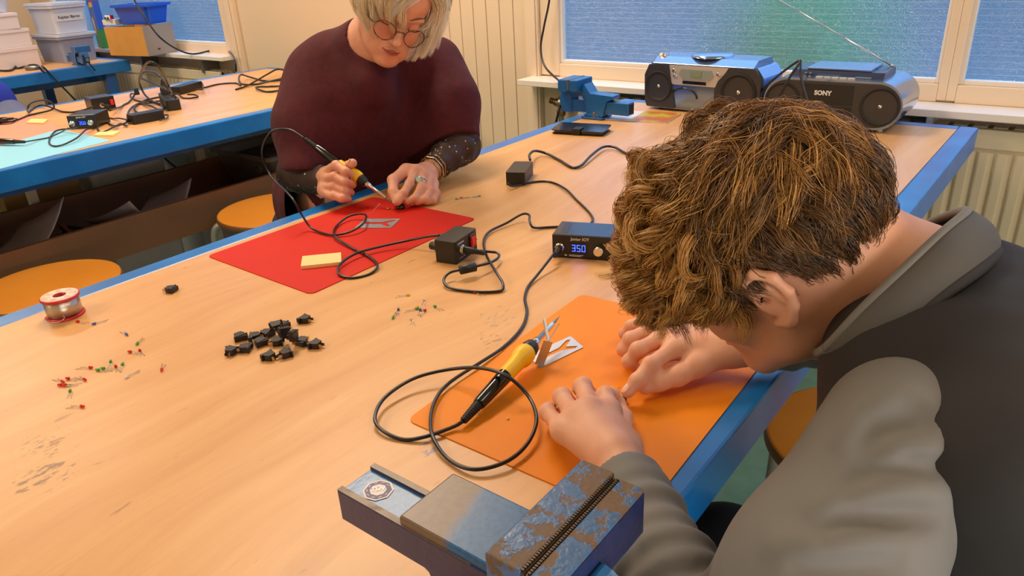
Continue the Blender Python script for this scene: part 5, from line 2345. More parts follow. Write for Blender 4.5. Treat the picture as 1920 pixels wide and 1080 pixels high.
sw_spots = [(571, 599, 20, 'T'), (530, 611, 200, ''), (450, 632, 170, ''), (477, 632, 60, ''), (501, 626, 200, ''), (521, 622, 330, 'S'), (489, 642, 185, ''), (521, 641, 245, ''), (536, 640, 0, 'U'), (553, 646, 30, 'U'),
            (566, 641, 110, ''), (591, 646, 15, ''), (461, 653, 230, ''), (434, 658, 300, ''), (504, 668, 10, ''), (537, 663, 265, ''), (321, 543, 215, '')]
proto = make_switch()
for i, (px, py, ang, fl) in enumerate(sw_spots):
    lbl = 'matt black rocker switch lying in the small heap in the middle of the bench'
    grp = 'black rocker switches heaped on the bench'
    ORD = ['first', 'second', 'third', 'fourth', 'fifth', 'sixth', 'seventh', 'eighth', 'ninth', 'tenth', 'eleventh', 'twelfth', 'thirteenth', 'fourteenth', 'fifteenth', 'sixteenth']
    rank = sorted(range(16), key=lambda q_: sw_spots[q_][0]).index(i) if i < 16 else 0
    lbl = 'matt black rocker switch, %s from the left in the heap on the bench' % ORD[rank]
    if i == 0:
        lbl = 'black rocker switch lying just off the far right of the heap'
    if i == 16:
        lbl = 'single black rocker switch lying alone behind the heap near the bench edge'
    if i == 8:
        lbl = 'black rocker switch standing on end in the heap, tallest one'
    if i == 5:
        lbl = 'black rocker switch tipped on top of another at the back of the heap'
    o = proto if i == 0 else copy_tree(proto)
    o['label'] = lbl
    o['group'] = grp
    p = onz(px, py, T + 0.004)
    z = T
    M_ = Euler((0, 0, math.radians(ang))).to_matrix().to_4x4()
    if fl == 'U':
        M_ = M_ @ Euler((0, math.radians(90), 0)).to_matrix().to_4x4() @ Matrix.Translation((-0.014, 0, -0.0046))
        z = T + 0.0048
    if fl == 'S':
        M_ = Euler((0.12, 0.10, math.radians(ang))).to_matrix().to_4x4()
        z = T + 0.0105
    o.matrix_world = Matrix.Translation((p.x, p.y, z)) @ M_ @ Matrix.Translation((-0.005, 0, 0))

# --- LEDs
LEDC = {'r': ('red', rgb(214, 34, 18)), 'g': ('green', rgb(70, 170, 60)), 'b': ('blue', rgb(60, 96, 170)), 'y': ('yellow', rgb(240, 190, 30)), 'c': ('clear', rgb(235, 215, 215))}
led_proto = {}
for k_, (nm, c_) in LEDC.items():
    t_ = thing('led', '', 'led', (0, 0, 0))
    m_ = mat(nm + '_led_lens', c_, 0.15, trans=0.25, emit=(c_, 0.12))
    b_ = MB()
    b_.lathe_ab((0, 0, 0.0021), (-0.006, 0, 0.0021), [(0.0020, 0), (0.0020, 0.0008), (0.0017, 0.0009), (0.0017, 0.0038), (0.0012, 0.0052), (0.0003, 0.0058)], 12)
    b_.build('bulb', m_, t_)
    for s_ in (-1, 1):
        b_ = MB()
        b_.tube([Vector((0, s_ * 0.0006, 0.0021)), Vector((0.004, s_ * 0.0013, 0.0016)), Vector((0.017 + 0.002 * s_, s_ * 0.0026, 0.0006))], 0.00032, 5)
        b_.build('lead', M_STEEL, t_)
    led_proto[k_] = t_
used = set()
LA = [('r', 148, 605, 1, .1), ('b', 180, 608, 1, -.3), ('b', 237, 628, -1, -.7), ('g', 259, 645, 1, -1), ('r', 246, 662, 1, .15), ('r', 263, 660, .6, 1), ('r', 168, 691, -1, 0), ('g', 186, 696, 1, .1), ('g', 196, 693, 1, .05), ('g', 208, 681, -.2, 1),
      ('r', 218, 690, .5, 1), ('g', 230, 686, -.6, 1), ('r', 304, 694, .3, -1), ('r', 130, 712, 1, .1), ('r', 117, 717, -1, -.4), ('r', 158, 713, -1, -.4), ('r', 116, 724, 1, 0), ('r', 125, 724, 1, -.1), ('g', 132, 736, -.2, 1), ('r', 152, 764, -1, 0), ('c', 241, 707, 1, -.5)]
LB = [('y', 763, 555, -1, .1), ('c', 795, 565, -.1, 1), ('b', 747, 583, -.2, 1), ('g', 738, 596, .7, -1), ('g', 779, 581, -1, .2), ('y', 784, 578, 1, .5), ('b', 788, 584, -.3, 1), ('r', 796, 585, -1, .9), ('g', 817, 577, 1, .5), ('c', 771, 601, .4, 1), ('r', 892, 551, 1, .3)]
LC = [('g', 858, 374, 1, -.1), ('r', 867, 372, 1, -.1), ('y', 877, 371, 1, -.1), ('c', 886, 370, 1, -.1), ('g', 897, 369, -1, .1)]
for grp, lst, where in (('leds scattered near the solder reel', LA, 'in the loose scatter in front of the solder reel'), ('leds in the middle of the bench', LB, 'in the small cluster between red mat and orange mat'), ('leds beyond the red mat', LC, "in the short row right of the woman's hands")):
    for (c_, px, py, dx, dy) in lst:
        o = led_proto[c_] if c_ not in used else copy_tree(led_proto[c_])
        used.add(c_)
        a, b2 = onz(px, py, T), onz(px + dx * 4, py + dy * 4, T)
        an = math.atan2(b2.y - a.y, b2.x - a.x)
        o.location = (a.x, a.y, T)
        o.rotation_euler = (0, 0, an)
        same = sorted([q_[1] + q_[2] * 0.001 for q_ in lst if q_[0] == c_])
        k_ = same.index(px + py * 0.001)
        od = '' if len(same) == 1 else ('leftmost ' if k_ == 0 else ('rightmost ' if k_ == len(same) - 1 else ORD[k_] + ' from left '))
        o['label'] = ('%s%s LED %s' % (od if 'from' not in od else '', LEDC[c_][0], where)) + ('' if 'from' not in od else ', ' + od.strip())
        o['group'] = grp

# battery-like tiny parts being worked on
t = thing('rocker_switch', "black round switch being soldered at the woman's fingertips on the red mat", 'switch', tuple(onz(751, 391, TM)))
MB().lathe([(0.0095, 0.0), (0.0098, 0.001), (0.0098, 0.006), (0.0085, 0.0075)], 28).build('housing', M_GLOSS, t)
MB().tube([Vector((-0.004, 0.002, 0.007)), Vector((-0.006, 0.003, 0.020))], 0.0005, 6).build('lead', M_STEEL, t)
t = thing('resistor', 'small tan resistor with wire leads next to the part on the red mat', 'resistor', tuple(onz(727, 393, TM)))
MB().cyl((-0.003, 0, 0.0022), (0.003, 0.001, 0.0022), 0.0014).build('resistor_body', mat('tan_ceramic', rgb(190, 150, 90), 0.5), t)
MB().tube([Vector((0.003, 0.001, 0.0022)), Vector((0.018, 0.005, 0.004))], 0.0004, 5).build('lead', M_GOLDP, t)
t = thing('rocker_switch', "small dark blue switch with brass contacts under the boy's index finger", 'switch', tuple(onz(1160, 752, TM)))
ang = math.atan2(*(reversed(tuple((onz(1174, 757, TM) - onz(1150, 748, TM)).xy))))
t.rotation_euler = (0, 0, ang)
MB().box((0, 0, 0.004), (0.018, 0.009, 0.0075)).build('housing', mat('navy_plastic', rgb(38, 46, 66), 0.4), t, bevel=0.001)
b = MB()
b.box((0.001, 0.001, 0.0085), (0.011, 0.0022, 0.001))
b.tube([Vector((-0.004, 0.003, 0.008)), Vector((-0.009, 0.006, 0.012)), Vector((-0.004, 0.009, 0.013))], 0.0006, 6)
b.build('contact', M_GOLDP, t)

# sponge crumbs and a wood chip
for i, (px, py, zz) in enumerate(((952, 786, TM), (984, 861, TM), (898, 777, TM))):
    b = MB()
    b.sphere((0, 0, 0.0012), 0.0016, 8, sc=(1.3, 0.8, 0.8))
    p = onz(px, py, zz)
    tag(b.build('crumb', M_SPONGE if i < 2 else M_PRINT, None, loc=(p.x, p.y, zz)), 'tiny yellow crumb on the orange mat %s' % ('inside the cable loop', 'by the near edge of the mat', 'below the iron handle')[i], 'crumb')

# ------------------------------------------------------------------ vises
def vise_paint(name, c, wear, edge=0.5, scale=30.0, lo=0.52, hi=0.56, rough=0.3):
    m = mat(name, c, rough, spec=0.6)
    q = NT(m)
    co = q.n('ShaderNodeTexCoord').outputs['Object']
    n1 = q.noise(co, scale, 6, 0.65)
    mk = q.ramp(n1, [(lo, BW(0)), (hi, BW(1))])
    n2 = q.noise(co, scale * 5, 4)
    c1 = q.mix(q.ramp(n2, [(0.3, BW(0)), (0.8, BW(0.6))]), c, (c[0] * 1.5, c[1] * 1.5, c[2] * 1.4, 1))
    c2 = q.mix(n2, wear, (wear[0] * 0.6, wear[1] * 0.55, wear[2] * 0.5, 1))
    q.l(q.mix(mk, c1, c2), q.b.inputs['Base Color'])
    q.l(q.math('ADD', q.math('MULTIPLY', mk, 0.25), rough), q.b.inputs['Roughness'])
    q.bump(q.math('ADD', n2, q.math('MULTIPLY', mk, -0.6)), 0.35, 0.0012)
    return m


RUST = rgb(112, 88, 68)
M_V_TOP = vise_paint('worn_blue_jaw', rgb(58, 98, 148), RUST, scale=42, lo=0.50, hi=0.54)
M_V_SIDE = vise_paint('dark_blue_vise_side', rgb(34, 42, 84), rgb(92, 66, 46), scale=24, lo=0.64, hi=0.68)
M_V_BARE = vise_paint('bare_worn_steel', rgb(118, 98, 80), rgb(132, 112, 92), scale=18, lo=0.5, hi=0.7, rough=0.4)
M_V_BLUE = vise_paint('bright_blue_hammered', rgb(30, 104, 166), RUST, scale=26, lo=0.66, hi=0.70)
M_V_SLAB = mat('slab_half_blue', rgb(40, 104, 158), 0.35)
q = NT(M_V_SLAB)
co = q.n('ShaderNodeTexCoord').outputs['Object']
sp_ = q.n('ShaderNodeSeparateXYZ')
q.l(co, sp_.inputs[0])
n1 = q.noise(co, 60, 5, 0.6)
edge_ = q.math('ADD', q.math('ADD', sp_.outputs['X'], q.math('MULTIPLY', sp_.outputs['Y'], 0.25)), q.math('MULTIPLY', n1, 0.012))
mk = q.ramp(q.math('MULTIPLY', q.math('ADD', edge_, 0.060), 8.0), [(0.08, BW(0)), (0.16, BW(1))])
n2 = q.noise(co, 200, 4)
q.l(q.mix(mk, q.mix(n2, rgb(124, 102, 84), rgb(98, 80, 66)), q.mix(n2, rgb(18, 74, 132), rgb(44, 112, 164))), q.b.inputs['Base Color'])
q.bump(q.math('MULTIPLY', n2, mk), 0.25, 0.0005)

VK = 0.935                                   # jaw height chosen so that the boy's forearm passes below
VO = Vector((-0.262, 0.318, T))
t = thing('bench_vise', 'large worn blue bench vise with rusty jaws clamped at the near right bench corner', 'vise', tuple(VO))


def vp(x, y, z):
    return (x * VK - VO.x, y * VK - VO.y, 1.26 - (1.26 - z) * VK - T)


def vbox(b_, x0, x1, y0, y1, z0, z1):
    a, c = vp(x0, y0, z0), vp(x1, y1, z1)
    b_.bb(a[0], c[0], a[1], c[1], a[2], c[2])


def vprism(b_, pts, y0, y1, smooth=False):
    q_ = [vp(x, 0, z) for x, z in pts]
    b_.prism([(p[0], p[2]) for p in q_], -vp(0, y1, 0)[1], -vp(0, y0, 0)[1], Matrix(((1, 0, 0, 0), (0, 0, -1, 0), (0, 1, 0, 0), (0, 0, 0, 1))), smooth=smooth)


b = MB()                                   # sliding beam with two raised rails
BZ = 0.838
vbox(b, -0.453, -0.262, 0.305, 0.349, BZ - 0.032, BZ - 0.003)
beam = b.build('sliding_beam', M_V_BLUE, t, bevel=0.001)
b = MB()
vbox(b, -0.4535, -0.262, 0.3045, 0.3110, BZ - 0.033, BZ)
beam_r = b.build('beam_rail', M_V_SIDE, beam, bevel=0.0012)
b = MB()
vbox(b, -0.4535, -0.262, 0.343, 0.3495, BZ - 0.033, BZ)
b.build('beam_rail', M_V_SIDE, beam, bevel=0.0012)
b = MB()
vbox(b, -0.4532, -0.30, 0.3047, 0.3107, BZ, BZ + 0.0004)
vbox(b, -0.4532, -0.30, 0.3432, 0.3492, BZ, BZ + 0.0004)
b.build('worn_rail_tops', M_V_BARE, beam)
b = MB()                                   # slab on top of body
vbox(b, -0.377, -0.262, 0.306, 0.373, BZ - 0.002, 0.846)
slab = b.build('body_slab', M_V_SLAB, t, bevel=0.002)
b = MB()                                   # body down to the base
zb = 1.26 - (1.26 - (T + 0.011)) / VK
vprism(b, [(-0.377, BZ - 0.002), (-0.372, 0.810), (-0.350, 0.800), (-0.335, 0.770), (-0.33, zb), (-0.235, zb), (-0.225, 0.80), (-0.262, BZ - 0.002)], 0.307, 0.3715)
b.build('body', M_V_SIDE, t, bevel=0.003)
b = MB()
b.lathe([(0.048, 0.0003), (0.048, 0.012), (0.040, 0.017)], 32)
b.box((0, 0, 0.006), (0.125, 0.034, 0.0115))
b.box((0, 0, 0.006), (0.034, 0.115, 0.0115))
b.build('swivel_base', M_V_SIDE, t, bevel=0.002)
JT = 0.885                                 # jaws
J0, J1, JM = -0.266, -0.207, -0.232
b = MB()
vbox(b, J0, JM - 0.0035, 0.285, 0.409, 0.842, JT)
b.build('moving_jaw', M_V_TOP, t, bevel=0.0015)
b = MB()
vbox(b, JM + 0.0035, J1, 0.285, 0.405, 0.842, JT)
jr = b.build('fixed_jaw', M_V_TOP, t, bevel=0.0015)
b = MB()
vbox(b, J1, J1 + 0.0008, 0.288, 0.402, 0.846, JT - 0.002)
b.build('jaw_side_face', M_V_SIDE, jr)
for side in (-1, 1):                       # serrated jaw plates
    b = MB()
    x0 = JM + side * 0.0019
    n = 46
    for i in range(n):
        y0 = 0.287 + i * (0.404 - 0.287) / n
        vbox(b, min(x0, x0 + side * 0.0018) - 0.0004, max(x0, x0 + side * 0.0018), y0, y0 + 0.0016, 0.850, JT + 0.0006)
    vbox(b, JM + (0.0006 if side > 0 else -0.0036), JM + (0.0036 if side > 0 else -0.0006), 0.286, 0.404, 0.848, JT - 0.0012)
    b.build('jaw_plate', mat('dark_jaw_steel', rgb(96, 84, 72), 0.35, 0.8), t)
b = MB()                                   # rounded casting behind the fixed jaw
prof = [(J1, 0.800)]
for i in range(13):
    a = PI / 2 * i / 12
    prof.append((J1 + 0.042 * math.sin(a), 0.800 + 0.068 * math.cos(a)))
vprism(b, prof, 0.292, 0.338)
rc_ = b.build('rear_casting', M_V_BLUE, t, bevel=0.008, bseg=4)
b = MB()
prof = [(J1, 0.800)]
for i in range(13):
    a = PI / 2 * i / 12
    prof.append((J1 + 0.056 * math.sin(a), 0.800 + 0.064 * math.cos(a)))
vprism(b, prof, 0.250, 0.312)
b.build('casting_hump', M_V_BLUE, rc_, bevel=0.010, bseg=4)
# octagonal test badge
M_BADGE_W = mat('badge_white', rgb(224, 208, 206), 0.4)
M_BADGE_B = mat('badge_violet', rgb(44, 34, 110), 0.4)
bc_ = Vector(vp(-0.425, 0.3268, BZ - 0.003)) + Vector((0, 0, 0.0003))
bM = Matrix.Translation(bc_) @ Euler((0, 0, math.radians(60))).to_matrix().to_4x4() @ Matrix.Scale(VK, 4)


def octo(r, n=8, off=PI / 8, sx=1.0):
    return [(r * sx * math.cos(off + 2 * PI * i / n), r * math.sin(off + 2 * PI * i / n)) for i in range(n)]


b = MB()
b.prism(octo(0.0140), 0, 0.0003, bM)
bd = b.build('badge', M_BADGE_W, t)
b = MB()
b.prism(octo(0.0122), 0.0003, 0.00045, bM)
b.build('badge_ring', M_BADGE_B, bd)
b = MB()
b.prism(octo(0.0076), 0.00045, 0.0006, bM)
b.build('badge_centre', M_BADGE_W, bd)
text('TÜV', 0.0066, bd, bM @ Euler((0, 0, math.radians(-15))).to_matrix().to_4x4() @ Matrix.Translation((0, 0.0004, 0.0008)), M_GLOSS, bold=0.00008)
b = MB()
for i in range(9):
    a = 0.3 + i * 0.62
    b.box((0.0098 * math.cos(a), 0.0098 * math.sin(a), 0.0005), (0.0006, 0.003, 0.0001), (0, 0, a + 0.2))
o_ = b.build('badge_lettering', M_BADGE_W, bd)
o_.matrix_local = bM

# far blue vise on the bench edge
M_VF = vise_paint('blue_vise_enamel', rgb(20, 88, 150), rgb(30, 70, 110), scale=20, lo=0.62, hi=0.7, rough=0.25)


def small_vise(label, px, scale, rz, sx=1):
    p = onz(px[0], px[1])
    t_ = thing('bench_vise', label, 'vise', (p.x, p.y, T), rz)
    s = scale

    def bx_(b_, x0, x1, y0, y1, z0, z1):
        b_.bb(min(x0 * sx, x1 * sx) * s, max(x0 * sx, x1 * sx) * s, y0 * s, y1 * s, z0 * s, z1 * s)
    b_ = MB()
    bx_(b_, -0.040, 0.050, -0.035, 0.035, 0.0007, 0.010)
    bx_(b_, -0.030, 0.035, -0.030, 0.030, 0.010, 0.018)
    b_.build('base', M_VF, t_, bevel=0.002)
    for yy in (-0.026, 0.026):
        b_ = MB()
        b_.lathe([(0.006 * s, 0.010 * s), (0.006 * s, 0.022 * s), (0.003 * s, 0.028 * s)], 6, Matrix.Translation((0.012 * s * sx, yy * s, 0.0)), smooth=False)
        b_.build('bolt', M_BRASS, t_)
    b_ = MB()
    bx_(b_, -0.125, 0.150, -0.022, 0.022, 0.022, 0.066)
    b_.build('beam', M_VF, t_, bevel=0.002)
    b_ = MB()
    bx_(b_, 0.1495, 0.1515, -0.014, 0.014, 0.028, 0.060)  # near-black plate painted as the shade inside a hollow beam end
    b_.build('beam_end_dark_plate', M_DARKIN, t_)
    b_ = MB()
    Mx = Matrix(((s * sx, 0, 0, 0), (0, 0, -s, 0), (0, s, 0, 0), (0, 0, 0, 1)))
    b_.prism([(-0.050, 0.100), (-0.028, 0.060), (-0.020, 0.012), (0.048, 0.012), (0.062, 0.066), (0.090, 0.078), (0.086, 0.088), (-0.005, 0.092), (-0.030, 0.125)], -0.028, 0.028, Mx)
    b_.build('saddle', M_VF, t_, bevel=0.002)
    b_ = MB()
    bx_(b_, -0.080, -0.045, -0.055, 0.055, 0.098, 0.140)
    b_.build('fixed_jaw', M_VF, t_, bevel=0.003)
    b_ = MB()
    bx_(b_, -0.128, -0.088, -0.055, 0.055, 0.095, 0.140)
    b_.prism([(-0.128, 0.018), (-0.088, 0.018), (-0.088, 0.098), (-0.132, 0.098), (-0.140, 0.06)], -0.026, 0.026, Mx)
    b_.build('moving_jaw', M_VF, t_, bevel=0.003)
    b_ = MB()
    bx_(b_, -0.0880, -0.0840, -0.055, 0.055, 0.104, 0.141)
    bx_(b_, -0.0835, -0.0800, -0.055, 0.055, 0.104, 0.141)
    b_.build('jaw_plates', M_DULL, t_)
    b_ = MB()
    b_.cyl((-0.128 * s * sx, 0, 0.044 * s), (-0.160 * s * sx, 0, 0.044 * s), 0.011 * s)
    b_.build('spindle', M_DULL, t_)
    b_ = MB()
    b_.tube([Vector((-0.153 * s * sx, 0.02 * s, 0.075 * s)), Vector((-0.158 * s * sx, -0.03 * s, -0.03 * s))], 0.0045 * s, 10)
    b_.sphere((-0.153 * s * sx, 0.02 * s, 0.075 * s), 0.008 * s, 12)
    b_.sphere((-0.158 * s * sx, -0.03 * s, -0.03 * s), 0.008 * s, 12)
    b_.build('handle', mat('dark_handle', rgb(60, 50, 46), 0.4, 0.8), t_)
    return t_


small_vise('blue bench vise clamped at the far left corner beside the window sill', (1116, 221), 0.86, 0.0)
small_vise('small blue vise on the far left bench in front of white boxes', (150, 122), 0.80, math.radians(178), 1)

# phone in a folding wallet case
p = onz(1090, 248)
t = thing('phone_case', 'black folding wallet phone case lying beside the far blue vise', 'phone case', (p.x, p.y, T), math.radians(12))
b = MB()
b.prism(rrect(0.158, 0.080, 0.010), 0.0003, 0.003)
b.build('back_cover', M_BLACK, t, bevel=0.001)
b = MB()
b.prism(rrect(0.150, 0.073, 0.010), 0.003, 0.012)
b.build('phone', M_GLOSS, t, bevel=0.002)
b = MB()
b.M = Matrix.Translation((0, 0.038, 0.0135)) @ Euler((0.06, 0, 0)).to_matrix().to_4x4() @ Matrix.Translation((0, -0.038, 0))
b.prism(rrect(0.162, 0.082, 0.010), 0.002, 0.0045)
b.build('front_cover', M_STNTOP, t, bevel=0.001)
b = MB()
b.bb(-0.012, 0.012, -0.044, -0.041, 0.002, 0.0165)
b.bb(-0.012, 0.012, -0.044, -0.010, 0.0165, 0.0190)
b.build('magnetic_strap', M_BLACK, t, bevel=0.0008)

# magazine under the vise
c = onz(1200, 222)
t = thing('magazine', 'thin colourful magazine behind the far blue vise', 'magazine', (c.x, c.y + 0.02, T), math.radians(8))
MB().box((0, 0, 0.002), (0.20, 0.14, 0.003)).build('pages', mat('white_paper', rgb(220, 216, 220), 0.6), t)
MB().box((0.04, 0, 0.0038), (0.12, 0.14, 0.0006)).build('cover', mat('yellow_print', rgb(196, 176, 60), 0.4, noise=(14, rgb(190, 110, 60), 0.45, 0.55)), t)

# ------------------------------------------------------------------ boomboxes
M_SILV = mat('silver_plastic_sky_tint', rgb(142, 166, 204), 0.18, 0.85, coat=0.4)  # blue window reflection mixed into the silver base colour
M_SILV2 = mat('pale_silver_plastic', rgb(206, 200, 192), 0.3, 0.5)
M_GRILLE = mat('black_speaker_cloth', rgb(24, 22, 22), 0.7)
q = NT(M_GRILLE)
co = q.n('ShaderNodeTexCoord').outputs['Object']
vo = q.n('ShaderNodeTexVoronoi', Scale=500.0)
q.l(co, vo.inputs['Vector'])
q.bump(vo.outputs['Distance'], 0.5, 0.001)
M_DKPL = mat('dark_grey_plastic', rgb(52, 50, 52), 0.32)
M_NAVYPL = mat('navy_smoked_plastic', rgb(46, 56, 84), 0.2)


def speaker_parts(t_, M_, cx, cz, r, y=0.0):
    b_ = MB()
    b_.M = M_
    b_.lathe_ab((cx, y, cz), (cx, y - 0.004, cz), [(r, 0), (r, 0.003), (r * 0.94, 0.004), (r * 0.88, 0.001), (r * 0.5, -0.008), (0.001, -0.010)], 48, cap=False)
    c_ = b_.build('speaker_cone', M_GRILLE, t_)
    b_ = MB()
    b_.M = M_
    b_.lathe_ab((cx, y + 0.010, cz), (cx, y - 0.002, cz), [(r * 0.16, 0), (r * 0.16, 0.004), (r * 0.10, 0.010), (0.001, 0.0115)], 20)
    b_.build('dust_cap', M_STEEL, c_)


# rounded boombox with SONY lettering, right
p0 = onz(1615, 248)
SY = p0.y
xr = ony(1692, 205, SY).x
W2_ = 0.37
t = thing('boombox', 'silver and black rounded SONY boombox with raised antenna at the far right', 'boombox', (xr - W2_ / 2, SY + 0.002, T), 0)
Hh = 0.135
DD = 0.20
out = []
r_ = Hh / 2 - 0.004
for k_ in range(25):
    a = -PI / 2 + PI * k_ / 24
    out.append((W2_ / 2 - r_ + r_ * math.cos(a), 0.008 + r_ + r_ * math.sin(a)))
for k_ in range(25):
    a = PI / 2 + PI * k_ / 24
    out.append((-W2_ / 2 + r_ + r_ * math.cos(a), 0.008 + r_ + r_ * math.sin(a)))
MXZ = Matrix(((1, 0, 0, 0), (0, 0, -1, 0), (0, 1, 0, 0), (0, 0, 0, 1)))
b = MB()
b.prism(out, -DD, 0, MXZ, smooth=True)
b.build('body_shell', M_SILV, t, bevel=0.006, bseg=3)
inn = [(x * 0.972, 0.008 + r_ + (z - 0.008 - r_) * 0.90) for x, z in out]
b = MB()
b.prism(inn, 0, 0.004, MXZ)
b.build('front_panel', M_DKPL, t, bevel=0.001)
M0 = Matrix.Translation((0, -0.004, 0))
for sx in (-1, 1):
    speaker_parts(t, M0, sx * 0.130, 0.008 + r_, 0.050)
b = MB()
b.bb(-0.075, 0.060, -0.0052, -0.004, 0.068, 0.122)
b.bb(-0.075, 0.060, -0.0052, -0.004, 0.020, 0.064)
b.build('deck_door', M_BLACK, t, bevel=0.0005)
b = MB()
b.bb(-0.060, 0.045, -0.0064, -0.005, 0.050, 0.060)
b.build('tape_slot', M_GLOSS, t)
text('SONY', 0.017, t, frame_mat(Vector((-0.020, -0.0056, 0.098)), (1, 0, 0), (0, 0, 1)), M_PRINT, bold=0.0007, ext=0.0004)
b = MB()                                   # dark control wedge
zt = 0.008 + 2 * r_
MYZ = Matrix(((0, 0, 1, 0), (1, 0, 0, 0), (0, 1, 0, 0), (0, 0, 0, 1)))
b.prism([(0.028, zt - 0.012), (0.050, zt + 0.016), (0.165, zt + 0.018), (0.180, zt - 0.012)], -0.125, 0.120, MYZ)
b.build('control_wedge', M_NAVYPL, t, bevel=0.003)
b = MB()
b.prism([(0.050, zt + 0.0165), (0.050, zt + 0.022), (0.168, zt + 0.024), (0.168, zt + 0.0185)], -0.085, 0.085, MYZ)
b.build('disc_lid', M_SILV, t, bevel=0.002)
for i in range(5):
    b = MB()
    b.bb(-0.050 + i * 0.021, -0.031 + i * 0.021, 0.012, 0.026, zt - 0.008, zt + 0.004)
    b.build('tape_key', M_SILV2, t, bevel=0.001)
for i, xx in enumerate((-0.085, -0.072, -0.085, -0.072)):
    b = MB()
    zz = (zt + 0.001) + (0.007 if i > 1 else 0)
    b.bb(xx - 0.004, xx + 0.004, 0.034 + (0.005 if i > 1 else 0) - 0.002, 0.036 + (0.006 if i > 1 else 0), zz - 0.002, zz + 0.002)
    b.build('button', M_DULL, t)
b = MB()
b.box((-0.02, 0.037, zt + 0.002), (0.062, 0.003, 0.009), (-0.6, 0, 0))
b.build('display', mat('grey_lcd', rgb(70, 84, 98), 0.2), t)
b = MB()
b.box((0.070, 0.037, zt + 0.002), (0.040, 0.003, 0.005), (-0.6, 0, 0))
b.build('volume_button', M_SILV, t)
for sx in (-0.12, 0.13):
    b = MB()
    b.cyl((sx, 0.03, 0.0002), (sx, 0.03, 0.010), 0.009)
    b.build('foot', M_SILV2, t)
ab = Vector((0.112, 0.155, zt + 0.020))
wp = parent_world(t)
a_end = ony(1445, -10, SY + 0.155)
b = MB()
dirv = (Vector(a_end) - (ab + wp)).normalized()
Lt = (Vector(a_end) - (ab + wp)).length * 1.25
b.tube([ab, ab + dirv * Lt * 0.3], 0.0026, 8)
b.tube([ab + dirv * Lt * 0.3, ab + dirv * Lt * 0.6], 0.0020, 8)
b.tube([ab + dirv * Lt * 0.6, ab + dirv * Lt], 0.0014, 8)
b.sphere(ab, 0.005, 10)
b.build('antenna', M_STEEL, t)

# older boombox on the left
bx = ony(1205, 150, 2.215)
BX0 = bx.x
t = thing('boombox', 'silver boombox with pale control face and black speakers beside the far vise', 'boombox', (BX0 + 0.20, 2.225, T), math.radians(-3.5))
Wb, Hb, Db = 0.40, 0.160, 0.115
b = MB()                                   # upper shell with chamfered corners
prof = [(-Wb / 2 + 0.012, 0.006), (Wb / 2 - 0.012, 0.006), (Wb / 2 - 0.002, 0.020), (Wb / 2, Hb - 0.040), (Wb / 2 - 0.022, Hb - 0.012), (-Wb / 2 + 0.022, Hb - 0.012), (-Wb / 2, Hb - 0.040), (-Wb / 2 + 0.002, 0.020)]
b.prism(prof, -Db - 0.02, 0, MXZ)
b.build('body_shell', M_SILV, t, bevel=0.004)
b = MB()
b.prism([(-0.010, Hb - 0.0125), (0.020, Hb + 0.006), (0.115, Hb + 0.008), (0.132, Hb - 0.0125)], -Wb / 2 + 0.03, Wb / 2 - 0.03, MYZ)
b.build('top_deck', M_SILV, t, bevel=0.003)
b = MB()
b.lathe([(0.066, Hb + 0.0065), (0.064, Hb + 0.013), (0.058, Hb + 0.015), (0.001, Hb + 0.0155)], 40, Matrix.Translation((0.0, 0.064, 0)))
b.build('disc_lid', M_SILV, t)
b = MB()
b.lathe([(0.016, Hb - 0.012), (0.016, Hb + 0.012), (0.013, Hb + 0.014)], 28, Matrix.Translation((-0.155, 0.030, 0)))
b.build('volume_knob', mat('brushed_knob', rgb(190, 178, 160), 0.3, 1.0), t)
for sx in (-1, 1):
    b = MB()
    px_ = [(0.050, 0.010), (0.188, 0.010), (0.196, 0.030), (0.197, 0.110), (0.180, 0.143), (0.095, 0.143), (0.060, 0.105), (0.050, 0.080)]
    if sx < 0:
        px_ = [(-x, z) for x, z in [(0.085, 0.010), (0.188, 0.010), (0.196, 0.030), (0.198, 0.110), (0.182, 0.143), (0.110, 0.143), (0.100, 0.09)]]
    b.prism(px_, 0.0, 0.012, MXZ)
    sk = b.build('speaker_housing', M_DKPL, t, bevel=0.003)
    speaker_parts(sk, Matrix.Translation((0, -0.013, 0)), sx * (0.128 if sx > 0 else 0.146), 0.076, 0.056 if sx > 0 else 0.048)
b = MB()
b.prism([(-0.104, 0.092), (-0.110, 0.145), (0.092, 0.145), (0.050, 0.085), (-0.095, 0.085)], 0.0, 0.010, MXZ)
fp = b.build('control_face', M_SILV2, t, bevel=0.002)
b = MB()
b.prism([(-0.075, 0.118), (-0.066, 0.134), (0.036, 0.134), (0.044, 0.118), (0.030, 0.104), (-0.060, 0.104)], 0.010, 0.0125, MXZ)
b.build('display_surround', mat('grey_green_bezel', rgb(128, 138, 134), 0.3), fp)
b = MB()
b.bb(-0.032, 0.004, -0.0140, -0.0125, 0.112, 0.130)
b.build('display', mat('lcd_green', rgb(120, 134, 110), 0.2), fp)
b = MB()
b.bb(-0.060, 0.020, -0.0115, -0.010, 0.0895, 0.099)
b.build('slot', M_GLOSS, fp)
for (xx, zz) in ((-0.092, 0.128), (-0.088, 0.112), (0.060, 0.124)):
    b = MB()
    b.lathe_ab((xx, -0.010, zz), (xx, -0.014, zz), [(0.0065, 0), (0.0065, 0.003), (0.005, 0.004)], 16)
    b.build('button', M_CHROME, fp)
b = MB()
b.prism([(-0.095, 0.010), (-0.098, 0.083), (0.050, 0.083), (0.050, 0.010)], 0.0, 0.006, MXZ)
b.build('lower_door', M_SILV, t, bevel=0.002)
b = MB()
b.M = Matrix.Translation((0, -0.006, 0))
b.sm = True
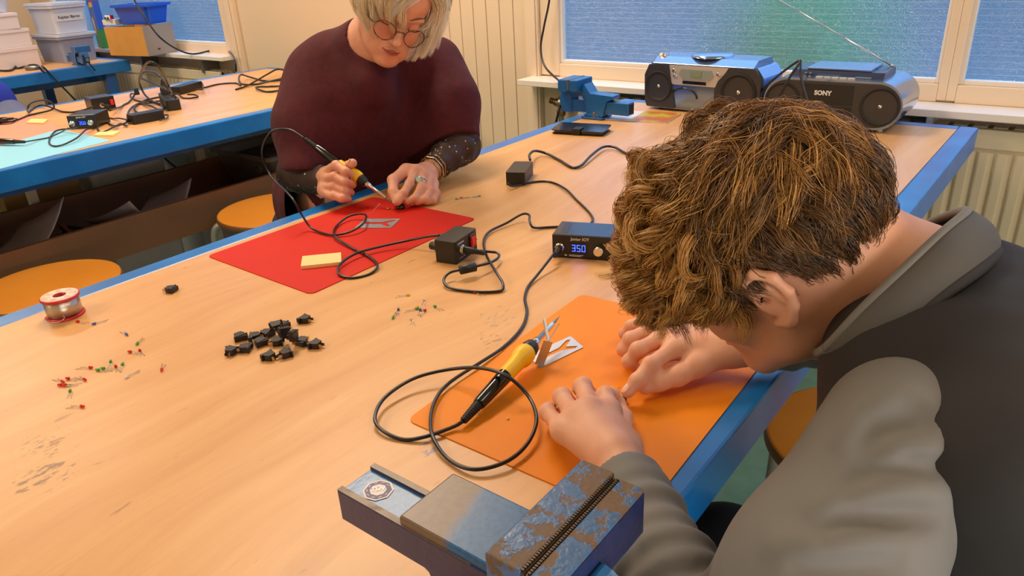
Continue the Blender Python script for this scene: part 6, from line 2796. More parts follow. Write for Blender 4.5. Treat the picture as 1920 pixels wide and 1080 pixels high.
b.tube([Vector((-0.055 + 0.045 * math.cos(PI * i / 16), -0.001, 0.045 + 0.030 * math.sin(PI * i / 16))) for i in range(17)], 0.003, 6)
b.build('door_arc', M_GLOSS, t)
for sx in (-0.15, 0.15):
    b = MB()
    b.cyl((sx, 0.02, 0.0002), (sx, 0.02, 0.008), 0.010)
    b.build('foot', M_BLACK, t)

# cables around the boomboxes
t = thing('extension_cord', 'black cord arching in front of the boomboxes', 'cord', tuple(onz(1440, 240)))
o_ = parent_world(t)
yy = 2.12
P = crom([onz(1380, 250, T + 0.004), ony(1400, 205, 2.20), ony(1440, 158, 2.20), ony(1500, 113, 2.10), ony(1478, 150, 2.08), ony(1455, 205, 2.07), onz(1470, 262, T + 0.004)], 10)
b = MB()
b.sm = True
b.tube([p - o_ for p in P], 0.0036, 8)
b.build('cable', M_CABLE, t)
t = thing('extension_cord', 'second black cord looping down across the SONY lettering of the boombox', 'cord', tuple(onz(1560, 262)))
o_ = parent_world(t)
P = crom([ony(1500, 113, 2.11), ony(1503, 150, 2.08), ony(1520, 205, 2.05), onz(1545, 262, T + 0.01), onz(1570, 268, T + 0.003), onz(1592, 258, T + 0.003), onz(1592, 248, T + 0.004), onz(1570, 246, T + 0.003), onz(1545, 250, T + 0.003)], 10)
b = MB()
b.sm = True
b.tube([p - o_ for p in P], 0.0036, 8)
b.build('cable', M_CABLE, t)
t = thing('cable', 'black cable forming a loop on the bench right of the boy\'s head', 'cable', tuple(onz(1640, 300)))
cable('loop', [(1520, 330, 0), (1560, 300, 0), (1590, 277, 0), (1615, 270, 0.004), (1642, 276, 0.008), (1662, 293, 0.008), (1660, 312, 0.006), (1640, 322, 0), (1612, 325, 0), (1560, 345, 0), (1500, 360, 0)], 0.0032, t)
# cord hanging at the wall
t = thing('wall_cord', 'black cord hanging down the wall left of the middle window', 'cord', (-1.75, WY - 0.05, 1.0))
o_ = parent_world(t)
P = crom([ony(1034, -60, WY - 0.05), ony(1030, 0, WY - 0.05), ony(1020, 50, WY - 0.06), ony(1014, 90, WY - 0.07), ony(1022, 125, 2.45), onz(1052, 155, 0.79), ony(1075, 178, 2.40)], 10)
b = MB()
b.sm = True
b.tube([p - o_ for p in P], 0.0042, 8)
b.build('cable', M_CABLE, t)

# ------------------------------------------------------------------ stools
M_SEAT = mat('honey_varnished_seat', rgb(196, 122, 34), 0.34, coat=0.2, noise=(5, rgb(204, 132, 44), 0.3, 0.7))
M_SEATEDGE = mat('dark_plywood_edge', rgb(120, 76, 44), 0.5)
M_TUBE = mat('grey_tube_enamel', rgb(150, 146, 138), 0.35, 0.3)


def stool(c, h, r, rz, label, group='round school stools'):
    t_ = thing('stool', label, 'stool', (c[0], c[1], 0), rz, group)
    MB().lathe([(r - 0.004, h - 0.024), (r, h - 0.020), (r, h - 0.008), (r - 0.003, h - 0.003)], 64).build('seat_rim', M_SEATEDGE, t_)
    MB().lathe([(r - 0.003, h - 0.004), (r - 0.003, h - 0.001), (r - 0.008, h), (0.001, h - 0.001)], 64).build('seat', M_SEAT, t_)
    for k_ in range(4):
        a = PI / 4 + k_ * PI / 2
        ca, sa = math.cos(a), math.sin(a)
        pts = [(0.05, h - 0.036), (r * 0.80, h - 0.036), (r * 1.03, h - 0.045), (r * 1.12, h - 0.09), (r * 1.14, h - 0.2), (r * 1.20, 0.012)]
        P_2 = crom([Vector((x * ca, x * sa, z)) for x, z in pts], 8)
        b_ = MB()
        b_.sm = True
        b_.tube(P_2, 0.0125, 12)
        lg = b_.build('leg', M_TUBE, t_)
        b_ = MB()
        b_.cyl((r * 1.20 * ca, r * 1.20 * sa, 0.0), (r * 1.198 * ca, r * 1.198 * sa, 0.025), 0.0155)
        b_.build('foot_cap', M_BLACK, lg)
    b_ = MB()
    b_.sm = True
    rr_ = r * 1.16
    b_.tube([Vector((rr_ * math.cos(2 * PI * i / 48), rr_ * math.sin(2 * PI * i / 48), 0.17)) for i in range(49)], 0.008, 8)
    b_.build('foot_ring', M_TUBE, t_)
    b_ = MB()
    b_.lathe([(0.07, h - 0.030), (0.07, h - 0.0245)], 24)
    b_.build('seat_plate', M_TUBE, t_)
    return t_


HS = 0.46
stool((-0.185, 1.20), HS, 0.175, 0.35, 'yellow round stool right of the near bench beside the boy')
stool((-2.25, 1.47), HS, 0.20, 0.1, "yellow round stool behind the bench left of the woman's elbow")
stool((-2.25, 0.70), HS, 0.19, 0.05, 'yellow round stool at the left edge behind the solder reel')
stool((0.25, 0.60), 0.41, 0.165, 0.0, 'round stool the boy sits on, hidden below him')
stool((-1.72, 1.28), 0.42, 0.165, 0.0, 'round stool the woman sits on, hidden behind the bench edge')

# ------------------------------------------------------------------ back bench
M_SALMON = mat('salmon_mat', rgb(238, 150, 124), 0.5)
M_TEAL = mat('turquoise_mat', rgb(136, 208, 238), 0.5)
BY = lambda px, py: onz(px, py)


def poly_flat(pts, z, th, m, name, label, cat):
    P = [Vector((p[0], p[1])) for p in pts]
    c = sum(P, Vector((0, 0))) / len(P)
    b_ = MB()
    b_.prism([(p.x - c.x, p.y - c.y) for p in P], 0, th)
    return tag(b_.build(name, m, None, loc=(c.x, c.y, z)), label, cat)


def quad_px(px):
    return [tuple(onz(x, y).xy) for x, y in px]


a0, a1 = onz(208, 264), onz(112, 243)
poly_flat([tuple(a0.xy), tuple(a1.xy), tuple(onz(-60, 290).xy), tuple(onz(-30, 325).xy)], T, 0.0014, M_TEAL, 'work_mat', 'turquoise mat at the near edge of the back bench', 'mat')
s0, s1, s2, s3 = onz(60, 216), onz(117, 242), onz(-20, 282), onz(-60, 225)
poly_flat([tuple(s0.xy), tuple(s1.xy), tuple(s2.xy), tuple(s3.xy)], T, 0.0012, M_SALMON, 'work_mat', 'salmon pink mat on the back bench beyond the turquoise one', 'mat')
for px4, lb in (([(50, 232), (82, 233), (90, 226), (60, 225)], 'small yellow sponge on the salmon mat'),
                ([(176, 256), (212, 256), (226, 248), (190, 248)], 'yellow sponge beside the back bench blue display station')):
    sponge(px4, lb, T + 0.0014 if 'salmon' in lb else T, 0.005)


def station_back(pa, pb, depth, h, display, label):
    A, B_ = onz(*pa), onz(*pb)
    t_ = thing('solder_station', label, 'power box', tuple(A))
    ex_ = (B_ - A)
    w = ex_.length
    ex_.normalize()
    M_ = frame_mat(Vector((0, 0, 0)), ex_, Vector((0, 0, 1)).cross(ex_))
    b_ = MB()
    b_.M = M_
    b_.bb(0, w, 0, depth, 0.0006, h)
    b_.build('case', M_STN, t_, bevel=0.002)
    if display:
        b_ = MB()
        b_.M = M_
        b_.bb(w * 0.36, w * 0.64, -0.0006, 0.0004, h * 0.22, h * 0.66)
        ds = b_.build('display', M_LCD, t_)
        b_ = MB()
        b_.M = M_
        for i_, ch in enumerate('350'):
            seg7(ch, w * 0.39 + i_ * w * 0.083, h * 0.30, w * 0.115, b_)
        b_.build('digits', M_BLUE_LED, ds)
        text('Junior IOT', h * 0.16, t_, M_ @ frame_mat(Vector((w * 0.5, -0.0003, h * 0.84)), (1, 0, 0), (0, 0, 1)), M_PRINT, bold=0.0002)
        for fx in (0.16, 0.80):
            b_ = MB()
            b_.M = M_
            b_.lathe_ab((w * fx, 0, h * 0.42), (w * fx, -0.010, h * 0.42), [(h * 0.24, 0), (h * 0.24, 0.004), (h * 0.16, 0.009)], 20)
            b_.build('socket' if fx < 0.5 else 'knob', M_CHROME, t_)
    else:
        b_ = MB()
        b_.M = M_
        b_.bb(w * 0.80, w * 0.93, -0.003, 0.0, h * 0.35, h * 0.75)
        b_.build('rocker', M_RED, t_)
        b_ = MB()
        b_.M = M_
        b_.lathe_ab((w * 0.42, 0, h * 0.45), (w * 0.42, -0.006, h * 0.45), [(h * 0.18, 0), (h * 0.18, 0.005)], 18)
        b_.build('socket', M_CHROME, t_)
        b_ = MB()
        b_.M = M_
        b_.lathe_ab((w * 0.42, -0.004, h * 0.45), (w * 0.72, -0.03, h * 0.35), [(0.005, 0), (0.005, 0.02), (0.003, 0.03)], 12)
        b_.build('plug', M_BLACK, t_)
    return t_


station_back((131, 243), (184, 240), 0.10, 0.048, True, 'black soldering station with blue display on the back bench')
station_back((176, 211), (219, 204), 0.085, 0.052, False, 'black power box with small red rocker on the back bench')


def brick(px_a, px_b, w, h, label):
    A, B_ = onz(*px_a), onz(*px_b)
    t_ = thing('power_adapter', label, 'adapter', tuple((A + B_) / 2))
    d = (B_ - A)
    L_ = d.length
    an = math.atan2(d.y, d.x)
    b_ = MB()
    b_.prism(rrect(L_, w, 0.006), 0.0004, h, Euler((0, 0, an)).to_matrix().to_4x4())
    b_.build('case', M_BLACK, t_, bevel=0.003)
    return t_


ad1 = brick((246, 233), (305, 222), 0.055, 0.033, 'long black mains adapter beside the blue display station')
ad2 = brick((330, 178), (372, 166), 0.055, 0.033, 'black mains adapter farther back behind the power strip')
# power strip
A, B_ = onz(308, 186), onz(334, 214)
t = thing('power_strip', 'black multi socket power strip with plugs on the back bench', 'power strip', tuple((A + B_) / 2))
d = B_ - A
an = math.atan2(d.y, d.x)
b = MB()
b.M = Euler((0, 0, an)).to_matrix().to_4x4()
b.prism(rrect(0.24, 0.052, 0.010), 0.0005, 0.040)
b.build('housing', M_BLACK, t, bevel=0.003)
for i in range(3):
    b = MB()
    b.M = Euler((0, 0, an)).to_matrix().to_4x4()
    b.lathe([(0.020, 0.040), (0.020, 0.0415), (0.017, 0.0418)], 24, Matrix.Translation((-0.085 + i * 0.052, 0, 0)))
    b.build('socket', M_DKPL, t)
for i in range(2):
    b = MB()
    b.M = Euler((0, 0, an)).to_matrix().to_4x4()
    b.lathe([(0.018, 0.0412), (0.018, 0.060), (0.012, 0.075), (0.006, 0.095)], 20, Matrix.Translation((-0.085 + i * 0.052, 0, 0)))
    b.build('plug', M_BLACK, t)


def free_cable(label, pts, r=0.0036, name='cable', m=None, sub='lead'):
    W_ = [onz(p[0], p[1], T + r + p[2]) if len(p) == 3 else Vector(p[0]) for p in pts]
    t_ = thing(name, label, 'cable', tuple(W_[0]))
    P = crom(W_, 8)
    if all(len(p) == 3 for p in pts):
        P = [Vector((p.x, p.y, max(p.z, T + r + 0.0004))) for p in P]
    b_ = MB()
    b_.sm = True
    b_.tube([p - W_[0] for p in P], r, 8)
    b_.build(sub, m or M_CABLE, t_)
    return t_


free_cable('cable from the red switch power box looping to the left over the bench edge', [(176, 200, 0.02), (150, 208, 0.004), (120, 210, 0.0), (85, 198, 0.01), (68, 200, 0.004), (54, 210, 0.0), (52, 203, 0.03), (60, 192, 0.05), (85, 188, 0.05), (100, 196, 0.03), (96, 206, 0.01), (60, 215, 0.0), (30, 226, 0.0), (5, 230, 0.0), (-20, 235, 0)])
free_cable('cable from the red switch power box up to a small plug', [(205, 207, 0.03), (228, 200, 0.0), (240, 193, 0.0), (250, 182, 0.01), (254, 170, 0.03)])
b = MB()
p0 = onz(256, 172, T + 0.03)
t = thing('cable_plug', 'small black plug hanging up on a stiff loop at the back bench edge', 'plug', tuple(p0))
MB().cyl((0, 0, -0.012), (0, 0, 0.014), 0.011, 0.008).build('housing', M_BLACK, t)
MB().tube(crom([Vector((0, 0, -0.010)), onz(246, 176, T + 0.01) - p0, onz(246, 183, T + 0.004) - p0, onz(262, 190, T + 0.004) - p0, onz(290, 190, T + 0.004) - p0, onz(312, 188, T + 0.01) - p0], 8), 0.0034, 8).build('lead', M_CABLE, t)
# tall standing loops from the plugs
PB = onz(324, 180, T + 0.09)
free_cable('thick black cable standing up in a tall arch above the power strip', [(322, 180, 0.07), (316, 160, 0.10), (306, 138, 0.16), (292, 120, 0.20), (276, 118, 0.20), (264, 138, 0.12), (262, 156, 0.06), (272, 178, 0.01), (290, 192, 0.0), (300, 196, 0.0)], 0.0042)
free_cable('black cable curling in a lower loop beside the tall arch', [(325, 182, 0.06), (312, 168, 0.09), (290, 158, 0.09), (272, 150, 0.09), (264, 145, 0.06), (270, 135, 0.10), (290, 136, 0.13), (308, 150, 0.11), (320, 170, 0.08), (330, 185, 0.05)], 0.0042)
free_cable('tangle of black cable between the adapters and the power strip', [(238, 226, 0.01), (242, 208, 0.01), (256, 196, 0.0), (280, 193, 0.004), (300, 194, 0.0), (310, 200, 0.006), (300, 205, 0.0), (280, 198, 0.008), (262, 194, 0.0), (252, 200, 0.01), (256, 210, 0.0), (275, 216, 0.004), (298, 215, 0.0), (306, 206, 0.01), (302, 196, 0.004), (285, 190, 0.012), (268, 190, 0.0), (300, 182, 0.0), (330, 176, 0.01), (345, 184, 0.0), (370, 182, 0.004), (366, 178, 0.01), (352, 177, 0.02)], 0.0036)
free_cable('loop of thin lead on the turquoise mat from the blue display station', [(145, 240, 0.02), (122, 242, 0.01), (104, 246, 0.004), (94, 258, 0.002), (93, 270, 0.0), (104, 274, 0.002), (122, 270, 0.004), (145, 258, 0.01), (162, 243, 0.012), (178, 240, 0.0), (186, 228, 0.01), (192, 220, 0.015)], 0.0028)
free_cable('bundled thin leads between blue display station and adapter', [(186, 226, 0.015), (200, 230, 0.0), (215, 236, 0.006), (232, 232, 0.01), (240, 226, 0.0), (225, 222, 0.008), (208, 222, 0.0), (196, 216, 0.012), (188, 222, 0.02), (182, 238, 0.004), (190, 248, 0.0), (210, 240, 0.008), (226, 232, 0.0), (238, 236, 0.004)], 0.0028)
free_cable('short lead looped at the end of the long adapter', [(300, 226, 0.01), (312, 222, 0.004), (315, 216, 0.006), (306, 216, 0.01)], 0.0028)
free_cable('lead from the farther adapter running to the coiled cable', [(368, 168, 0.01), (380, 166, 0.02), (378, 155, 0.02), (368, 158, 0.02), (385, 164, 0.0), (410, 158, 0.0), (440, 156, 0.0), (452, 160, 0.0)], 0.0036)
free_cable('coil of thick black cable at the far end of the back bench', [(442, 168, 0.0), (465, 160, 0.004), (500, 140, 0.02), (520, 130, 0.03), (535, 134, 0.02), (530, 146, 0.01), (500, 152, 0.0), (470, 145, 0.008), (452, 140, 0.02), (448, 150, 0.02), (455, 158, 0.01), (480, 158, 0.0), (510, 152, 0.006), (545, 150, 0.0), (540, 160, 0.01), (510, 162, 0.0), (480, 164, 0.006), (500, 172, 0.0), (530, 168, 0.004), (545, 160, 0.0)], 0.0042)
# second iron on the back bench, mostly outside the frame
t = thing('soldering_iron', 'black handled soldering iron lying on the turquoise mat at the left edge', 'soldering iron', tuple(onz(10, 267)))
iron(t, onz(-90, 262, T + 0.014), onz(47, 266, T + 0.014), cable_pts=[tz(70, 262, 0.004), tz(90, 258, 0.002), tz(110, 250, 0.01), tz(128, 240, 0.02)])
t = thing('soldering_iron', 'yellow gripped soldering iron with grey lead at the far left of the salmon mat', 'soldering iron', tuple(onz(0, 226)))
iron(t, onz(-70, 232, T + 0.02), onz(26, 222, T + 0.016), cable_pts=[tz(34, 224), tz(20, 232), tz(-10, 234)])

# ------------------------------------------------------------------ under the back bench
M_CLEARBIN = mat('translucent_smoky_plastic', rgb(186, 182, 176), 0.3, alpha=0.42)
M_CLEARBIN.node_tree.nodes['Principled BSDF'].inputs['Roughness'].default_value = 0.25


def tub(label, c, w, d, h, taper, m, lid=None, rz=0.0, name='plastic_tub', rim=0.012):
    t_ = thing(name, label, 'box', c, rz)
    b_ = MB()
    n = 8
    lo = rrect(w * taper, d * taper, 0.02, n)
    hi = rrect(w, d, 0.025, n)
    li = rrect(w * taper - 0.006, d * taper - 0.006, 0.018, n)
    hi2 = rrect(w - 0.006, d - 0.006, 0.023, n)
    k_ = len(lo)
    vs_ = [(x, y, 0.001) for x, y in lo] + [(x, y, h) for x, y in hi] + [(x, y, 0.004) for x, y in li] + [(x, y, h) for x, y in hi2]
    fs_ = [tuple(range(k_ - 1, -1, -1)), tuple(range(2 * k_, 3 * k_))]
    for i_ in range(k_):
        j_ = (i_ + 1) % k_
        fs_ += [(i_, j_, k_ + j_, k_ + i_), (2 * k_ + j_, 2 * k_ + i_, 3 * k_ + i_, 3 * k_ + j_), (k_ + i_, k_ + j_, 3 * k_ + j_, 3 * k_ + i_)]
    b_.add(vs_, fs_)
    b_.build('tub_wall', m, t_)
    b_ = MB()
    ro, ri = rrect(w + rim * 2, d + rim * 2, 0.03, n), rrect(w - 0.001, d - 0.001, 0.024, n)
    vs_ = [(x, y, h - 0.012) for x, y in ro] + [(x, y, h + 0.003) for x, y in ro] + [(x, y, h + 0.003) for x, y in ri] + [(x, y, h - 0.012) for x, y in ri]
    fs_ = []
    for i_ in range(k_):
        j_ = (i_ + 1) % k_
        for q0 in range(4):
            q1 = (q0 + 1) % 4
            fs_.append((q0 * k_ + i_, q0 * k_ + j_, q1 * k_ + j_, q1 * k_ + i_))
    b_.add(vs_, fs_)
    b_.build('rim', m, t_)
    if lid:
        b_ = MB()
        b_.prism(rrect(w + 0.03, d + 0.03, 0.03), h + 0.003, h + 0.016)
        b_.build('lid', lid, t_, bevel=0.003)
    return t_


M_SMOKE = mat('smoky_clear_plastic', rgb(120, 110, 102), 0.25, alpha=0.45)
# plastic bin under the bench beyond the trough
bn = onx(405, 300, -2.78)
tb = tub('smoky clear plastic bin full of dark oddments in the trough under the back bench', (-2.74, 1.98, 0.381), 0.40, 0.62, 0.175, 0.82, M_SMOKE)
M_ODD = mat('dark_oddments', rgb(56, 44, 38), 0.6)
for i, (x, y, z, s_, e_, m_, nm, lb) in enumerate((
        (-2.76, 1.81, 0.390, (0.17, 0.14, 0.13), (0, 0, 0.2), M_ODD, 'motor', 'dark electric motor lying in the smoky bin'),
        (-2.70, 1.99, 0.388, (0.09, 0.15, 0.19), (0, 0, 0.15), M_DKPL, 'tool_case', 'dark grey tool case standing in the smoky bin'),
        (-2.77, 2.15, 0.388, (0.12, 0.08, 0.22), (0, 0, -0.2), M_BLACK, 'loudspeaker', 'black loudspeaker poking out of the smoky bin'))):
    t = thing(nm, lb, nm.replace('_', ' '), (x, y, z))
    b = MB()
    b.box((0, 0, s_[2] * 0.5 + 0.012), s_, e_)
    b.build('housing', m_, t, bevel=0.01, bseg=3)
    b = MB()
    b.lathe_ab((0.02, -s_[1] * 0.3, s_[2] * 0.6), (0.02, -s_[1] * 0.3 - 0.04, s_[2] * 0.7), [(0.03, 0), (0.03, 0.02), (0.015, 0.03)], 20)
    b.build('drum', M_DULL, t)

# loose papers and a bundle of tool parts in the trough
M_PAPER = mat('lilac_white_paper', rgb(176, 166, 182), 0.7)


def curled(label, cx_, cy_, w, d, rz, amp, name='paper_sheet'):
    b_ = MB()
    n = 14
    vs_, fs_ = [], []
    for i_ in range(n + 1):
        for j_ in range(n + 1):
            u_, v__ = i_ / n, j_ / n
            z = amp * (2 * abs(v__ - 0.5)) ** 2.2 * (0.5 + 0.5 * u_) + 0.3 * amp * u_ ** 2
            vs_.append(((u_ - 0.5) * w, (v__ - 0.5) * d * (1 - amp * 0.5), z))
    for i_ in range(n):
        for j_ in range(n):
            fs_.append((i_ * (n + 1) + j_, (i_ + 1) * (n + 1) + j_, (i_ + 1) * (n + 1) + j_ + 1, i_ * (n + 1) + j_ + 1))
    b_.add(vs_, fs_, smooth=True)
    o2 = b_.build(name, M_PAPER, None, loc=(cx_, cy_, 0.384))
    o2.rotation_euler = (0, 0, rz)
    s2 = o2.modifiers.new('thick', 'SOLIDIFY')
    s2.thickness = 0.0012
    return tag(o2, label, 'paper')


curled('curled pale paper sheet lying in the brown trough at the left edge', -2.73, 0.70, 0.34, 0.46, 0.1, 0.17)
curled('pale paper sheet with a pointed corner right of the tool bundle in the trough', -2.72, 1.22, 0.26, 0.30, 0.25, 0.12)
t = thing('tool_bundle', 'jumbled bundle of small reddish brown tools in the trough between two papers', 'tools', (-2.74, 0.98, 0.381))
for i in range(9):
    b = MB()
    a = -0.5 + i * 0.12
    b.box((0.01 * (i % 3), -0.05 + 0.012 * i, 0.02 + 0.014 * (i % 4)), (0.20, 0.014, 0.010), (0.1 * (i % 3), 0.05, a))
    b.build('tool_bar', (mat('rusty_red_steel', rgb(120, 52, 40), 0.5), M_DULL, M_BLACK)[i % 3], t, bevel=0.001)

# boxes and stool frames standing beyond the trough
M_CARD = mat('brown_cardboard', rgb(166, 122, 72), 0.8)
M_WHITEBOX = mat('white_cardboard', rgb(214, 204, 204), 0.6)
def carton(label, c, s_, m, rz=0.0, lid=False, name='carton'):
    t_ = thing(name, label, 'box', c, rz)
    b_ = MB()
    b_.bb(-s_[0] / 2, s_[0] / 2, -s_[1] / 2, s_[1] / 2, 0, s_[2])
    b_.build('carton_body', m, t_, bevel=0.002)
    if lid:
        b_ = MB()
        b_.bb(-s_[0] / 2 - 0.004, s_[0] / 2 + 0.004, -s_[1] / 2 - 0.004, s_[1] / 2 + 0.004, s_[2] * 0.82, s_[2] + 0.003)
        b_.build('lid', m, t_, bevel=0.002)
    return t_


carton('brown cardboard box on the floor under the back bench behind the trough', (-3.28, 1.05, 0.0), (0.30, 0.28, 0.60), M_CARD, 0.05)
tub('pale plastic crate next to the brown cardboard box under the back bench', (-3.28, 1.40, 0.0), 0.30, 0.32, 0.58, 0.95, mat('milky_crate', rgb(200, 192, 186), 0.4))
carton('large pale grey box under the back bench beside the plastic crate', (-3.30, 1.94, 0.0), (0.30, 0.56, 0.60), mat('pale_grey_box', rgb(170, 166, 162), 0.5), 0.0, True)
t = thing('metal_trestle', 'bare grey tube stool frame under the left end of the back bench', 'trestle', (-3.18, 0.72, 0))
for sy in (-0.14, 0.14):
    b = MB()
    b.sm = True
    b.tube(crom([Vector((-0.12, sy, 0.012)), Vector((-0.11, sy, 0.50)), Vector((-0.07, sy, 0.58)), Vector((0.07, sy, 0.58)), Vector((0.11, sy, 0.50)), Vector((0.12, sy, 0.012))], 8), 0.014, 10)
    b.build('leg_hoop', M_TUBE, t)
b = MB()
b.box((0.115, 0, 0.36), (0.02, 0.28, 0.03))
b.build('crossbar', M_TUBE, t)
t = thing('striped_pole', 'red and white striped pole leaning at the left edge under the back bench', 'pole', (-3.02, 0.52, 0))
b = MB()
for i in range(9):
    b.cyl((0, 0, i * 0.075), (0, 0, (i + 1) * 0.075), 0.02, mi=i % 2)
b.build('pole', [mat('red_stripe', rgb(190, 40, 30), 0.5), mat('white_stripe', rgb(205, 200, 200), 0.5)], t)
for (x, y, lb) in ((-2.60, 0.98, 'pale square table leg left of the cardboard box'), (-2.60, 1.66, 'pale tube leg with a cord left of the smoky bin')):
    t = thing('support_post', lb + ' under the back bench', 'post', (x - 0.42, y, 0))
    b = MB()
    b.bb(-0.015, 0.015, -0.015, 0.015, 0, T - 0.031)
    b.build('post', M_RAD, t, bevel=0.002)
free_cable('black cord hanging below the back bench in front of the crate', [(((-3.02, 1.46, 0.70)),), (((-3.02, 1.50, 0.55)),), (((-3.01, 1.58, 0.45)),), (((-3.02, 1.64, 0.40)),)], 0.004)

# ------------------------------------------------------------------ far left bench
cb = onz(45, 122)
M_MILKY = mat('milky_translucent_plastic', rgb(214, 218, 230), 0.35, alpha=0.80)
p1 = onz(92, 122)
bx0 = p1.x
for i, (z0, hh, w_, d_, dx, dy, rz_, lb) in enumerate((
        (T, 0.115, 0.26, 0.36, -0.17, -0.205, 0.02, 'white cardboard box at the bottom of the stack on the far left bench'),
        (T + 0.119, 0.095, 0.25, 0.35, -0.18, -0.21, 0.0, 'white lidded box in the middle of the stack on the far left bench'),
        (T + 0.218, 0.085, 0.27, 0.36, -0.19, -0.25, -0.04, 'white box on top of the stack at the left edge'))):
    carton(lb, (p1.x + dx, p1.y + dy, z0), (w_, d_, hh), M_WHITEBOX, rz_, True, 'white_box')
tub('open white plastic tray tilted on the box stack at the top left corner', (p1.x - 0.28, p1.y - 0.22, T + 0.3075), 0.34, 0.30, 0.12, 0.85, M_MILKY, None, 0.1, 'storage_box')
q0 = onz(150, 112)
tub('grey translucent storage box behind the small blue vise', (-5.19, 2.14, T), 0.32, 0.22, 0.15, 0.90, mat('grey_translucent', rgb(150, 160, 190), 0.3, alpha=0.85), M_MILKY, 0.05, 'storage_box')
sb = tub('clear storage box with a white lettered label on top of the grey one', (-5.19, 2.14, T + 0.167), 0.30, 0.21, 0.16, 0.90, M_MILKY, M_MILKY, 0.05, 'storage_box')
b = MB()
b.M = Matrix.Translation((0.0, 0, 0)) @ Euler((0, 0, 0)).to_matrix().to_4x4()
b.box((0.149, -0.01, 0.095), (0.001, 0.17, 0.045), (0, 0.10, 0))
lbp = b.build('paper_label', M_PRINT, sb)
text('Kapitan Bjarne', 0.022, sb, Matrix.Translation((0.1502, -0.01, 0.095)) @ Euler((0, 0.10, 0)).to_matrix().to_4x4() @ frame_mat(Vector((0, 0, 0)), (0, 1, 0), (0, 0, 1)), M_BLACK, bold=0.0003).parent = lbp
tub('light blue plastic container at the window beside the storage boxes', (-5.62, 2.475, T + 0.031), 0.16, 0.06, 0.30, 0.95, mat('pale_blue_plastic', rgb(150, 200, 236), 0.35, alpha=0.9), M_MILKY, 0.0, 'storage_box')
# mouse, coil of cable, charger
p = onz(62, 131)
t = thing('computer_mouse', 'grey and black computer mouse near the edge of the far left bench', 'mouse', tuple(p), 0.6)
b = MB()
b.sphere((0, 0, 0.012), 0.030, 20, sc=(1.6, 1.0, 0.62))
b.build('shell', M_DULL, t)
b = MB()
b.sphere((0.004, 0, 0.018), 0.026, 20, sc=(1.5, 0.9, 0.6))
b.build('buttons', M_BLACK, t)
free_cable('black cord hanging from the mouse over the edge of the far left bench', [(66, 128, 0.03), (72, 126, 0.05), (76, 128, 0.04), (78, 132, 0.02), (84, 136, 0.01), (((-4.745, 1.80, 0.79)),), (((-4.735, 1.86, 0.68)),), (((-4.72, 1.93, 0.55)),), (((-4.70, 2.0, 0.40)),)], 0.005)
free_cable('pile of coiled black cable on the far left bench at the left edge', [(-10, 112, 0.02), (12, 96, 0.06), (28, 100, 0.05), (28, 118, 0.01), (10, 128, 0.0), (-10, 124, 0.02), (0, 108, 0.05), (18, 108, 0.04), (30, 122, 0.0), (20, 132, 0.0), (-6, 132, 0.0), (-10, 120, 0.03), (8, 112, 0.03), (24, 118, 0.02), (34, 128, 0.0), (56, 122, 0.0)], 0.006)

# ------------------------------------------------------------------ things on the left sill
ZS = 0.7905
pA, pB_, pC_ = onz(208, 104, ZS), onz(280, 106, ZS), onz(334, 96, ZS)
t = thing('wooden_box', 'plywood box with orange side panel and paper label on the left window sill', 'box', tuple(pB_ + Vector((-0.12, 0.06, 0))))
o_ = parent_world(t)
ca, cb_, cc_ = pA - o_, pB_ - o_, pC_ - o_
vd = Vector((0, 0, 1))
up_ = 0.20
th_ = 0.006


def panel(b_, a, c_, z0, z1, th__, lean=0.0):
    d_2 = (c_ - a)
    nn = Vector((-d_2.y, d_2.x, 0)).normalized() * th__
    vs_ = [a + vd * z0, c_ + vd * z0, c_ + vd * z1, a + vd * z1]
    vs_ += [v + nn for v in vs_]
    b_.add(vs_, [(0, 1, 2, 3), (7, 6, 5, 4), (0, 4, 5, 1), (1, 5, 6, 2), (2, 6, 7, 3), (3, 7, 4, 0)])


M_PLY = mat('orange_plywood', rgb(206, 144, 62), 0.5, noise=(9, rgb(216, 156, 76), 0.3, 0.7))
M_GREYCARD = mat('greyish_hardboard', rgb(158, 138, 118), 0.7)
b = MB()
panel(b, ca, cb_, 0.0005, 0.165, 0.006)
b.build('side_panel', M_PLY, t)
b = MB()
panel(b, cb_ + Vector((0.002, 0, 0)), cc_, 0.0005, 0.170, 0.006)
b.build('front_panel', M_GREYCARD, t)
b = MB()
cd_ = ca + (cc_ - cb_)
panel(b, cd_, ca, 0.0005, 0.160, 0.006)
panel(b, cc_, cd_, 0.0005, 0.160, 0.006)
b.build('back_panels', M_PLY, t)
b = MB()
b.add([ca + vd * 0.002, cb_ + vd * 0.002, cc_ + vd * 0.002, cd_ + vd * 0.002], [(0, 1, 2, 3)])
b.build('bottom', M_PLY, t)
b = MB()
m0 = cb_.lerp(cc_, 0.12)
m1 = cb_.lerp(cc_, 0.55)
nn = Vector(((m1 - m0).y, -(m1 - m0).x, 0)).normalized() * 0.0008
panel(b, m0 + nn, m1 + nn, 0.012, 0.055, 0.0006)
pl_ = b.build('paper_label', M_PRINT, t)
b = MB()
m0, m1 = cb_.lerp(cc_, 0.26), cb_.lerp(cc_, 0.42)
panel(b, m0 + nn * 1.6, m1 + nn * 1.6, 0.028, 0.037, 0.0004)
b.build('label_print', M_BLACK, pl_)
# blue basin
M_BASIN = mat('bright_blue_plastic', rgb(22, 84, 206), 0.25, coat=0.3)
cx_ = (ca + cb_ + cc_ + cd_) / 4 + o_
tub('bright blue plastic basin resting on the plywood box', (cx_.x + 0.05, cx_.y + 0.02, ZS + 0.1725), 0.26, 0.19, 0.11, 0.80, M_BASIN, None, 0.35, 'basin', 0.014)
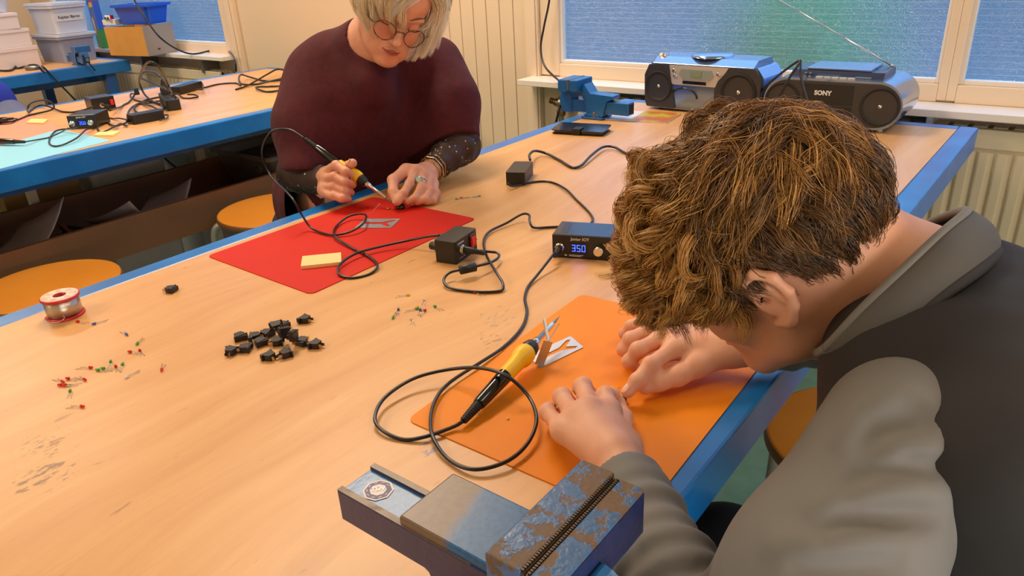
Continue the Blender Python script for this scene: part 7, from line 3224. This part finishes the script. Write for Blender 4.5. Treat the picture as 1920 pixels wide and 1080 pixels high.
# toy box / picture book
t = thing('picture_box', 'tall colourful picture box with blue top and green base left of the basin', 'box', (ony(196, 95, 2.46).x - 0.01, 2.47, ZS))
b = MB()
b.M = Euler((0, 0, -0.25)).to_matrix().to_4x4()
b.bb(-0.085, 0.085, -0.02, 0.02, 0.001, 0.36)
b.build('carton_body', mat('printed_blue', rgb(40, 84, 176), 0.35), t)
b = MB()
b.M = Euler((0, 0, -0.25)).to_matrix().to_4x4()
b.bb(-0.0852, 0.0852, -0.0206, 0.0206, 0.001, 0.12)
b.build('green_print', mat('printed_green', rgb(50, 130, 50), 0.4), t)
b = MB()
b.M = Euler((0, 0, -0.25)).to_matrix().to_4x4()
b.bb(-0.04, 0.0853, -0.0208, 0.0207, 0.30, 0.345)
b.build('red_print', mat('printed_red', rgb(196, 30, 34), 0.4), t)
b = MB()
b.M = Euler((0, 0, -0.25)).to_matrix().to_4x4()
b.prism([(-0.05, 0.255), (0.07, 0.262), (0.08, 0.285), (0.03, 0.292), (-0.04, 0.285)], 0.0202, 0.0212, MXZ)
b.build('yellow_print', mat('printed_yellow', rgb(236, 170, 40), 0.4), t)
b = MB()
b.M = Euler((0, 0, -0.25)).to_matrix().to_4x4()
b.prism([(-0.06, 0.18), (-0.03, 0.20), (0.0, 0.17), (-0.01, 0.10), (-0.02, 0.10), (-0.025, 0.15), (-0.035, 0.08), (-0.045, 0.08), (-0.05, 0.15)], 0.0202, 0.0212, MXZ)
b.build('pale_figure_print', mat('printed_skin', rgb(226, 180, 140), 0.4), t)
t = thing('toy_block', 'small white and red toy block with two round discs on the plywood box rim', 'toy', tuple(ca + o_ + Vector((0.03, 0.045, 0.168))))
b = MB()
b.box((0, 0, 0.022), (0.10, 0.05, 0.030), (0, 0, 0.3))
b.build('block', M_PRINT, t)
for s_ in (-1, 1):
    b = MB()
    b.lathe_ab((0.012 + s_ * 0.016, -0.026, 0.048), (0.012 + s_ * 0.016, -0.034, 0.048), [(0.016, 0), (0.016, 0.004), (0.001, 0.005)], 20)
    dk = b.build('disc', M_PRINT, t)
    b = MB()
    b.lathe_ab((0.012 + s_ * 0.016, -0.0325, 0.046), (0.012 + s_ * 0.016, -0.036, 0.046), [(0.008, 0), (0.008, 0.003)], 16)
    b.build('disc_centre', M_BLACK, dk)
b = MB()
b.box((-0.02, 0, 0.048), (0.045, 0.02, 0.025), (0, 0, 0.3))
b.build('red_back', M_REELRED, t)
# cord over the sill
t = thing('wall_cord', 'grey black cord drooping across the left window and over the sill', 'cord', (-4.3, 2.46, 0.8))
o_ = parent_world(t)
P = crom([ony(236, -40, 2.22), ony(252, 0, 2.22), ony(275, 38, 2.22), ony(300, 70, 2.24), ony(330, 91, 2.34), onz(360, 101, 0.797), onz(395, 95, 0.80), onz(418, 92, 0.80), onz(434, 101, 0.80), ony(441, 115, 2.405), ony(443, 134, 2.40)], 10)
b = MB()
b.sm = True
b.tube([p - o_ for p in P], 0.005, 8)
b.build('cable', M_CABLE, t)

# ------------------------------------------------------------------ person at the left edge behind the back bench
S3 = SDF(0.03)
pt = thing('person', 'seated person in bright blue top and grey blue trousers at the left edge', 'person', (-4.35, 1.05, 0))
hp_, kn_ = npv((-4.36, 1.31, 0.62)), npv((-3.98, 1.36, 0.60))
PO = hp_ - npv((-4.42, 1.02, 0.58))
PO = PO + npv((-0.08, -0.26, 0.0))
S3.chain([npv((-4.50, 0.98, 1.22)) + PO, npv((-4.46, 0.98, 0.9)) + PO, hp_], [0.10, 0.13, 0.14], 0.04)
S3.chain([hp_ + npv((0.05, -0.08, 0)), kn_ + npv((0.1, -0.12, 0)), npv((-3.85, 1.20, 0.09))], [0.09, 0.06, 0.04], 0.02)
S3.chain([hp_ + npv((-0.05, 0.08, 0)), kn_, npv((-3.90, 1.38, 0.09))], [0.09, 0.06, 0.04], 0.02)
S3.ell((npv((-4.46, 0.98, 1.42)) + PO), (0.095, 0.085, 0.12), None, 0.02)
S3.chain([(npv((-4.44, 1.12, 1.18)) + PO), (npv((-4.30, 1.24, 0.95)) + PO), (npv((-4.10, 1.10, 0.85)) + PO)], [0.05, 0.04, 0.03], 0.02)
S3.chain([(npv((-4.56, 0.84, 1.18)) + PO), (npv((-4.40, 0.78, 0.95)) + PO), (npv((-4.18, 0.90, 0.85)) + PO)], [0.05, 0.04, 0.03], 0.02)
v_, f_ = S3.mesh(0.009)
np_mesh('body', v_, f_, M_SKIN_BOY, pt)
S4 = SDF(0.03)
S4.chain([npv((-4.50, 0.98, 1.16)) + PO, npv((-4.46, 0.98, 0.9)) + PO, hp_ + npv((0.02, 0.0, 0.06))], [0.12, 0.15, 0.165], 0.04)
S4.chain([npv((-4.44, 1.12, 1.18)) + PO, npv((-4.30, 1.24, 0.95)) + PO], [0.075, 0.06], 0.03)
S4.chain([npv((-4.56, 0.84, 1.18)) + PO, npv((-4.40, 0.78, 0.95)) + PO], [0.075, 0.06], 0.03)
S4.post = wrinkle
v_, f_ = S4.mesh(0.009)
np_mesh('blue_top', v_, f_, mat('bright_blue_fleece', rgb(28, 50, 170), 0.8), pt)
S4 = SDF(0.03)
S4.chain([hp_ + npv((0.05, -0.08, 0)), kn_ + npv((0.1, -0.12, 0)), npv((-3.85, 1.20, 0.12))], [0.125, 0.085, 0.06], 0.03)
S4.chain([hp_ + npv((-0.05, 0.08, 0)), kn_, npv((-3.90, 1.38, 0.12))], [0.125, 0.085, 0.06], 0.03)
v_, f_ = S4.mesh(0.009)
np_mesh('trousers', v_, f_, mat('grey_blue_denim', rgb(92, 98, 128), 0.8), pt)
S4 = SDF(0.02)
S4.ell(npv((-4.475, 0.975, 1.445)) + PO, (0.105, 0.098, 0.115), None, 0.02)
S4.ell(npv((-4.36, 1.02, 1.40)) + PO, (0.06, 0.07, 0.09), None, 0.02, True)
v_, f_ = S4.mesh(0.008)
np_mesh('hair', v_, f_, mat('dark_brown_hair', rgb(60, 42, 30), 0.6), pt)
# boxes under the far left bench
tub('pale sagging sack-like tub under the far left bench', (-5.15, 1.75, 0.0), 0.42, 0.36, 0.34, 0.85, mat('beige_tub', rgb(150, 138, 118), 0.6))
carton('open pale cardboard box on the floor right of the tub under the far left bench', (-5.05, 2.12, 0.0), (0.36, 0.30, 0.36), mat('pale_card', rgb(170, 150, 118), 0.8), 0.0)
